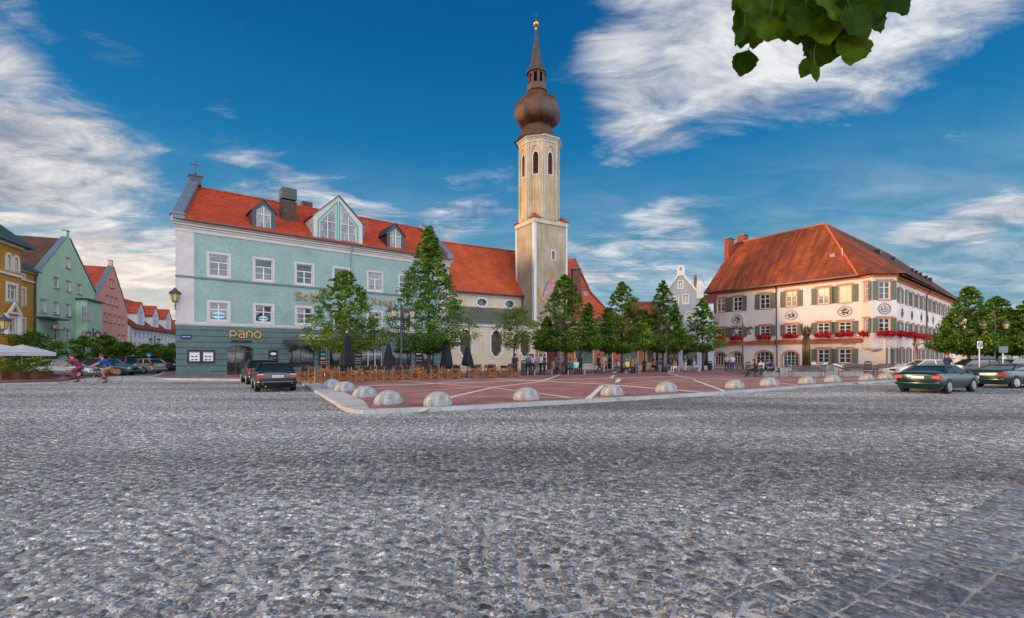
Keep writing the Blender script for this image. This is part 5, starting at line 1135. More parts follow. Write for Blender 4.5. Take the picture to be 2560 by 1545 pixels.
zb_ = fb.hit(53, 617)[1]; wall(fb, rt, rect(-4, 0, bL, zb_), hh, M_yel, name='bay_wall')
mb = MB(f.W); mb.box(bL-.01, bL+.0, -.9, 0, 0, zb_); mk('bay_side', mb, M_yel, rt)
zr_ = f.hit(78, 678)[1]; wall(f, rt, rect(bL-.0, 0, 9.0, zr_), [rect(*q) for q in wr], M_yel)
for q in hh: window(fb, rt, q, sur=.22, sm=M_white, gm=G_curt, sill=True, nv=1, bars=(.66,))
for q in wr: window(f, rt, rect(*q), sur=.2, sm=M_white, gm=G_curt, sill=True)
zc = fb.hit(30, 690)[1]; zd = fb.hit(30, 835)[1]
part('stucco_band', fb, M_white, rt, (-4, bL+.05, -.14, -.002, zc, zc+.18), (-4, bL+.05, -.14, -.002, zd, zd+.2), (-4, bL+.05, -.25, -.002, zb_-.3, zb_)); part('stucco_band', f, M_white, rt, (bL, 9, -.12, -.002, zc+.1, zc+.25), (bL, 9, -.2, -.002, zr_-.25, zr_))
q = w_[1]; mb = MB(fb.W); mb.prism([(q[0]-.5, q[3]+.35), (q[2]+.5, q[3]+.35), ((q[0]+q[2])/2, q[3]+1.35)], -.35, -.225, [[(q[0]-.0, q[3]+.5), (q[2]+.0, q[3]+.5), ((q[0]+q[2])/2, q[3]+1.1)]]); mb.box(q[0]-.5, q[0]-.25, -.3, -.05, q[1]-.2, q[3]+.35); mb.box(q[2]+.25, q[2]+.5, -.3, -.05, q[1]-.2, q[3]+.35); mk('pediment', mb, M_white, rt)
M_pat = mat('green_patina_roof', (.05, .085, .08), .5, .3, 1.5, streak=.3)
mb = MB(fb.W); e = zb_; mb.add([(-8, -.7, e), (bL+.7, -.7, e), (bL+.7, 7.5, e), (-8, 7.5, e), (-3, 3.2, e+4.6), (-3.2, 3.6, e+4.6), (-8, -.7, e-.12), (bL+.7, -.7, e-.12), (bL+.7, 7.5, e-.12), (-8, 7.5, e-.12)], [(0, 1, 4), (1, 2, 5, 4), (2, 3, 5), (3, 0, 4, 5), (0, 6, 7, 1), (1, 7, 8, 2), (6, 9, 8, 7)]); mk('turret_roof', mb, M_pat, rt)
mb = MB(f.W); slab(mb, [(bL-.5, -.5, zr_), (9.1, -.5, zr_), (9.1, 5, zr_+3.4), (bL-.5, 5, zr_+3.4)]); mk('roof', mb, M_pat, rt)
mb = MB(f.W); mb.add([(9.0, .3, 0), (9, 10, 0), (9, 10, zr_), (9, .3, zr_)], [(0, 1, 2, 3)]); mb.tube([(8.8, -.3, zr_), (8.8, -.12, zr_-.6), (8.8, -.12, 0)], .08); mk('party_wall', mb, M_dark, rt)
# far town on the right
for i, (px0, px1, Y, hz, hr, wc, tc_) in enumerate([(2400, 2500, 92, 7, 10.5, (.50, .47, .42), (.50, .10, .04)), (2505, 2640, 84, 7, 10, (.52, .53, .54), (.40, .10, .05))]):
    f = Fr(*at(px0, Y), 5); L = f.hit(px1, 900)[0]; rt = root('far_house', ['orange roofed house seen through the trees right of the town hall', 'pale house at the far right edge behind the trees'][i], 'house', f.W(L/2, 5, 0))
    hs = [rect(1+k*2.2, z, 2.1+k*2.2, z+1.5) for k in range(int((L-1.5)/2.2)) for z in (1.2, 4.2)]; wall(f, rt, rect(0, 0, L, hz), hs, stucco('far_render%d' % i, wc))
    for q in hs: window(f, rt, q, sur=.1)
    mb = MB(f.W); slab(mb, [(-.4, -.4, hz), (L+.4, -.4, hz), (L+.4, 5, hr), (-.4, 5, hr)]); slab(mb, [(-.4, 5, hr), (L+.4, 5, hr), (L+.4, 10, hz), (-.4, 10, hz)]); mk('roof', mb, tile_mat('far_tiles%d' % i, tc_, (.1, .02, .01), 5), rt)
    mb = MB(f.W); mb.add([(0, .3, 0), (0, 10, 0), (0, 10, hz), (0, 5, hr-.2), (0, .3, hz)], [(0, 4, 3, 2, 1)]); mb.add([(L, .3, 0), (L, 10, 0), (L, 10, hz), (L, 5, hr-.2), (L, .3, hz)], [(0, 1, 2, 3, 4)]); mk('gable_wall', mb, MATS['far_render%d' % i], rt)
# ================================================================ trees
M_bark = mat('grey_brown_bark', (.085, .065, .05), .9, .3, 3, .3, 20, .6, 18)
L_a = leaf_mat('linden_leaves', (.025, .07, .008), (.11, .21, .02), (.32, .40, .05))
L_b = leaf_mat('dark_linden_leaves', (.018, .06, .008), (.095, .19, .022), (.28, .38, .05))
L_c = leaf_mat('yellowish_leaves', (.04, .09, .01), (.15, .22, .02), (.34, .36, .06))
def leaves(rr, ctr, spread, per, size, tint, flat=.55):
    """clusters of small folded leaves; ctr (n,3)"""
    n = len(ctr); C = np.repeat(ctr, per, 0)+rr.normal(0, 1, (n*per, 3))*np.repeat(spread, per)[:, None]*np.array([1, 1, flat])
    T = np.repeat(tint, per); m = len(C)
    d1 = rr.normal(0, 1, (m, 3)); d1[:, 2] = d1[:, 2]*.6-.25; d1 /= np.linalg.norm(d1, axis=1)[:, None]
    up = rr.normal(0, .55, (m, 3))+np.array([0, 0, 1]); d2 = np.cross(d1, up); d2 /= np.linalg.norm(d2, axis=1)[:, None]
    s = size*rr.uniform(.6, 1.25, m)[:, None]
    q = np.stack([C-d1*s, C+d2*s*.62-d1*s*.15, C+d1*s, C-d2*s*.62-d1*s*.15], 1).reshape(-1, 3)
    return q, np.arange(m*4).reshape(-1, 4), np.repeat(T, 4)
def tree(name, label, loc, H, Rr, z0, lm, seed, group=None, n=330, per=26, size=.085, peak=1.0, lobes=(), trunk=.13, kind='cone', lean=0.0, fill=.35, expo=.68):
    rr = np.random.default_rng(seed); rt = root(name, label, 'tree', (loc[0], loc[1], .1), group)
    mb = MB(); x, y = loc; hs = H*.86
    pts = [(x+lean*(t**1.5)+.06*math.sin(t*5+seed)*t, y, .1+t*(hs-.1)) for t in [i/8 for i in range(9)]]
    mb.tube(pts, [trunk*(1.25 if i == 0 else 1)*(1-.85*i/8) for i in range(9)], 8)
    ctrs = []; spr = []; tin = []
    axes = [(0, 0, z0, H, Rr, 1.0)]+[(dx, dy, z0+dz, hh, r_, .5) for dx, dy, dz, hh, r_ in lobes]
    for (ax, ay, b, h, r_, wt) in axes:
        m = int(n*wt); t = rr.uniform(0, 1, m)**(1.25 if kind == 'cone' else 1.0)
        if kind == 'cone': prof = np.where(t < .16, (t/.16)**.5, np.clip((1-np.clip((t-.16)/.84, 0, 1))**expo-.06*np.clip(np.sin(t*3.2), 0, 1)*t, .02, 1))*(1-.1*np.sin(t*23+seed)*t)
        else: prof = np.sqrt(np.clip(1-(2*t-1)**2, 0, 1))
        a = rr.uniform(0, 2*PI, m); ang = 1+.14*np.sin(3*a+seed+t*4)+.12*np.sin(5*a+t*11)
        rad = r_*prof*ang*np.where(rr.uniform(0, 1, m) < fill, rr.uniform(.1, .8, m), rr.uniform(.78, 1.08, m))
        zz = b+t*(h-b); c_ = np.stack([x+ax+lean*.8+rad*np.cos(a), y+ay+rad*np.sin(a), zz-rad*.10], -1)
        ctrs.append(c_); spr.append(np.full(m, .11+.042*r_)*(1-.72*t if kind == 'cone' else 1)); tin.append(np.clip(rr.normal(.38, .22, m)+.12*(rad/max(r_, .1)), 0, 1))
        for k in range(int(26*wt)):
            i = rr.integers(m); p = c_[i]; zb_ = max(b-.3+.1*rr.uniform(), p[2]-math.hypot(p[0]-x-ax, p[1]-y-ay)*.75-.2); zb_ = min(zb_, hs*.95)
            f_ = (zb_-.1)/(hs-.1); mb.tube([(x+lean*max(f_, 0)**1.5, y, zb_), ((x+p[0])/2+rr.normal(0, .06), (y+p[1])/2, (zb_+p[2])/2+.12), tuple(p)], [trunk*.34*(1.1-f_), trunk*.2, .012], 5)
    mk('trunk', mb, M_bark, rt, True)
    q, f_, tn = leaves(rr, np.concatenate(ctrs), np.concatenate(spr), per, size, np.concatenate(tin))
    npmesh('crown', q, f_, lm, rt, ORG[rt.name], tn); return rt
def tpos(px, Y): return at(px, Y)
def ztop(py, Y): return EYE+(HZ-py)/K*Y
GT = 'young lindens standing round the square'
tree('linden_tree', 'broad leafy linden in front of the middle of the green building', tpos(864, 34.4), ztop(678, 34.4), 2.75, 2.1, L_a, 1, GT, n=640, size=.085, expo=.55, trunk=.10)
tree('linden_tree', 'tallest pointed linden before the right end of the green building', tpos(1073, 36.5), ztop(566, 36.5), 3.1, 2.05, L_b, 2, GT, n=1020, per=28, size=.085, trunk=.15, expo=.8)
tree('linden_tree', 'small young linden with a thin leaning trunk before the church windows', tpos(1283, 39.5), ztop(768, 39.5), 1.75, 2.35, L_c, 3, GT, n=150, size=.085, trunk=.085, lean=.35, kind='ball', fill=.5)
tree('linden_tree', 'dense dark linden hiding the foot of the church tower', tpos(1417, 42), ztop(688, 42), 2.75, 2.25, L_b, 4, GT, n=560, size=.095, lean=-.25, trunk=.15, lobes=[(2.1, 0, .0, 6.3, 1.1), (-1.4, 0, 0, 5.0, 1.4)])
tree('linden_tree', 'linden with a slender tip before the salmon shop building', tpos(1555, 46), ztop(706, 46), 2.85, 2.2, L_a, 5, GT, n=500, size=.10, trunk=.15, lobes=[(-1.3, .2, 0, 6.3, 1.3), (1.7, .1, .2, 6.0, 1.3)])
tree('linden_tree', 'yellowish linden low between the salmon shop and the next linden', tpos(1611, 50), ztop(775, 50), 2.0, 2.5, L_c, 6, GT, n=220, size=.10, trunk=.1)
tree('linden_tree', 'narrow tall linden beside the plum coloured lamp post', tpos(1658, 48.5), ztop(702, 48.5), 2.2, 2.2, L_b, 7, GT, n=430, size=.10, trunk=.16, lobes=[(1.4, .3, .2, 7.0, 1.0)])
tree('linden_tree', 'linden directly behind the narrow tall one, in front of the grey blue house', tpos(1686, 54), ztop(775, 54), 1.9, 2.4, L_a, 8, GT, n=240, size=.11, trunk=.1)
tree('linden_tree', 'small conical linden before the left end of the town hall', tpos(1757, 53), ztop(745, 53), 2.1, 2.3, L_a, 9, GT, n=330, size=.11, trunk=.12)
GR = 'street trees right of the town hall'
for i, (px, Y, py, r_, nm) in enumerate([(2422, 45, 716, 2.9, 'wide layered green tree nearest the shaded side of the town hall'), (2492, 47, 742, 3.1, 'bushy tree behind the two lantern lamp at the right edge'), (2565, 44, 752, 2.8, 'tree cut by the right edge of the view above parked cars')]):
    tree('street_tree', nm, tpos(px, Y), ztop(py, Y), r_, 2.0, L_a if i != 1 else L_b, 20+i, GR, n=520, size=.11, trunk=.15, lobes=[(-1.7, 0, .2, 5.6, 1.4), (1.8, 0, .3, 5.8, 1.3)])
GL_ = 'trees along the left street'
for i, (px, Y, py, r_, z0, kd, nm, lm) in enumerate([(84, 41, 834, 1.95, 1.2, 'ball', 'round dark clipped tree before the yellow house', L_b), (207, 44, 842, 1.2, 1.3, 'ball', 'loose open tree before the bay of the mint house', L_b), (262, 50, 838, 1.0, 1.6, 'ball', 'thin leafy tree before the pink house', L_a),
     (309, 50, 857, 1.35, 1.35, 'ball', 'small round tree with bent trunk before the white terrace', L_b), (365, 62, 862, 1.3, 1.5, 'ball', 'first of the low green trees before the white terrace', L_a), (398, 60, 862, 1.5, 1.5, 'ball', 'low green tree behind the parking sign', L_a), (428, 58, 860, 1.4, 1.4, 'ball', 'low green tree next to the corner of the green building', L_a)]):
    tree('street_tree', nm, tpos(px, Y), ztop(py, Y), r_, z0, lm, 40+i, GL_, n=210 if i != 1 else 90, size=.10, trunk=.09, kind=kd, fill=.5)
# the linden the photographer stands under: its twig hangs into view at upper right
def big_leaf(mbv, base, d, w, L, droop, seed):
    rr = random.Random(seed); d = Vector(d).normalized(); up = Vector((rr.uniform(-.4, .4), -1+rr.uniform(-.3, .3), .35)); s = d.cross(up).normalized(); nrm = s.cross(d).normalized(); o = Vector(base)
    prof = [(0, .02), (.04, .30), (.10, .42), (.16, .46), (.25, .53), (.34, .51), (.45, .53), (.55, .46), (.65, .43), (.74, .32), (.82, .26), (.88, .15), (.95, .09), (1.0, .012)]; rows = []; wv = rr.uniform(0, 6)
    for i, (t, a) in enumerate(prof):
        c_ = o+d*L*t+nrm*(-droop*t*t*L); j = 1+rr.uniform(-.05, .05)
        for k in (-1, -.55, 0, .55, 1): rows.append(c_+s*w*a*k*j+nrm*(.05*abs(k)*w+.035*w*abs(k)*math.sin(i*1.7+wv+k)-(.05*w*abs(k)**2 if t > .3 else 0))-d*(L*.09*abs(k) if i == 0 else 0))
    fs = [(i*5+k, i*5+k+1, (i+1)*5+k+1, (i+1)*5+k) for i in range(len(prof)-1) for k in range(4)]; mbv.add(rows, fs)
def ex_big(n, c_, b, tc):
    g_ = n.new('ShaderNodeNewGeometry').outputs['Random Per Island']; cc = n.mix(g_, (.012, .045, .001), (.085, .15, .003))
    v = n.noise(tc, 22, 5, .65); k = n.rng(v, .3, .7, .55, 1.45); cc = n.mix(1.0, cc, n.comb(k, k, k), blend='MULTIPLY')
    tr = n.new('ShaderNodeBsdfTranslucent'); n.set(tr.inputs[0], n.mix(1.0, cc, (1.0, 1.1, .3), blend='MULTIPLY')); mx = n.new('ShaderNodeMixShader'); mx.inputs[0].default_value = .5
    n.l.new(b.outputs[0], mx.inputs[1]); n.l.new(tr.outputs[0], mx.inputs[2]); n.l.new(mx.outputs[0], n.n['Material Output'].inputs[0]); return cc
rt = root('overhanging_linden', 'dark green leaf cluster of a tree hanging into the upper right sky', 'tree', (4.3, -1.0, 0))
mb = MB(); mb.tube([(4.3, -1.0, 0), (4.25, -1.0, 1.5), (4.1, -.9, 3.2), (3.9, -.8, 6)], [.22, .18, .15, .08], 12); mb.tube([(4.15, -.95, 2.6), (3.4, -.2, 3.3), (2.4, .9, 3.55), (1.75, 1.62, 3.42)], [.08, .05, .025, .012], 8); mk('trunk', mb, M_bark, rt, True)
YB = 1.75
def bp(px, py, Y=YB): return ((px-1280)/K*Y, Y, EYE+(HZ-py)/K*Y)
tw_ = MB(); lv = MB(); rr = random.Random(11)
mains = [[(1.75, 1.62, 3.42), bp(2230, -330), bp(2190, -120), bp(2150, 60)], [bp(2210, -250), bp(2080, -90), bp(1985, 30), bp(1930, 60)], [bp(2100, -110), bp(2050, 30), bp(2020, 90), bp(2010, 140)], [bp(1960, -20), bp(1880, -30), bp(1835, 15)]]
for p in mains: tw_.tube(p, [.009, .007, .005, .003][:len(p)], 6)
LF = [(1905, -10, 95, 125, -.1), (1960, -20, 110, 120, .15), (2060, -25, 120, 115, .3), (2150, -30, 115, 120, .1), (2205, -40, 90, 105, .5), (1925, 45, 90, 75, -.3), (1880, 10, 75, 110, -.25), (1995, 10, 90, 90, .2), (2090, 40, 95, 115, .35), (2075, 55, 110, 110, -.2), (2120, 20, 95, 95, .6), (2015, 70, 55, 60, .05), (2140, 90, 80, 75, -.25), (2050, 20, 90, 120, 0), (1985, 40, 60, 75, -.4), (2170, 10, 80, 90, .2),
      (1868, 132, 58, 58, -.25), (2028, 148, 38, 48, -.5), (2036, 165, 20, 42, .1), (1862, 68, 24, 62, -.55), (1850, -10, 26, 40, -.5), (1940, -60, 110, 110, 0), (2040, -70, 120, 120, 0), (2130, -80, 120, 110, .2), (2190, -100, 110, 110, 0)]
r9 = random.Random(4)
LF += [(r9.uniform(1880, 2200), r9.uniform(-60, 30), r9.uniform(45, 80), r9.uniform(50, 90), r9.uniform(-.6, .6)) for _ in range(22)]
for i, (px, py, w, L_, sl_) in enumerate(LF):
    Y = YB+rr.uniform(-.12, .12); b0 = bp(px, py, Y); s_ = Y/K
    big_leaf(lv, b0, (sl_, rr.uniform(-.25, .25), -1), w*s_*1.02, L_*s_, rr.uniform(-.1, .12), i); tw_.tube([b0, (b0[0]-sl_*.01+rr.uniform(-.01, .02), Y, b0[2]+.05), (b0[0]+rr.uniform(.0, .03), Y, b0[2]+.09)], [.0018, .0015, .0012], 5)
mk('twig', tw_, mat('green_twig', (.05, .05, .02), .7), rt, True); mk('leaf_cluster', lv, mat('big_linden_leaf', (.05, .09, .006), .7, extra=ex_big, spec=.1), rt, True)

# ================================================================ bollards
M_boll = mat('weathered_granite_dome', (.31, .31, .31), .95, .32, 5.5, .38, 30, .5, 30, streak=.3, spec=.08)
nb = ['farthest along the left kerb', 'second from the car on the left kerb', 'with a small dark mark on its side', 'just left of the corner of the square', 'nearest, right of the corner of the square', 'first along the right kerb after the corner pair', 'second along the right kerb', 'in front of the salmon shop', 'in front of the narrow lindens', 'before the seated people', 'before the left bench by the fountain', 'before the bronze ears', 'between the two long benches', 'before the right bench', 'last one before the moving cars']
bl_ = [(830, 973.5, .9), (863, 982, .9), (912, 997, .9), (971.5, 1014, .9), (1095, 1017, .9), (1316, 1003, .9), (1530, 991.5, .9), (1666, 983, .9), (1837, 974, .9), (1923.5, 967.6, .9), (2017, 962.6, .9), (2082, 958.5, .9), (2167, 953.5, .9), (2214, 950.5, .88), (2264, 947.6, .85)]
for i, (px, py, d) in enumerate(bl_):
    x, y = gp(px, py-3, .12); mb = MB(); r_ = d/2*(1+.03*math.sin(i*3)); mb.lathe([(r_*.97, 0), (r_, .05)]+[(r_*math.cos(PI/2*k/9), .05+r_*.88*math.sin(PI/2*k/9)) for k in range(1, 9)]+[(.01, .05+r_*.88)], 28, (x, y, .12), i)
    mk('stone_bollard', mb, M_boll, None, True, (x, y, .12), label='half round granite bollard '+nb[i], cat='bollard', group='granite bollards along the kerb of the square')
x, y = gp(912, 994, .12); 

# ================================================================ street lamps
def lamp(px, Y, zl, arms, label, s=.8, gm=None, col=None, arm=.55, top=.25, dark=False):
    x, y = at(px, Y); rt = root('street_lamp', label, 'street lamp', (x, y, .12), group='lantern street lamps'); m = col or M_lamp
    mb = MB(); mb.tube([(x, y, .12), (x, y, .8), (x, y, 1.0), (x, y, zl+.6*s+top)], [.10, .10, .075, .06], 10); mb.sphere((x, y, zl+.62*s+top), .08, 8, 5); mk('pole', mb, m, rt, True)
    for a in arms:
        a = R(a); ex, ey = x+arm*math.cos(a), y+arm*math.sin(a); mb = MB(); mb.tube([(x, y, zl-.1), ((x+ex)/2, (y+ey)/2, zl-.14), (ex, ey, zl-.1), (ex, ey, zl)], .028, 6); mb.tube([(x, y, zl+.35*s), ((x*2+ex)/3, (y*2+ey)/3, zl+.2*s), (x*.4+ex*.6, y*.4+ey*.6, zl-.1)], .018, 5)
        ar = mk('arm', mb, m, rt, True); gl, me = lantern_mesh(ex, ey, zl, s); mk('lantern_glass', gl, gm or M_lglass, ar); mk('lantern_cap', me, m, ar)
M_plum = mat('plum_lamp_paint', (.10, .045, .055), .5, .2, 3, spec=.5)
lamp(1003, 33.5, 4.35, (170, 250, -10, 80), 'four armed lantern lamp between the two tallest lindens', s=.95, arm=.82)
lamp(1400, 41.0, 4.4, (180, 0), 'two armed grey lantern lamp in front of the church door', s=.95, arm=.56, col=mat('grey_lamp_paint', (.10, .10, .12), .5))
lamp(1666, 47.0, 4.25, (180, 0), 'two armed plum lantern lamp in front of the narrow tall linden', s=.85, arm=.5, col=M_plum)
lamp(1857, 48.0, 3.95, (195, 165, -15, 15), 'dark lamp with a cluster of lanterns before the town hall windows', s=.95, arm=.75, col=M_dark, top=.45)
lamp(2487, 43, 4.1, (180, 0), 'black lamp with two amber lanterns before the street trees on the right', s=1.15, arm=1.0, gm=M_lglass2, top=.5)
lamp(233, 46, 3.5, (180, 0, 90), 'black lamp before the pink house behind the cyclists', s=.85, arm=.45, col=M_dark)
lamp(387, 60, 3.4, (180, 0), 'far thin lamp among the low trees of the left street', s=.8, arm=.5, col=M_dark)
lamp(-8, 24, 3.0, (0, 180), 'lamp whose amber lantern just enters at the left edge', s=.95, arm=.32, gm=M_lglass2)

# ================================================================ café terrace
M_beech = mat('orange_beech_wood', (.34, .125, .035), .5, .3, 5, .1, 30)
M_canv = mat('navy_canvas', (.018, .02, .03), .9, .2, 5, bump=.2)
M_steel = mat('brushed_steel', (.42, .43, .45), .3, .1, 4, metal=.8)
def director_chair():
    rt = root('director_chair', 'x', 'chair')
    w, d = .27, .22
    for s in (-1, 1):
        mb = MB(); mb.box(s*w-.018, s*w+.018, -d, -d+.04, .0, .64); mb.box(s*w-.018, s*w+.018, d-.04, d, .0, .9); mb.box(s*w-.02, s*w+.02, -d-.02, d+.02, .0, .035); mb.box(s*w-.035, s*w+.035, -d-.04, d+.02, .64, .665); mb.box(s*w-.015, s*w+.015, -d, d, .43, .46); mk('side_frame', mb, M_beech, rt)
    for yy in (-d+.02, d-.02):
        mb = MB(); mb.bar((-w, yy, .05), (w, yy, .44), .022, .035); mb.bar((w, yy+.02, .05), (-w, yy+.02, .44), .022, .035); mk('cross_brace', mb, M_beech, rt)
    mb = MB(); n_ = 6; vs = []
    for i in range(n_+1): t = i/n_; z = .455-.03*math.sin(PI*t); vs += [(-w+2*w*t, -d, z), (-w+2*w*t, d, z), (-w+2*w*t, d, z-.008), (-w+2*w*t, -d, z-.008)]
    mb.add(vs, [(i*4+k, i*4+(k+1) % 4, i*4+4+(k+1) % 4, i*4+4+k) for i in range(n_) for k in range(4)]); mk('seat', mb, M_canv, rt)
    mb = MB(); vs = []
    for i in range(n_+1): t = i/n_; y_ = d-.02+.05*math.sin(PI*t); vs += [(-w+2*w*t, y_, .66), (-w+2*w*t, y_, .86-.012*math.sin(PI*t)), (-w+2*w*t, y_+.01, .86-.012*math.sin(PI*t)), (-w+2*w*t, y_+.01, .66)]
    mb.add(vs, [(i*4+k, i*4+(k+1) % 4, i*4+4+(k+1) % 4, i*4+4+k) for i in range(n_) for k in range(4)]); mk('backrest', mb, M_canv, rt)
    index_kids(rt); return rt
dc = director_chair(); used = [0]
def put_chair(px, Y, rz, label):
    o = dc if used[0] == 0 else copy_tree(dc); used[0] += 1
    x, y = at(px, Y); o.location = (x, y, .125); o.rotation_euler = (0, 0, R(rz)); o['label'] = label; o['category'] = 'chair'; o['group'] = "director's chairs of the café terrace"; ORG[o.name] = (x, y, .125)
T1 = ['behind the black convertible', 'right of the slim pole', 'left of the tallest left parasol', 'at the foot of the tallest left parasol', 'right of the tallest left parasol', 'behind the two small left bollards', 'left of the narrow parasol', 'right of the narrow parasol', 'left of the four armed lamp', 'right of the four armed lamp', 'before the trunk of the tallest linden', 'right of the trunk of the tallest linden', 'left of the third parasol', 'right of the third parasol', 'left of the smallest parasol', 'right of the smallest parasol', 'below the second church window', 'at the right end of the front row', 'next to the man in the dark suit']
front = [(762, 27.2, 10), (787, 27.3, 150), (838, 28.2, -60), (863, 28.6, 175), (893, 29.3, 60), (921, 30.2, 170), (950, 30.4, 100), (969, 31, -150), (997, 31.4, 185), (1016, 32, 20), (1040, 32.4, 95), (1066, 32.8, 205), (1087, 33.2, 20), (1115, 33.4, 80), (1140, 33.8, 0), (1182, 34.6, -10), (1229, 35.4, 30), (1287, 36.3, 15), (1262, 36.4, 170)]
for i, (px, Y, rz) in enumerate(front): put_chair(px, Y, rz, "orange wooden director's chair in the front row, "+T1[i])
rr = random.Random(5)
T2 = ['left end', 'slim pole', 'tall left parasol', 'first linden', 'small left bollards', 'narrow parasol', 'four armed lamp', 'tallest linden', 'third parasol', 'smallest parasol', 'second church window', 'leaning linden']
for r_, (dY, nm) in enumerate(((1.6, 'second row'), (3.2, 'third row'), (4.8, 'fourth row'), (6.6, 'rear row'))):
    for i in range(12):
        px = 770+i*46+rr.uniform(-9, 9); Y = 27.4+(px-770)*.0175+dY+rr.uniform(-.4, .4)
        put_chair(px, Y, rr.uniform(0, 360), "wooden director's chair in the %s, near the %s" % (nm, T2[i]))
def cafe_table(px, Y, lab, first=[None]):
    x, y = at(px, Y)
    if first[0] is None:
        rt = root('cafe_table', lab, 'table', (0, 0, 0)); mb = MB(); mb.box(-.34, .34, -.34, .34, .71, .735); mk('table_top', mb, mat('table_top_wood', (.40, .17, .05), .4, .2, 4), rt); mb = MB(); mb.tube([(0, 0, .03), (0, 0, .71)], .028, 8); mk('pedestal', mb, M_steel, rt, True); mb = MB(); mb.lathe([(.22, 0), (.2, .025), (.03, .035)], 14); mk('foot', mb, M_steel, rt, True); index_kids(rt); first[0] = rt; o = rt
    else: o = copy_tree(first[0])
    o.location = (x, y, .125); o['label'] = lab; o['category'] = 'table'; o['group'] = 'square café tables'; ORG[o.name] = (x, y, .125)
for i, (px, Y, nm) in enumerate([(812, 28.6, 'behind the leftmost bollard'), (905, 30.6, 'between the first two parasols'), (978, 31.9, 'left of the four armed lamp'), (1052, 33.3, 'before the trunk of the tallest linden'), (1101, 34.1, 'left of the third parasol'), (1160, 34.6, 'below the smallest parasol'), (1272, 37, 'beside the leaning linden'), (860, 31.6, 'behind the tallest left parasol'), (1205, 38, 'under the middle church window')]): cafe_table(px, Y, 'square wooden café table on a steel pedestal '+nm)
def parasol(px, Y, zt, zb, r_, label, tip=True):
    x, y = at(px, Y); rt = root('closed_parasol', label, 'parasol', (x, y, .12), group='closed dark parasols of the terrace')
    n_ = 32; prof = [(1.0, zb), (.97, zb+(zt-zb)*.12), (.82, zb+(zt-zb)*.35), (.58, zb+(zt-zb)*.6), (.34, zb+(zt-zb)*.85), (.16, zb+(zt-zb)*.96), (.05, zt)]; vs = []
    for q, z in prof:
        for k in range(n_): a = 2*PI*k/n_; rad = r_*q*(1+.20*math.cos(a*8)+.05*math.sin(a*3+px)); vs.append((x+rad*math.cos(a), y+rad*math.sin(a), z+(.05*math.cos(a*8) if z == zb else 0)))
    mb = MB(); mb.add(vs, [(i*n_+k, i*n_+(k+1) % n_, (i+1)*n_+(k+1) % n_, (i+1)*n_+k) for i in range(len(prof)-1) for k in range(n_)]+[tuple(range(n_-1, -1, -1)), tuple((len(prof)-1)*n_+k for k in range(n_))]); mk('canopy', mb, mat('black_parasol_cloth', (.010, .011, .016), .85, .25, 3, bump=.2), rt, True)
    mb = MB(); mb.tube([(x, y, .2), (x, y, zt)], .03, 8); mk('pole', mb, M_steel, rt, True); mb = MB(); mb.lathe([(.35, 0), (.35, .06), (.06, .1), (.04, .3)], 16, (x, y, .12)); mk('base', mb, M_dark, rt)
    if tip: mb = MB(); mb.sphere((x, y, zt+.04), .07, 8, 6); mk('finial', mb, mat('gilt_finial', (.6, .4, .2), .4), rt, True)
parasol(867, 30, ztop(832, 30), .95, .42, 'closed black parasol with golden tip before the first linden')
parasol(972, 32.5, ztop(857, 32.5), .9, .36, 'closed black parasol left of the four armed lamp', False)
parasol(1117, 35, ztop(842, 35), .8, .40, 'tall closed black parasol with pale tip at the right end of the green building')
parasol(1169, 35.5, ztop(865, 35.5), 1.0, .38, 'shortest closed black parasol in front of the church wall', False)
# clipped bay tree in a tub by the second door
tree('potted_bay_tree', 'little round bay tree in a pot by the terrace near the four armed lamp', at(1012-12, 38), 3.0, .42, 2.15, L_b, 77, None, n=26, per=22, size=.06, trunk=.03, kind='ball', fill=.5)

# ================================================================ benches, bins, fountain
M_bwood = mat('dark_bench_slats', (.07, .045, .045), .6, .2, 4); M_iron = mat('dark_bench_iron', (.03, .03, .035), .45, spec=.5)
def bench(x0, x1, Y, rz, label, back=True, seatc=None, wm=None):
    xa, _ = at(x0, Y); xb, _ = at(x1, Y); L = xb-xa; rt = root('park_bench' if back else 'seat_bench', label, 'bench', (0, 0, 0))
    mb = MB()
    for k in range(4): mb.box(-L/2, L/2, -.22+k*.115, -.12+k*.115, .43, .46)
    mk('seat', mb, wm or M_bwood, rt)
    if back:
        mb = MB()
        for k in range(4): mb.box(-L/2, L/2, .26+k*.02, .285+k*.02, .52+k*.1, .6+k*.1)
        mk('backrest', mb, wm or M_bwood, rt)
    for xx in ([-L/2+.05, L/2-.05] if L < 2.8 else [-L/2+.05, 0, L/2-.05]):
        mb = MB(); mb.bar((xx, -.2, 0), (xx, -.2, .43), .035); mb.tube([(xx, .2, 0), (xx, .2, .45), (xx, .3, .85)] if back else [(xx, .2, 0), (xx, .2, .43)], .018, 6); mb.bar((xx, -.22, .43), (xx, .24, .43), .03)
        if back: mb.tube([(xx, -.22, .43), (xx, -.22, .64), (xx, .0, .67), (xx, .26, .64)], .014, 6)
        mk('leg', mb, seatc or M_iron, rt)
    rt.location = ((xa+xb)/2, Y, .125); rt.rotation_euler[2] = R(rz); rt['group'] = 'benches on the square'; return rt
bench(1974, 2059, 35.2, 180, 'long slatted bench with its back to the camera before the bronze ears')
bench(2100, 2190, 35.6, 180, 'long slatted bench with its back to the camera, right of the steel bin')
bench(2188, 2230, 43, 180, 'short slatted bench standing farthest right before the town hall')
bench(2118, 2165, 41, 0, 'slatted bench facing the camera behind the right long bench')
bench(1866, 1903, 37.2, 165, 'slatted bench of the long haired woman left of the fountain')
bench(1842, 1862, 47, 0, 'slatted bench at the foot of the dark cluster lamp')
GBn = mat('pale_bench_steel', (.5, .5, .5), .4)
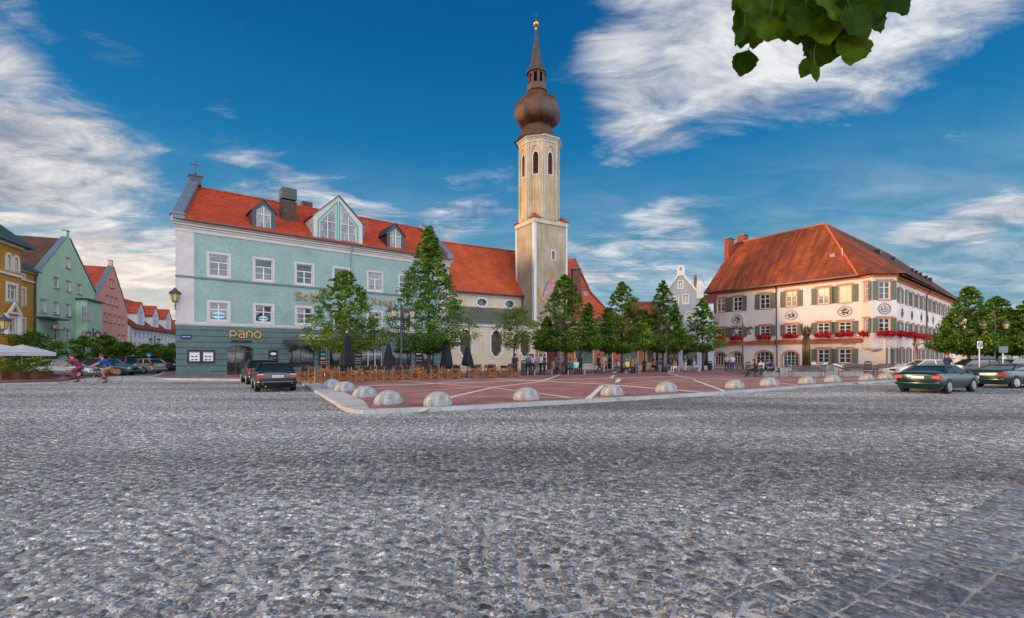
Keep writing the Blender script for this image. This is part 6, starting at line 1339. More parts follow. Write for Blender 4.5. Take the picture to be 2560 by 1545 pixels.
for i, (a, b, Y, nm) in enumerate([(1318, 1338, 39.8, 'behind the terrace under the third church window'), (1378, 1398, 41.5, 'before the church door'), (1419, 1463, 41, 'of the man in the green shirt'), (1538, 1562, 46, 'left of the trunk before the salmon shop'), (1564, 1600, 44.5, 'of the man in the yellow shirt'), (1625, 1655, 52, 'before the cream shop'), (1672, 1697, 48.5, 'of the two women before the grey blue house'), (1722, 1745, 50.5, 'before the shop windows of the grey blue house')]): bench(a, b, Y, 0 if i not in (2, 4) else 180, 'backless pale legged bench '+nm, False, GBn, M_bwood)
def bin_(px, Y, zb, zt, label, r_=.2, m=None):
    x, y = at(px, Y); rt = root('litter_bin', label, 'litter bin', (x, y, .12), group='litter bins'); mb = MB(); mb.lathe([(r_*.9, zb), (r_, zb+.05), (r_, zt-.05), (r_*1.05, zt)], 16, (x, y, 0)); mk('drum', mb, m or M_zinc, rt, True)
    mb = MB(); mb.lathe([(r_*1.06, zt+.08), (r_*1.1, zt+.1), (r_*.5, zt+.2)], 16, (x, y, 0)); mb.bar((x-r_, y, zt-.1), (x-r_, y, zt+.1), .02); mb.bar((x+r_, y, zt-.1), (x+r_, y, zt+.1), .02); mk('hood', mb, M_iron, rt); mb = MB(); mb.tube([(x, y+r_+.03, .12), (x, y+r_+.03, zt-.05)], .025); mk('post', mb, M_iron, rt)
bin_(2077, 37.5, .4, 1.0, 'steel litter bin between the two long benches'); bin_(1870, 38.5, .35, 1.05, 'wire litter bin beside the long haired woman', .19, mat('grey_wire_mesh', (.13, .14, .15), .5)); bin_(2170, 37.8, .6, 1.1, 'dark litter bin behind the right long bench', .26, M_iron); bin_(1968, 45, .2, .95, 'grey litter bin behind the reading woman'); bin_(1775, 53, .2, 1.0, 'dark bin at the left end of the town hall', .25, M_iron); bin_(1309, 41, .3, 1.15, 'grey wire bin right of the man in the dark suit', .22, mat('grey_wire_mesh', (.13, .14, .15)))
fx, fy = at(2016, 40.5)
rt = root('fountain', 'concrete fountain basin with a bronze sheaf of ears in the middle', 'fountain', (fx, fy, .12))
M_conc = mat('grey_concrete', (.30, .29, .285), .85, .2, 1.5, .12, 15, .25, 20, streak=.2)
a0_ = at(1948, 37.2); a1_ = at(2150, 37.6); mb = MB(); x0, x1, y0, y1 = a0_[0], a1_[0], 37.2, 44
mb.box(x0, x1, y0, y0+.45, .12, .52); mb.box(x0, x0+.75, y0-.12, y0+.6, .12, .80); mb.box(x1-.45, x1, y0+.45, y1, .12, .5); mb.box(x0, x0+.45, y0+.6, y1, .12, .5); mb.box(x0+.45, x1-.45, y1-.45, y1, .12, .5); mb.box(x0-1.3, x0-.002, y0-.05, y0+.9, .12, .45); mk('basin', mb, M_conc, rt)
mb = MB(); mb.box(x0+.45, x1-.45, y0+.45, y1-.45, .2, .38); mk('water', mb, glass_mat('fountain_water', (.02, .05, .06), .05), rt)
M_brz = mat('brown_bronze', (.13, .07, .02), .4, .3, 2, metal=.6, streak=.4)
for k, (ox, oy) in enumerate([(-.19, 0), (.0, -.1), (.19, 0), (0, .14)]):
    mb = MB(); mb.tube([(fx+ox, fy+oy, .7), (fx+ox, fy+oy, 2.2), (fx+ox*.95, fy+oy, 3.25)], [.16, .14, .12], 10); mb.lathe([(.05, 0), (.05, .12)], 8, (fx+ox, fy+oy, 3.25)); mk('stalk', mb, M_brz, rt, True)
for k, (ox, oy, tx) in enumerate([(-.19, 0, -.42), (-.02, -.1, -.16), (.06, .1, .14), (.19, 0, .42)]):
    mb = MB(); mb.tube([(fx+ox, fy+oy, 3.3), (fx+ox*1.15, fy+oy, 3.55), (fx+(ox+tx)/2*1.1, fy+oy, 3.85), (fx+tx, fy+oy, 4.3)], [.05, .14, .11, .015], 8)
    for j in range(5): t = j/5; px_ = fx+ox+(tx-ox)*(t**1.3)*.8; mb.bar((px_-.1, fy+oy, 3.45+t*.6), (px_-.17, fy+oy-.03, 3.65+t*.6), .05); mb.bar((px_+.1, fy+oy, 3.45+t*.6), (px_+.17, fy+oy-.03, 3.65+t*.6), .05)
    mk('ear', mb, M_brz, rt)
mb = MB(); rr = random.Random(3)
for k in range(9): a = k*.7; mb.sphere((fx+.42*math.cos(a), fy+.42*math.sin(a), .45+.12*rr.random()), rr.uniform(.18, .28), 7, 5)
mk('base_stones', mb, mat('blue_grey_stones', (.13, .17, .19), .5, .4, 3), rt)
sx_ = at(2090, 42)[0]; mb = MB(); mb.tube([(sx_-1.2, 42, 1.0), (sx_-.5, 42, 1.05), (sx_+.4, 42, .75), (sx_+1.1, 42, .45)], .12, 10); mk('steel_chute', mb, mat('polished_chute', (.5, .55, .58), .25, metal=.7), None, True, (sx_, 42, .12), label='curved polished metal chute right of the bronze ears', cat='sculpture')
# ================================================================ signs on the right, left terrace
def post_sign(px, Y, z0, z1, w, m, label, blank=False, zp=None):
    x, y = at(px, Y); rt = root('traffic_sign', label, 'road sign', (x, y, 0)); mb = MB(); mb.tube([(x, y+.05, 0), (x, y+.05, z1)], .035, 8); mk('post', mb, mat('white_grey_post', (.5, .5, .52), .5), rt, True); mb = MB(); mb.box(x-w/2, x+w/2, y-.0, y+.02, z0, z1); mk('plate', mb, m, rt); return rt, x, y
r_, x, y = post_sign(2450, 34, ztop(871, 34), ztop(853, 34), .36, M_paper, 'white no stopping sign on a pale post at the right')
cz = (ztop(871, 34)+ztop(853, 34))/2; mb = MB(lambda a, b, c_: (x+a, y-.004+b, cz+c_)); mb.prism(ell(0, 0, .14, .18), -.012, -.002, [ell(0, 0, .1, .14)]); mb.bar((-.08, -.007, .12), (.08, -.007, -.12), .01, .035); mk('symbol', mb, M_black, r_)
post_sign(2509, 36, ztop(882, 36), ztop(866, 36), .68, M_zinc, 'grey back of a road sign right of the black lamp')
r_, x, y = post_sign(372, 55, ztop(890, 55), ztop(880, 55), .55, mat('blue_parking_sign', (.03, .12, .35), .5), 'blue and white parking sign on the left street')
mb = MB(); mb.box(x-.2, x+.2, y-.012, y-.002, ztop(889.5, 55), ztop(887, 55)); mk('symbol', mb, M_paper, r_)
M_pw = mat('white_parasol_cloth', (.46, .46, .50), .85, .1, 1.5)
def open_parasol(px, Y, zt, ze, r_, lab):
    x, y = at(px, Y); rt = root('open_parasol', lab, 'parasol', (x, y, .1), group='white open parasols of the left terrace'); mb = MB(); vs = [(x, y, zt)]+[(x+r_*1.15*math.cos(PI/4+PI/2*k), y+r_*1.15*math.sin(PI/4+PI/2*k), ze) for k in range(4)]+[(x+r_*1.15*math.cos(PI/4+PI/2*k), y+r_*1.15*math.sin(PI/4+PI/2*k), ze-.28) for k in range(4)]
    mb.add(vs, [(0, 1, 2), (0, 2, 3), (0, 3, 4), (0, 4, 1), (1, 5, 6, 2), (2, 6, 7, 3), (3, 7, 8, 4), (4, 8, 5, 1)]); mk('canopy', mb, M_pw, rt)
    mb = MB(); mb.tube([(x, y, .1), (x, y, zt)], .04); mk('pole', mb, M_steel, rt)
    mb = MB()
    for k in range(4): a = PI/4+PI/2*k; mb.tube([(x, y, zt-.5), (x+r_*1.1*math.cos(a), y+r_*1.1*math.sin(a), ze)], .015, 5)
    mk('ribs', mb, M_wood, rt)
open_parasol(-15, 33, ztop(857, 33), ztop(883, 33)+.1, 1.9, 'large white open parasol at the left edge'); open_parasol(55, 37, ztop(861, 37), ztop(884, 37)+.1, 1.65, 'second white open parasol before the round dark tree')
M_fl = mat('mixed_blossoms', (.5, .25, .12), .7, .4, 3, island=.6)
for i, (px0, px1, Y) in enumerate([(-60, 5, 31.5), (5, 50, 32), (50, 92, 32.6), (92, 118, 33.4)]):
    xa = at(px0, Y)[0]; xb = at(px1, Y)[0]; rt = root('planter', ['cut off brown planter box at the very left edge', 'brown planter box with tall green hedge, second from the left', 'brown planter box with orange blossoms below the white parasols', 'last brown planter box beside the silver car'][i], 'planter', ((xa+xb)/2, Y, .1), group='planters round the left terrace')
    mb = MB(); mb.box(xa+.03, xb-.03, Y, Y+.5, .1, .65); mk('box', mb, mat('red_brown_planter', (.09, .03, .02), .7, .2, 4), rt)
    r2 = np.random.default_rng(60+i); m = int(40*(xb-xa)); c_ = np.stack([r2.uniform(xa, xb, m), Y+.25+r2.normal(0, .18, m), r2.uniform(.6, 1.5, m)+.12*np.sin(np.arange(m))], -1); q, f_, t_ = leaves(r2, c_, np.full(m, .12), 18, .055, np.clip(r2.normal(.4, .25, m), 0, 1)); npmesh('hedge', q, f_, L_b, rt, ORG[rt.name], t_)
    m = int(9*(xb-xa)); c_ = np.stack([r2.uniform(xa, xb, m), Y+.0+r2.normal(0, .1, m), r2.uniform(.9, 1.65, m)], -1); q, f_, t_ = leaves(r2, c_, np.full(m, .05), 5, .045, np.zeros(m)); npmesh('blossoms', q, f_, M_fl, rt, ORG[rt.name])
r2 = np.random.default_rng(70); x, y = at(2396, 42); rt = root('red_shrub', 'low reddish shrub at the kerb right of the town hall', 'shrub', (x, y, .1)); m = 110; c_ = np.stack([x+r2.normal(0, .75, m), y+r2.normal(0, .5, m), .25+np.abs(r2.normal(0, .45, m))], -1); q, f_, t_ = leaves(r2, c_, np.full(m, .13), 22, .06, np.clip(r2.normal(.4, .25, m), 0, 1)); npmesh('foliage', q, f_, leaf_mat('red_shrub_leaves', (.05, .03, .012), (.12, .06, .02), (.25, .09, .03)), rt, ORG[rt.name], t_)
mb = MB()
for k in range(7): mb.tube([(x+.1*k-.3, y, .05), (x+(k-3)*.22, y, .8)], [.02, .008], 5)
mk('stems', mb, M_bark, rt)
# ================================================================ cars
M_tyre = mat('tyre_rubber', (.012, .012, .013), .85, .1); M_rim = mat('alloy_rim', (.45, .46, .48), .3, .05, metal=.8)
M_tail = mat('red_tail_lamp', (.45, .008, .01), .2, .2, 20, spec=.8); M_head = mat('clear_lamp_glass', (.55, .56, .58), .12, .15, 20, spec=.9); M_cglass = glass_mat('car_glass', (.012, .02, .02), .03, .95)
def paint(name, col, metal=.3):
    m = mat(name, col, .28, .04, 3, metal=metal, spec=.6); m.node_tree.nodes['Principled BSDF'].inputs['Coat Weight'].default_value = .35; m.node_tree.nodes['Principled BSDF'].inputs['Coat Roughness'].default_value = .05; return m
SPEC = {  # length, width, top line of the body, greenhouse (rear foot, rear top, front top, front foot), roof height
 'convertible': (4.43, 1.71, [(0, .80), (.06, .93), (.95, .97), (1.3, .95), (2.9, .93), (3.6, .86), (4.3, .70), (4.43, .58)], (.80, 1.35, 2.25, 3.0), 1.34),
 'sedan': (4.5, 1.76, [(0, .82), (.06, .98), (.9, 1.0), (1.3, .98), (3.0, .95), (3.7, .90), (4.35, .74), (4.5, .6)], (.7, 1.25, 2.5, 3.25), 1.42),
 'wagon': (4.7, 1.84, [(0, .84), (.06, 1.0), (.5, 1.02), (1.3, 1.0), (3.1, .97), (3.9, .92), (4.5, .76), (4.7, .6)], (.06, .55, 2.7, 3.4), 1.46),
 'hatch': (3.9, 1.68, [(0, .8), (.05, .95), (.5, .98), (1.2, .96), (2.7, .93), (3.3, .87), (3.75, .72), (3.9, .58)], (.08, .5, 2.1, 2.85), 1.40),
 'coupe': (4.35, 1.71, [(0, .80), (.06, .93), (.95, .97), (1.3, .95), (2.9, .93), (3.6, .86), (4.2, .70), (4.35, .58)], (.70, 1.35, 2.25, 3.0), 1.26),
 'roadster': (3.95, 1.68, [(0, .66), (.06, .80), (.7, .84), (1.2, .80), (2.5, .82), (3.2, .80), (3.75, .74), (3.95, .58)], (.75, 1.15, 1.75, 2.35), 1.20),
 'suv': (4.6, 1.87, [(0, .95), (.05, 1.08), (.5, 1.1), (1.3, 1.08), (3.1, 1.06), (3.9, 1.0), (4.45, .85), (4.6, .65)], (.06, .45, 2.8, 3.4), 1.68)}
def car(kind, label, x, y, rz, pm, plate=None, stripe=True, rimm=None):
    Lg, Wd_, topl, gh, zr = SPEC[kind]; w = Wd_/2; rt = root('parked_car' if plate != 'moving' else 'moving_car', label, 'car')
    def T(v): 
        for i in range(len(topl)-1):
            if topl[i][0] <= v <= topl[i+1][0]: t = (v-topl[i][0])/(topl[i+1][0]-topl[i][0]); return topl[i][1]+(topl[i+1][1]-topl[i][1])*t
        return topl[-1][1]
    st = [0, .05, .14, .32, .6, .95, 1.3]+[1.3+(Lg-2.5)*k/3 for k in (1, 2)]+[Lg-1.2, Lg-.8, Lg-.45, Lg-.2, Lg-.06, Lg]; vs = []; n_ = 0
    for v in st:
        e = min(v, Lg-v); k = 1-.14*max(0, 1-e/.4)**2; t = T(v); zb = .20+.14*max(0, 1-e/.12); ww = w*k
        half = [(ww*.80, zb), (ww*.93, zb+.05), (ww*.985, .42), (ww, .58), (ww*.985, t-.16), (ww*.955, t-.06), (ww*.88, t-.008), (ww*.5, t+.018), (0, t+.025)]
        ring = half+[(-a, b) for a, b in reversed(half[:-1])]; n_ = len(ring); vs += [(a, v, b) for a, b in ring]
    fs = [(i*n_+k, (i+1)*n_+k, (i+1)*n_+(k+1) % n_, i*n_+(k+1) % n_) for i in range(len(st)-1) for k in range(n_)]+[tuple(range(n_)), tuple((len(st)-1)*n_+k for k in range(n_-1, -1, -1))]
    mb = MB(); mb.add(vs, fs); mk('body', mb, pm, rt, True)
    b0, b1, b2, b3 = gh; zb0 = T(b0)-.01; zb3 = T(b3)-.01; wb, wt = w*.90, w*.68
    q = [(-wb, b0, zb0), (wb, b0, zb0), (wb, b3, zb3), (-wb, b3, zb3), (-wt*.96, b1, zr-.05), (wt*.96, b1, zr-.05), (wt, b2, zr-.05), (-wt, b2, zr-.05)]
    mb = MB(); mb.add(q, [(0, 1, 5, 4), (1, 2, 6, 5), (2, 3, 7, 6), (3, 0, 4, 7), (4, 5, 6, 7)]); mk('windows', mb, M_cglass, rt)
    mb = MB(); vs = []; rs = [(b1-.10, zr-.07, .98), (b1+.0, zr-.03, 1.0), ((b1+b2)/2, zr, 1.02), (b2-.02, zr-.03, 1.0), (b2+.10, zr-.08, .98)]
    for v, z, k in rs:
        for a, dz in ((-1, -.055), (-.9, -.012), (-.5, .01), (0, .014), (.5, .01), (.9, -.012), (1, -.055)): vs.append((a*wt*1.04*k, v, z+dz))
    m_ = len(rs); vs += [(p[0], p[1], p[2]-.02) for p in vs]; fs = [(i*7+k, i*7+k+1, (i+1)*7+k+1, (i+1)*7+k) for i in range(m_-1) for k in range(6)]; o_ = m_*7; fs += [tuple(reversed([j+o_ for j in f_])) for f_ in fs]
    mb.add(vs, fs); mk('roof', mb, MATS['navy_canvas'] if kind in ('convertible', 'roadster') else pm, rt, True)
    for s in (-1, 1):
        mb = MB()
        mb.bar((s*wb, b0, zb0), (s*wt*.97, b1, zr-.05), .10, .07); mb.bar((s*wb, b3, zb3), (s*wt, b2, zr-.05), .05, .05); mb.bar((s*(wb+.004), (b0+b3)/2-.1, (zb0+zb3)/2), (s*wt*1.005, (b1+b2)/2, zr-.05), .06, .04); mb.bar((s*wt*1.01, b1, zr-.05), (s*wt*1.01, b2, zr-.05), .05)
        if kind in ('wagon', 'suv'): mb.bar((s*wb*.98, b0+.85, zb0), (s*wt*1.0, b1+.6, zr-.05), .08, .05)
        mk('side_pillars', mb, pm, rt)
    for yy in (.82, Lg-.85):
        for s in (-1, 1):
            mb = MB(lambda a, b, c_, s=s, yy=yy: (s*b, yy+a, .31+c_)); mb.prism([(.37*math.cos(R(-12+204*k/14)), .37*math.sin(R(-12+204*k/14))) for k in range(15)], w-.3, w+.004); mk('wheel_arch', mb, M_black, rt)
            mb = MB(lambda a, b, c_, s=s, yy=yy: (s*c_, yy+a, .31+b)); mb.lathe([(.27, w-.22), (.31, w-.2), (.315, w-.03), (.29, w+.006), (.21, w+.012)], 22); wh_ = mk('wheel', mb, M_tyre, rt, True)
            mb = MB(lambda a, b, c_, s=s, yy=yy: (s*c_, yy+a, .31+b)); mb.lathe([(.205, w+.013), (.2, w+.018), (.19, w+.014)], 20)
            for k in range(5): a = 2*PI*k/5; mb.bar((0, 0, w+.02), (.19*math.cos(a), .19*math.sin(a), w+.018), .06, .02)
            mb.lathe([(.05, w+.01), (.05, w+.03)], 8); mk('rim', mb, rimm or M_rim, wh_)
    for s in (-1, 1):
        mb = MB(); t = T(.05); a = s*w*.62; b = s*w*.93; lo = min(a, b); hi = max(a, b)
        if kind in ('wagon', 'suv', 'hatch'): mb.box(lo+(.1 if s > 0 else 0), hi-(0 if s > 0 else .1)+0, -.015, .06, t-.22, t-.02); mb.box(s*w*.955-.02, s*w*.955+.02, .03, .28, t-.2, t-.04)
        else: mb.box(lo, hi, -.014, .06, t-.24, t-.11); mb.box(s*w*.955-.02, s*w*.955+.02, .03, .2, t-.24, t-.12)
        tl_ = mk('tail_light', mb, M_tail, rt)
        if kind == 'convertible': mb = MB(); mb.box(lo, hi, -.013, .05, t-.108, t-.075); mk('reverse_light', mb, M_head, tl_)
        mb = MB(); mb.box(lo, hi, Lg-.16, Lg-.012, .58, .72); mk('headlight', mb, M_head, rt)
        mb = MB(); mb.sphere((s*(w+.07), b3-.35, T(b3)+.02), .09, 8, 6, .7); mk('mirror', mb, pm, rt, True)
    mb = MB(); mb.tube([(-w*.9, .03, .46), (-w*.75, -.05, .46), (w*.75, -.05, .46), (w*.9, .03, .46)], .085, 8); mk('rear_bumper', mb, pm, rt, True); mb = MB(); mb.tube([(-w*.9, Lg-.03, .42), (-w*.7, Lg+.05, .42), (w*.7, Lg+.05, .42), (w*.9, Lg-.03, .42)], .085, 8); mk('front_bumper', mb, pm, rt, True)
    mb = MB(); mb.box(-w*.45, w*.45, Lg-.05, Lg+.004, .52, .66); mk('grille', mb, M_black, rt)
    if kind == 'convertible':
        mb = MB(); mb.box(-w*.74, -w*.66, -.13, -.12, .38, .42); mb.box(w*.66, w*.74, -.13, -.12, .38, .42); mk('reflector', mb, M_tail, rt)
        mb = MB(); mb.tube([(-w*.55, .05, .28), (-w*.55, -.1, .27)], .035); mk('exhaust', mb, M_steel, rt, True)
    zp = T(.05)-.19; mb = MB(); mb.box(-.26, .26, -.022, -.008, zp-.055, zp+.055); p_ = mk('number_plate', mb, M_paper, rt)
    mb = MB(); mb.box(-.26, -.215, -.024, -.0225, zp-.055, zp+.055); mk('blue_band', mb, mat('plate_blue', (.01, .03, .4), .5), p_)
    if plate and plate != 'moving': text(plate, .105, .004, M_black, p_, lambda a, b, c_: (.022+a*.82, -.028+b, zp-.036+c_), bold=.001, name='plate_characters')
    rt.location = (x, y, 0.008); rt.rotation_euler[2] = R(rz); return rt
P_black = paint('black_car_paint', (.006, .0065, .009), 0); P_dk = paint('dark_grey_car_paint', (.03, .032, .036)); P_sil = paint('silver_car_paint', (.36, .37, .37), .6); P_champ = paint('champagne_car_paint', (.42, .38, .32), .5); P_grn = paint('dark_green_car_paint', (.004, .022, .018), 0); P_blu = paint('blue_car_paint', (.012, .06, .26)); P_wht = paint('white_car_paint', (.6, .62, .65), 0)
x, y = gp(693, 981); car('convertible', 'black convertible with cloth roof parked at the kerb, nearest the camera', x, y, 31, P_black, 'M CR 3645')
x, y = gp(664, 962); car('wagon', 'black estate car with red tail lights parked before the shop door, partly hidden', x, y, 34, P_black)
for (px, Y, rz, kd, lb, pm) in [(293, 42, 62, 'sedan', 'silver saloon first in the parked row of the left street', P_sil), (316, 47, 60, 'sedan', 'dark saloon just behind the silver saloon in the left street', P_dk), (340, 46.5, 64, 'suv', 'dark off roader in the middle of the parked row', P_dk), (364, 51, 62, 'hatch', 'white hatchback between the dark off roader and the champagne estate', P_wht), (398, 47, 80, 'wagon', 'champagne estate car seen from the side near the green corner', P_champ), (437, 56, 70, 'sedan', 'dark car half hidden behind the corner of the green building', P_dk)]:
    x, y = at(px, Y); car(kd, lb, x, y, rz, pm)
x, y = at(76, 37.5); car('sedan', 'silver car driving right behind the first cyclist', x, y, -78, P_sil, 'moving'); x, y = at(192, 42); car('wagon', 'dark blue grey estate passing between the two cyclists', x, y, -82, paint('blue_grey_car_paint', (.03, .06, .08)), 'moving')
x, y = at(2292, 21.2); car('coupe', 'low dark green car driving off on the right, nearer one', x, y, -60, P_grn, 'moving'); x, y = at(2462, 25.0); car('coupe', 'low dark green car at the right edge, farther one', x, y, -75, P_grn, 'moving')
for (px, Y, rz, kd, lb, pm) in [(2392, 38, 80, 'sedan', 'white car parked beyond the moving green cars', P_wht), (2520, 40, 75, 'wagon', 'black estate parked behind the black lamp', P_black), (2510, 45, 70, 'hatch', 'blue hatchback behind the black estate on the right', P_blu), (2610, 41, 85, 'wagon', 'champagne car cut by the right edge', P_champ)]:
    x, y = at(px, Y); car(kd, lb, x, y, rz, pm)

# ================================================================ people
def skin_mesh(verts, edges, radii, name, sub=1):
    me = bpy.data.meshes.new(name); me.from_pydata(verts, edges, []); ob = bpy.data.objects.new(name, me); COL.objects.link(ob)
    ob.modifiers.new('s', 'SKIN').use_smooth_shade = True; sv = me.skin_vertices[0].data
    for i, r_ in enumerate(radii): sv[i].radius = r_ if isinstance(r_, tuple) else (r_, r_); sv[i].use_root = (i == 0)
    if sub: ob.modifiers.new('u', 'SUBSURF').levels = sub
    dg = bpy.context.evaluated_depsgraph_get(); out = bpy.data.meshes.new_from_object(ob.evaluated_get(dg)); bpy.data.objects.remove(ob); bpy.data.meshes.remove(me)
    out.polygons.foreach_set('use_smooth', [True]*len(out.polygons)); return out
def mirror(d): 
    o = dict(d)
    for k, v in d.items():
        if k.endswith('L') and k[:-1]+'R' not in d: o[k[:-1]+'R'] = (-v[0], v[1], v[2])
    return o
# poses face -y; lengths in metres
STAND = mirror(dict(pel=(0, 0, .95), chest=(0, .01, 1.27), neck=(0, .01, 1.47), head=(0, -.02, 1.60), top=(0, -.01, 1.70), shL=(.17, .01, 1.41), elL=(.235, .04, 1.14), wrL=(.235, -.06, .91), hipL=(.09, 0, .90), knL=(.10, -.02, .50), anL=(.11, .03, .09), toL=(.13, -.14, .035)))
HANDS = dict(STAND, elL=(.25, .02, 1.15), elR=(-.25, .02, 1.15), wrL=(.08, -.22, 1.12), wrR=(-.08, -.22, 1.15), head=(0, -.04, 1.59), top=(0, -.05, 1.69))
WALK = dict(STAND, knL=(.10, -.22, .53), anL=(.10, -.30, .12), toL=(.11, -.46, .07), knR=(-.1, .06, .48), anR=(-.1, .30, .14), toR=(-.11, .17, .04), elL=(.23, .12, 1.15), wrL=(.23, .16, .91), elR=(-.23, -.06, 1.15), wrR=(-.22, -.24, .98))
SIT = mirror(dict(pel=(0, .06, .53), chest=(0, .05, .86), neck=(0, -.0, 1.06), head=(0, -.04, 1.19), top=(0, -.04, 1.29), shL=(.17, .02, 1.0), elL=(.23, -.06, .75), wrL=(.14, -.28, .66), hipL=(.09, .03, .50), knL=(.12, -.42, .50), anL=(.12, -.44, .09), toL=(.13, -.60, .035)))
LEAN = dict(SIT, chest=(0, -.05, .83), neck=(0, -.18, 1.0), head=(0, -.25, 1.10), top=(0, -.29, 1.19), shL=(.18, -.12, .96), shR=(-.18, -.12, .96), elL=(.22, -.32, .68), elR=(-.22, -.32, .68), wrL=(.04, -.46, .60), wrR=(-.05, -.46, .62))
RIDE = mirror(dict(pel=(0, .28, .98), chest=(0, .08, 1.26), neck=(0, -.06, 1.44), head=(0, -.12, 1.56), top=(0, -.13, 1.66), shL=(.18, -.02, 1.38), elL=(.24, -.26, 1.20), wrL=(.24, -.50, 1.06), hipL=(.09, .25, .93), knL=(.11, -.12, .78), anL=(.11, .02, .38), toL=(.11, -.12, .33)))
RIDE.update(knR=(-.11, -.02, .56), anR=(-.11, .12, .17), toR=(-.11, -.02, .12))
RAD = dict(pel=(.145, .11), chest=(.155, .115), neck=.055, head=(.078, .095), top=(.07, .08), sh=.06, el=.042, wr=.028, hip=.09, kn=.058, an=.038, to=.034)
def rad(k): return RAD.get(k, RAD.get(k[:-1], .05))
ED = [('pel', 'chest'), ('chest', 'neck'), ('neck', 'head'), ('head', 'top')]+[(a+s, b+s) for s in 'LR' for a, b in (('sh', 'el'), ('el', 'wr'), ('hip', 'kn'), ('kn', 'an'), ('an', 'to'))]+[('chest', 'shL'), ('chest', 'shR'), ('pel', 'hipL'), ('pel', 'hipR')]
def body_mesh(P):
    ks = list(P.keys()); V = [P[k] for k in ks]; Rr_ = [rad(k) for k in ks]; E = [(ks.index(a), ks.index(b)) for a, b in ED]
    V.append((P['head'][0], P['head'][1]-.105, P['head'][2]-.01)); Rr_.append(.014); E.append((ks.index('head'), len(V)-1))
    for s in 'LR':
        sg = 1 if s == 'L' else -1; w_ = Vector(P['wr'+s]); d = (w_-Vector(P['el'+s])).normalized(); wi = ks.index('wr'+s); side = d.cross(Vector((0, 1, .01))).normalized()*sg
        pm_ = w_+d*.075; V.append(tuple(pm_)); Rr_.append((.036, .017)); pi = len(V)-1; E.append((wi, pi))
        for k, (off, ln) in enumerate(((-.027, .06), (-.009, .072), (.009, .068), (.027, .052))):
            a = pm_+side*off+d*.03; b = a+d*ln+Vector((0, -.015, 0)); V += [tuple(a), tuple(b)]; Rr_ += [.009, .007]; E += [(pi, len(V)-2), (len(V)-2, len(V)-1)]
        th = w_+d*.03+side*-.03; V += [tuple(th), tuple(th+d*.04+side*-.018)]; Rr_ += [.011, .008]; E += [(wi, len(V)-2), (len(V)-2, len(V)-1)]
    return skin_mesh(V, E, Rr_, 'person')
def sub_mesh(P, ks, eds, grow_, name, over=None):
    V = [P[k] if isinstance(k, str) else k for k in ks]; Rr_ = []
    for k in ks:
        r_ = rad(k); Rr_.append(tuple(q+grow_ for q in r_) if isinstance(r_, tuple) else r_+grow_)
    return skin_mesh(V, [(ks.index(a), ks.index(b)) for a, b in eds], Rr_, name)
PR = {}
def proto(name, P):
    d = dict(body=body_mesh(P)); Q = dict(P); Q['waist'] = tuple((Vector(P['pel'])+(Vector(P['chest'])-Vector(P['pel']))*-.04)); Q['belly'] = tuple((Vector(P['pel'])+(Vector(P['chest'])-Vector(P['pel']))*.5)); RAD['belly'] = (.165, .135); RAD['ch2'] = (.185, .15); Q['ch2'] = P['chest']
    RAD['waist'] = (.165, .145); RAD['nk'] = .062; Q['nk'] = tuple(Vector(P['chest'])+(Vector(P['neck'])-Vector(P['chest']))*.75)
    for s in 'LR': Q['an2'+s] = tuple(Vector(P['kn'+s])+(Vector(P['an'+s])-Vector(P['kn'+s]))*.93)
    RAD['an2'] = .042
    d['shirt'] = sub_mesh(Q, ['ch2', 'belly', 'waist', 'nk', 'shL', 'shR', 'elL', 'elR'], [('ch2', 'belly'), ('belly', 'waist'), ('ch2', 'nk'), ('ch2', 'shL'), ('ch2', 'shR'), ('shL', 'elL'), ('shR', 'elR')], .018, 'shirt')
    d['trousers'] = sub_mesh(Q, ['pel', 'hipL', 'hipR', 'knL', 'knR', 'an2L', 'an2R'], [('pel', 'hipL'), ('pel', 'hipR'), ('hipL', 'knL'), ('hipR', 'knR'), ('knL', 'an2L'), ('knR', 'an2R')], .014, 'trousers')
    hc = (Vector(P['head'])+Vector(P['top']))/2
    for nm, lg in (('hair', 0), ('long_hair', .3)):
        mb = MB(); mb.sphere((hc.x, hc.y+.022, hc.z+.025), .103, 14, 8, 1.02); 
        if lg: mb.lathe([(.05, -lg), (.085, -lg*.6), (.098, 0), (.06, .06)], 12, (hc.x, hc.y+.05, hc.z-.02), 0, 1, .7)
        me = bpy.data.meshes.new(nm); me.from_pydata(mb.v, [], mb.f); me.polygons.foreach_set('use_smooth', [True]*len(me.polygons)); d[nm] = me
    mb = MB()
    for s in 'LR':
        a = Vector(P['an'+s]); t = Vector(P['to'+s]); f_ = (t-a).normalized(); mb.tube([tuple(a-f_*.07), tuple(a+Vector((0, 0, -.02))), tuple(t+f_*.03)], [.04, .052, .036], 8)
    me = bpy.data.meshes.new('shoes'); me.from_pydata(mb.v, [], mb.f); me.polygons.foreach_set('use_smooth', [True]*len(me.polygons)); d['shoes'] = me
    mb = MB(); h = P['head']
    for s in (-1, 1): mb.sphere((h[0]+s*.032, h[1]-.088, h[2]+.025), .011, 6, 4)
    me = bpy.data.meshes.new('eyes'); me.from_pydata(mb.v, [], mb.f); d['eyes'] = me
    for k, me in d.items():
        if not me.materials: me.materials.append(M_black)
    PR[name] = d
for nm, P in (('stand', STAND), ('hands', HANDS), ('walk', WALK), ('sit', SIT), ('lean', LEAN), ('ride', RIDE)): proto(nm, P)
def cloth(c_): 
    k = 'cloth_%02d_%02d_%02d' % tuple(int(q*99) for q in c_); return mat(k, c_, .85, .12, 8, bump=.2)
M_skin = mat('skin', (.42, .20, .13), .6, .06)
HAIR = dict(br=(.07, .03, .015), bk=(.015, .012, .01), gr=(.3, .29, .28), bl=(.30, .19, .09), rd=(.12, .04, .02))
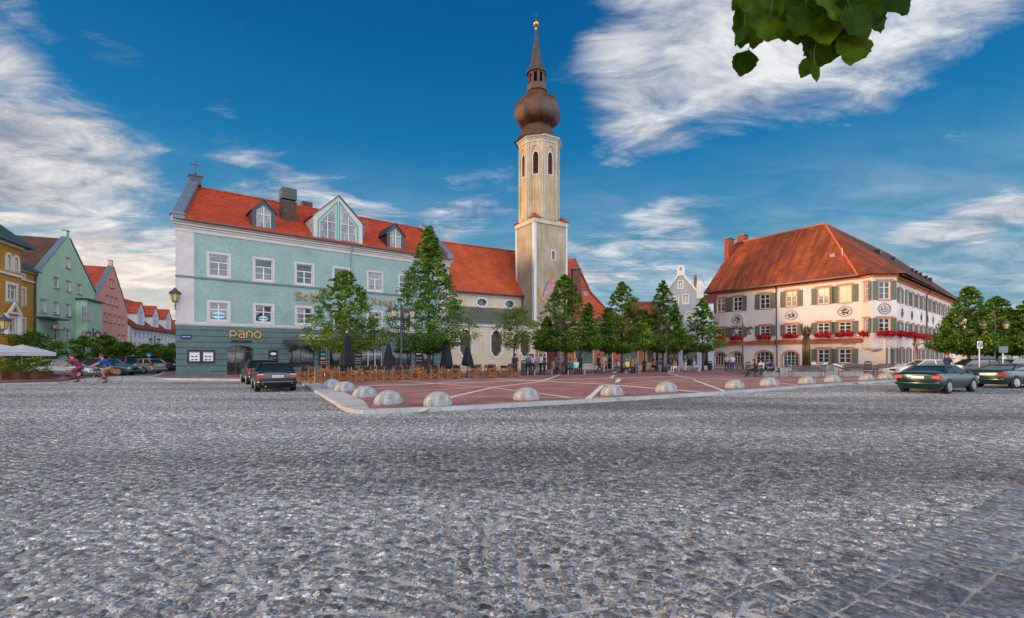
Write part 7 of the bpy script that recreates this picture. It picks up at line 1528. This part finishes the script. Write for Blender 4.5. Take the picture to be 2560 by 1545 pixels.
def person(pose, x, y, rz, label, shirt, trou, hair='br', long=False, sc=1.0, z=.125, shoes=(.03, .03, .03)):
    d = PR[pose]
    def ob(nm, me, m, parent=None):
        o = bpy.data.objects.new(nm, me); COL.objects.link(o)
        if parent: o.parent = parent
        o.material_slots[0].link = 'OBJECT'; o.material_slots[0].material = m; return o
    b = ob('person', d['body'], M_skin); b.location = (x, y, z); b.rotation_euler[2] = R(rz); b.scale = (sc, sc, sc); b['label'] = label; b['category'] = 'person'
    ob('shirt', d['shirt'], cloth(shirt), b); ob('trousers', d['trousers'], cloth(trou), b); ob('hair', d['long_hair' if long else 'hair'], cloth(HAIR[hair]), b); ob('shoes', d['shoes'], cloth(shoes), b); ob('eyes', d['eyes'], M_black, b); return b
NV = (.012, .018, .05); BK = (.015, .015, .018); JN = (.03, .07, .16); WH = (.6, .6, .6); GYc = (.16, .15, .15)
for (pose, px, Y, rz, lb, s_, t_, h_, lg, sh_) in [
 ('stand', 1288, 38.5, 180, 'man in a dark suit seen from behind at the right end of the terrace', (.015, .02, .04), (.015, .02, .04), 'br', 0, BK),
 ('sit', 1281, 40.5, 90, 'person in dark red sitting behind the leaning trunk', (.15, .02, .03), BK, 'br', 0, BK),
 ('stand', 1320, 40.5, 200, 'person in a teal top standing left in the group by the church', (.01, .22, .27), BK, 'bl', 0, BK),
 ('stand', 1326, 41.2, 150, 'person in a turquoise shirt in the group by the church', (.02, .25, .33), GYc, 'rd', 0, BK),
 ('hands', 1332, 40.3, 190, 'woman in a mauve blouse in the group by the church', (.38, .20, .36), BK, 'rd', 1, BK),
 ('stand', 1341, 41.0, 170, 'person in a grey shirt between the mauve blouse and the white shirt', (.25, .22, .25), GYc, 'bl', 0, BK),
 ('hands', 1352, 41.0, -60, 'man in a white shirt and dark trousers before the church wall', WH, (.04, .03, .03), 'bk', 0, BK),
 ('hands', 1361, 41.0, 60, 'person all in navy beside the man in the white shirt', NV, (.012, .02, .06), 'rd', 0, BK),
 ('sit', 1384, 41.5, 160, 'person in a grey jacket seated before the church door', (.20, .19, .19), GYc, 'rd', 0, BK),
 ('sit', 1395, 41.4, 20, 'person in dark plum seated left of the grey lamp post', (.06, .03, .05), BK, 'bk', 0, BK),
 ('stand', 1391, 44.5, 0, 'woman in a pale pink top standing in the church doorway', (.45, .3, .3), GYc, 'rd', 1, BK),
 ('stand', 1405, 42.3, 150, 'man in a pink shirt just right of the grey lamp post', (.50, .22, .22), (.2, .15, .1), 'gr', 0, BK),
 ('stand', 1412, 42.6, 190, 'man in a bright blue shirt beside the dark linden trunk', (.02, .06, .40), (.30, .24, .16), 'gr', 0, BK),
 ('sit', 1426, 41.1, 200, 'person in a blue shirt on the bench left of the green shirt', (.02, .10, .22), BK, 'rd', 0, BK),
 ('sit', 1440, 40.9, 170, 'man in a mint green shirt with his back to the camera on a bench', (.28, .62, .38), (.06, .06, .08), 'bl', 0, BK),
 ('stand', 1451, 43, 30, 'dark dressed person standing before the shop display', (.03, .03, .05), NV, 'bk', 1, BK),
 ('walk', 1497, 42.5, 90, 'person in dark clothes standing before the salmon shop door', (.03, .025, .05), NV, 'br', 0, BK),
 ('walk', 1509, 43.5, -30, 'woman in a beige dress walking before the salmon shop door', (.48, .33, .20), (.42, .28, .18), 'rd', 1, BK),
 ('lean', 1546, 45.8, -60, 'man in a white shirt and jeans bending forward on a bench', (.45, .45, .58), JN, 'br', 0, WH),
 ('sit', 1567, 44.3, 180, 'man in a yellow shirt with his back to the camera right of the trunk', (.62, .48, .18), BK, 'gr', 0, WH),
 ('lean', 1580, 44.6, 150, 'person in an orange brown top beside the man in yellow', (.35, .10, .02), BK, 'gr', 0, BK),
 ('sit', 1589, 45.2, 200, 'child in a teal top with a white cap on the bench', (.01, .12, .18), JN, 'bl', 0, BK),
 ('sit', 1611, 52, -20, 'person in dark grey seated left before the cream shop', (.08, .06, .09), BK, 'br', 0, BK),
 ('sit', 1634, 51.5, 40, 'person in orange seated before the cream shop', (.55, .12, .04), BK, 'bk', 1, BK),
 ('lean', 1644, 51.8, -30, 'person in a grey blue top seated before the cream shop', (.18, .22, .30), JN, 'bk', 0, BK),
 ('sit', 1652, 51.5, -40, 'person in light trousers seated beside the dark trunk', (.05, .12, .25), (.4, .42, .48), 'br', 0, WH),
 ('sit', 1677, 48.2, -50, 'woman in a blue jacket and jeans on the bench right of the plum lamp', (.01, .07, .16), JN, 'rd', 1, WH),
 ('sit', 1686, 48.0, -45, 'woman in an orange top and white trousers on the bench right of the plum lamp', (.42, .16, .06), WH, 'rd', 1, WH),
 ('hands', 1712, 49.3, -60, 'woman with white shorts and red shoes standing by the grey blue shop', (.03, .16, .22), (.5, .5, .55), 'br', 0, (.5, .01, .02)),
 ('sit', 1735, 50.2, 100, 'person in pale clothes seated beside the small conical linden', (.35, .38, .42), (.35, .4, .5), 'bl', 0, WH),
 ('stand', 1817, 49.5, 170, 'person in a beige top standing before the arched town hall windows', (.42, .32, .24), (.03, .03, .03), 'bl', 0, BK),
 ('stand', 1825, 50.5, 200, 'person in purple partly hidden between beige and white', (.20, .12, .22), (.22, .14, .28), 'gr', 0, WH),
 ('stand', 1831, 49.3, 160, 'man in a pale shirt and blue trousers before the arched window', (.50, .52, .55), (.02, .06, .22), 'gr', 0, BK),
 ('sit', 1886, 36.7, -110, 'woman with long brown hair in a dark coat sitting on a bench', (.03, .02, .03), BK, 'br', 1, BK),
 ('sit', 1903, 37.0, -70, 'man in a white shirt and jeans sitting cross wise by the bin', WH, (.02, .06, .13), 'bk', 0, BK),
 ('lean', 1913, 40.8, 20, 'person in dark red seated on the far side of the fountain block', (.12, .03, .03), BK, 'rd', 0, BK),
 ('lean', 1931, 38.6, -60, 'woman in a blue jacket reading on the concrete ledge', (.02, .07, .28), BK, 'br', 1, BK),
 ('sit', 2034, 44.6, 0, 'person with dark red hair sitting behind the bronze ears', (.5, .48, .46), JN, 'rd', 0, BK),
 ('walk', 2368, 30.5, -90, 'person in dark blue walking behind the low green car', (.02, .03, .08), NV, 'rd', 0, BK)]:
    x, y = at(px, Y); person(pose, x, y, rz, lb, s_, t_, h_, lg, shoes=sh_)
# ---------------- bicycles
def bicycle(x, y, rz, label, fm, loaded=False):
    rt = root('bicycle', label, 'bicycle')
    for yy in (-.53, .53):
        mb = MB(lambda a, b, c_, yy=yy: (c_, yy+a, .34+b)); n_ = 28; vs = []; rs_ = [(.335, .0), (.325, .016), (.315, 0), (.325, -.016)]
        for k in range(n_): a = 2*PI*k/n_; vs += [(r_*math.cos(a), r_*math.sin(a), h) for r_, h in rs_]
        mb.add(vs, [(k*4+j, k*4+(j+1) % 4, ((k+1) % n_)*4+(j+1) % 4, ((k+1) % n_)*4+j) for k in range(n_) for j in range(4)]); w_ = mk('wheel', mb, M_tyre, rt, True)
        mb = MB(lambda a, b, c_, yy=yy: (c_, yy+a, .34+b))
        for k in range(12): a = 2*PI*k/12; mb.bar((0, 0, 0), (.32*math.cos(a), .32*math.sin(a), 0), .004)
        mb.lathe([(.02, -.04), (.02, .04)], 8); mk('spokes', mb, M_steel, w_)
    mb = MB(); J = dict(bb=(0, .1, .28), st=(0, .25, .80), hd=(0, -.36, .82), hl=(0, -.38, .70), ra=(0, .53, .34), fa=(0, -.53, .34))
    for a, b in (('bb', 'st'), ('st', 'hd'), ('bb', 'hl'), ('hl', 'hd')): mb.tube([J[a], J[b]], .018, 7)
    for s in (-.04, .04): mb.tube([J['bb'], (s, .53, .34)], .009, 5); mb.tube([J['st'], (s, .53, .34)], .009, 5); mb.tube([J['hl'], (s, -.53, .34)], .011, 5)
    mk('frame', mb, fm, rt, True)
    mb = MB(); mb.tube([(0, -.36, .82), (0, -.35, 1.02)], .012); mb.tube([(-.28, -.42, 1.03), (-.12, -.38, 1.03), (.12, -.38, 1.03), (.28, -.42, 1.03)], .012); mk('handlebar', mb, M_steel, rt, True)
    mb = MB(); mb.tube([(0, .25, .80), (0, .27, .90)], .012); mb.sphere((0, .30, .93), .11, 10, 6, .35); mk('saddle', mb, M_black, rt, True)
    mb = MB(); mb.tube([(0, .1, .28), (.09, -.02, .33)], .01); mb.tube([(0, .1, .28), (-.09, .12, .12)], .01); mk('crank', mb, M_steel, rt)
    if loaded: mb = MB(); mb.box(-.2, .2, .36, .7, .62, .9); mk('basket', mb, mat('wicker', (.25, .10, .04), .8, .5, 20), rt)
    rt.location = (x, y, .0); rt.rotation_euler[2] = R(rz); return rt
M_rf = mat('red_bike_frame', (.30, .03, .02), .4, spec=.5)
for (px, Y, rz, lb, pl, s_, t_, ld) in [(186, 29, -62, 'bicycle under the rider in the maroon top', 'cyclist in a maroon top riding left behind the planters', (.20, .015, .05), (.20, .04, .09), 0), (260, 28.5, -40, 'bicycle with rear basket under the rider in blue', 'cyclist in a bright blue shirt on a bicycle with a basket', (.01, .05, .33), (.30, .16, .10), 1)]:
    x, y = at(px, Y); bicycle(x, y, rz, lb, M_rf, ld); person('ride', x, y, rz, pl, s_, t_, 'rd', z=.0, sc=1.04)
x, y = at(1245, 40.5); bicycle(x, y, 75, 'dark bicycle leaning behind the terrace chairs under the church windows', M_dark); x, y = at(1315, 41.5); bicycle(x, y, 60, 'grey bicycle beside the group of people by the church', M_zinc); x, y = at(1492, 46); bicycle(x, y, 80, 'bicycle parked before the salmon shop', M_dark)
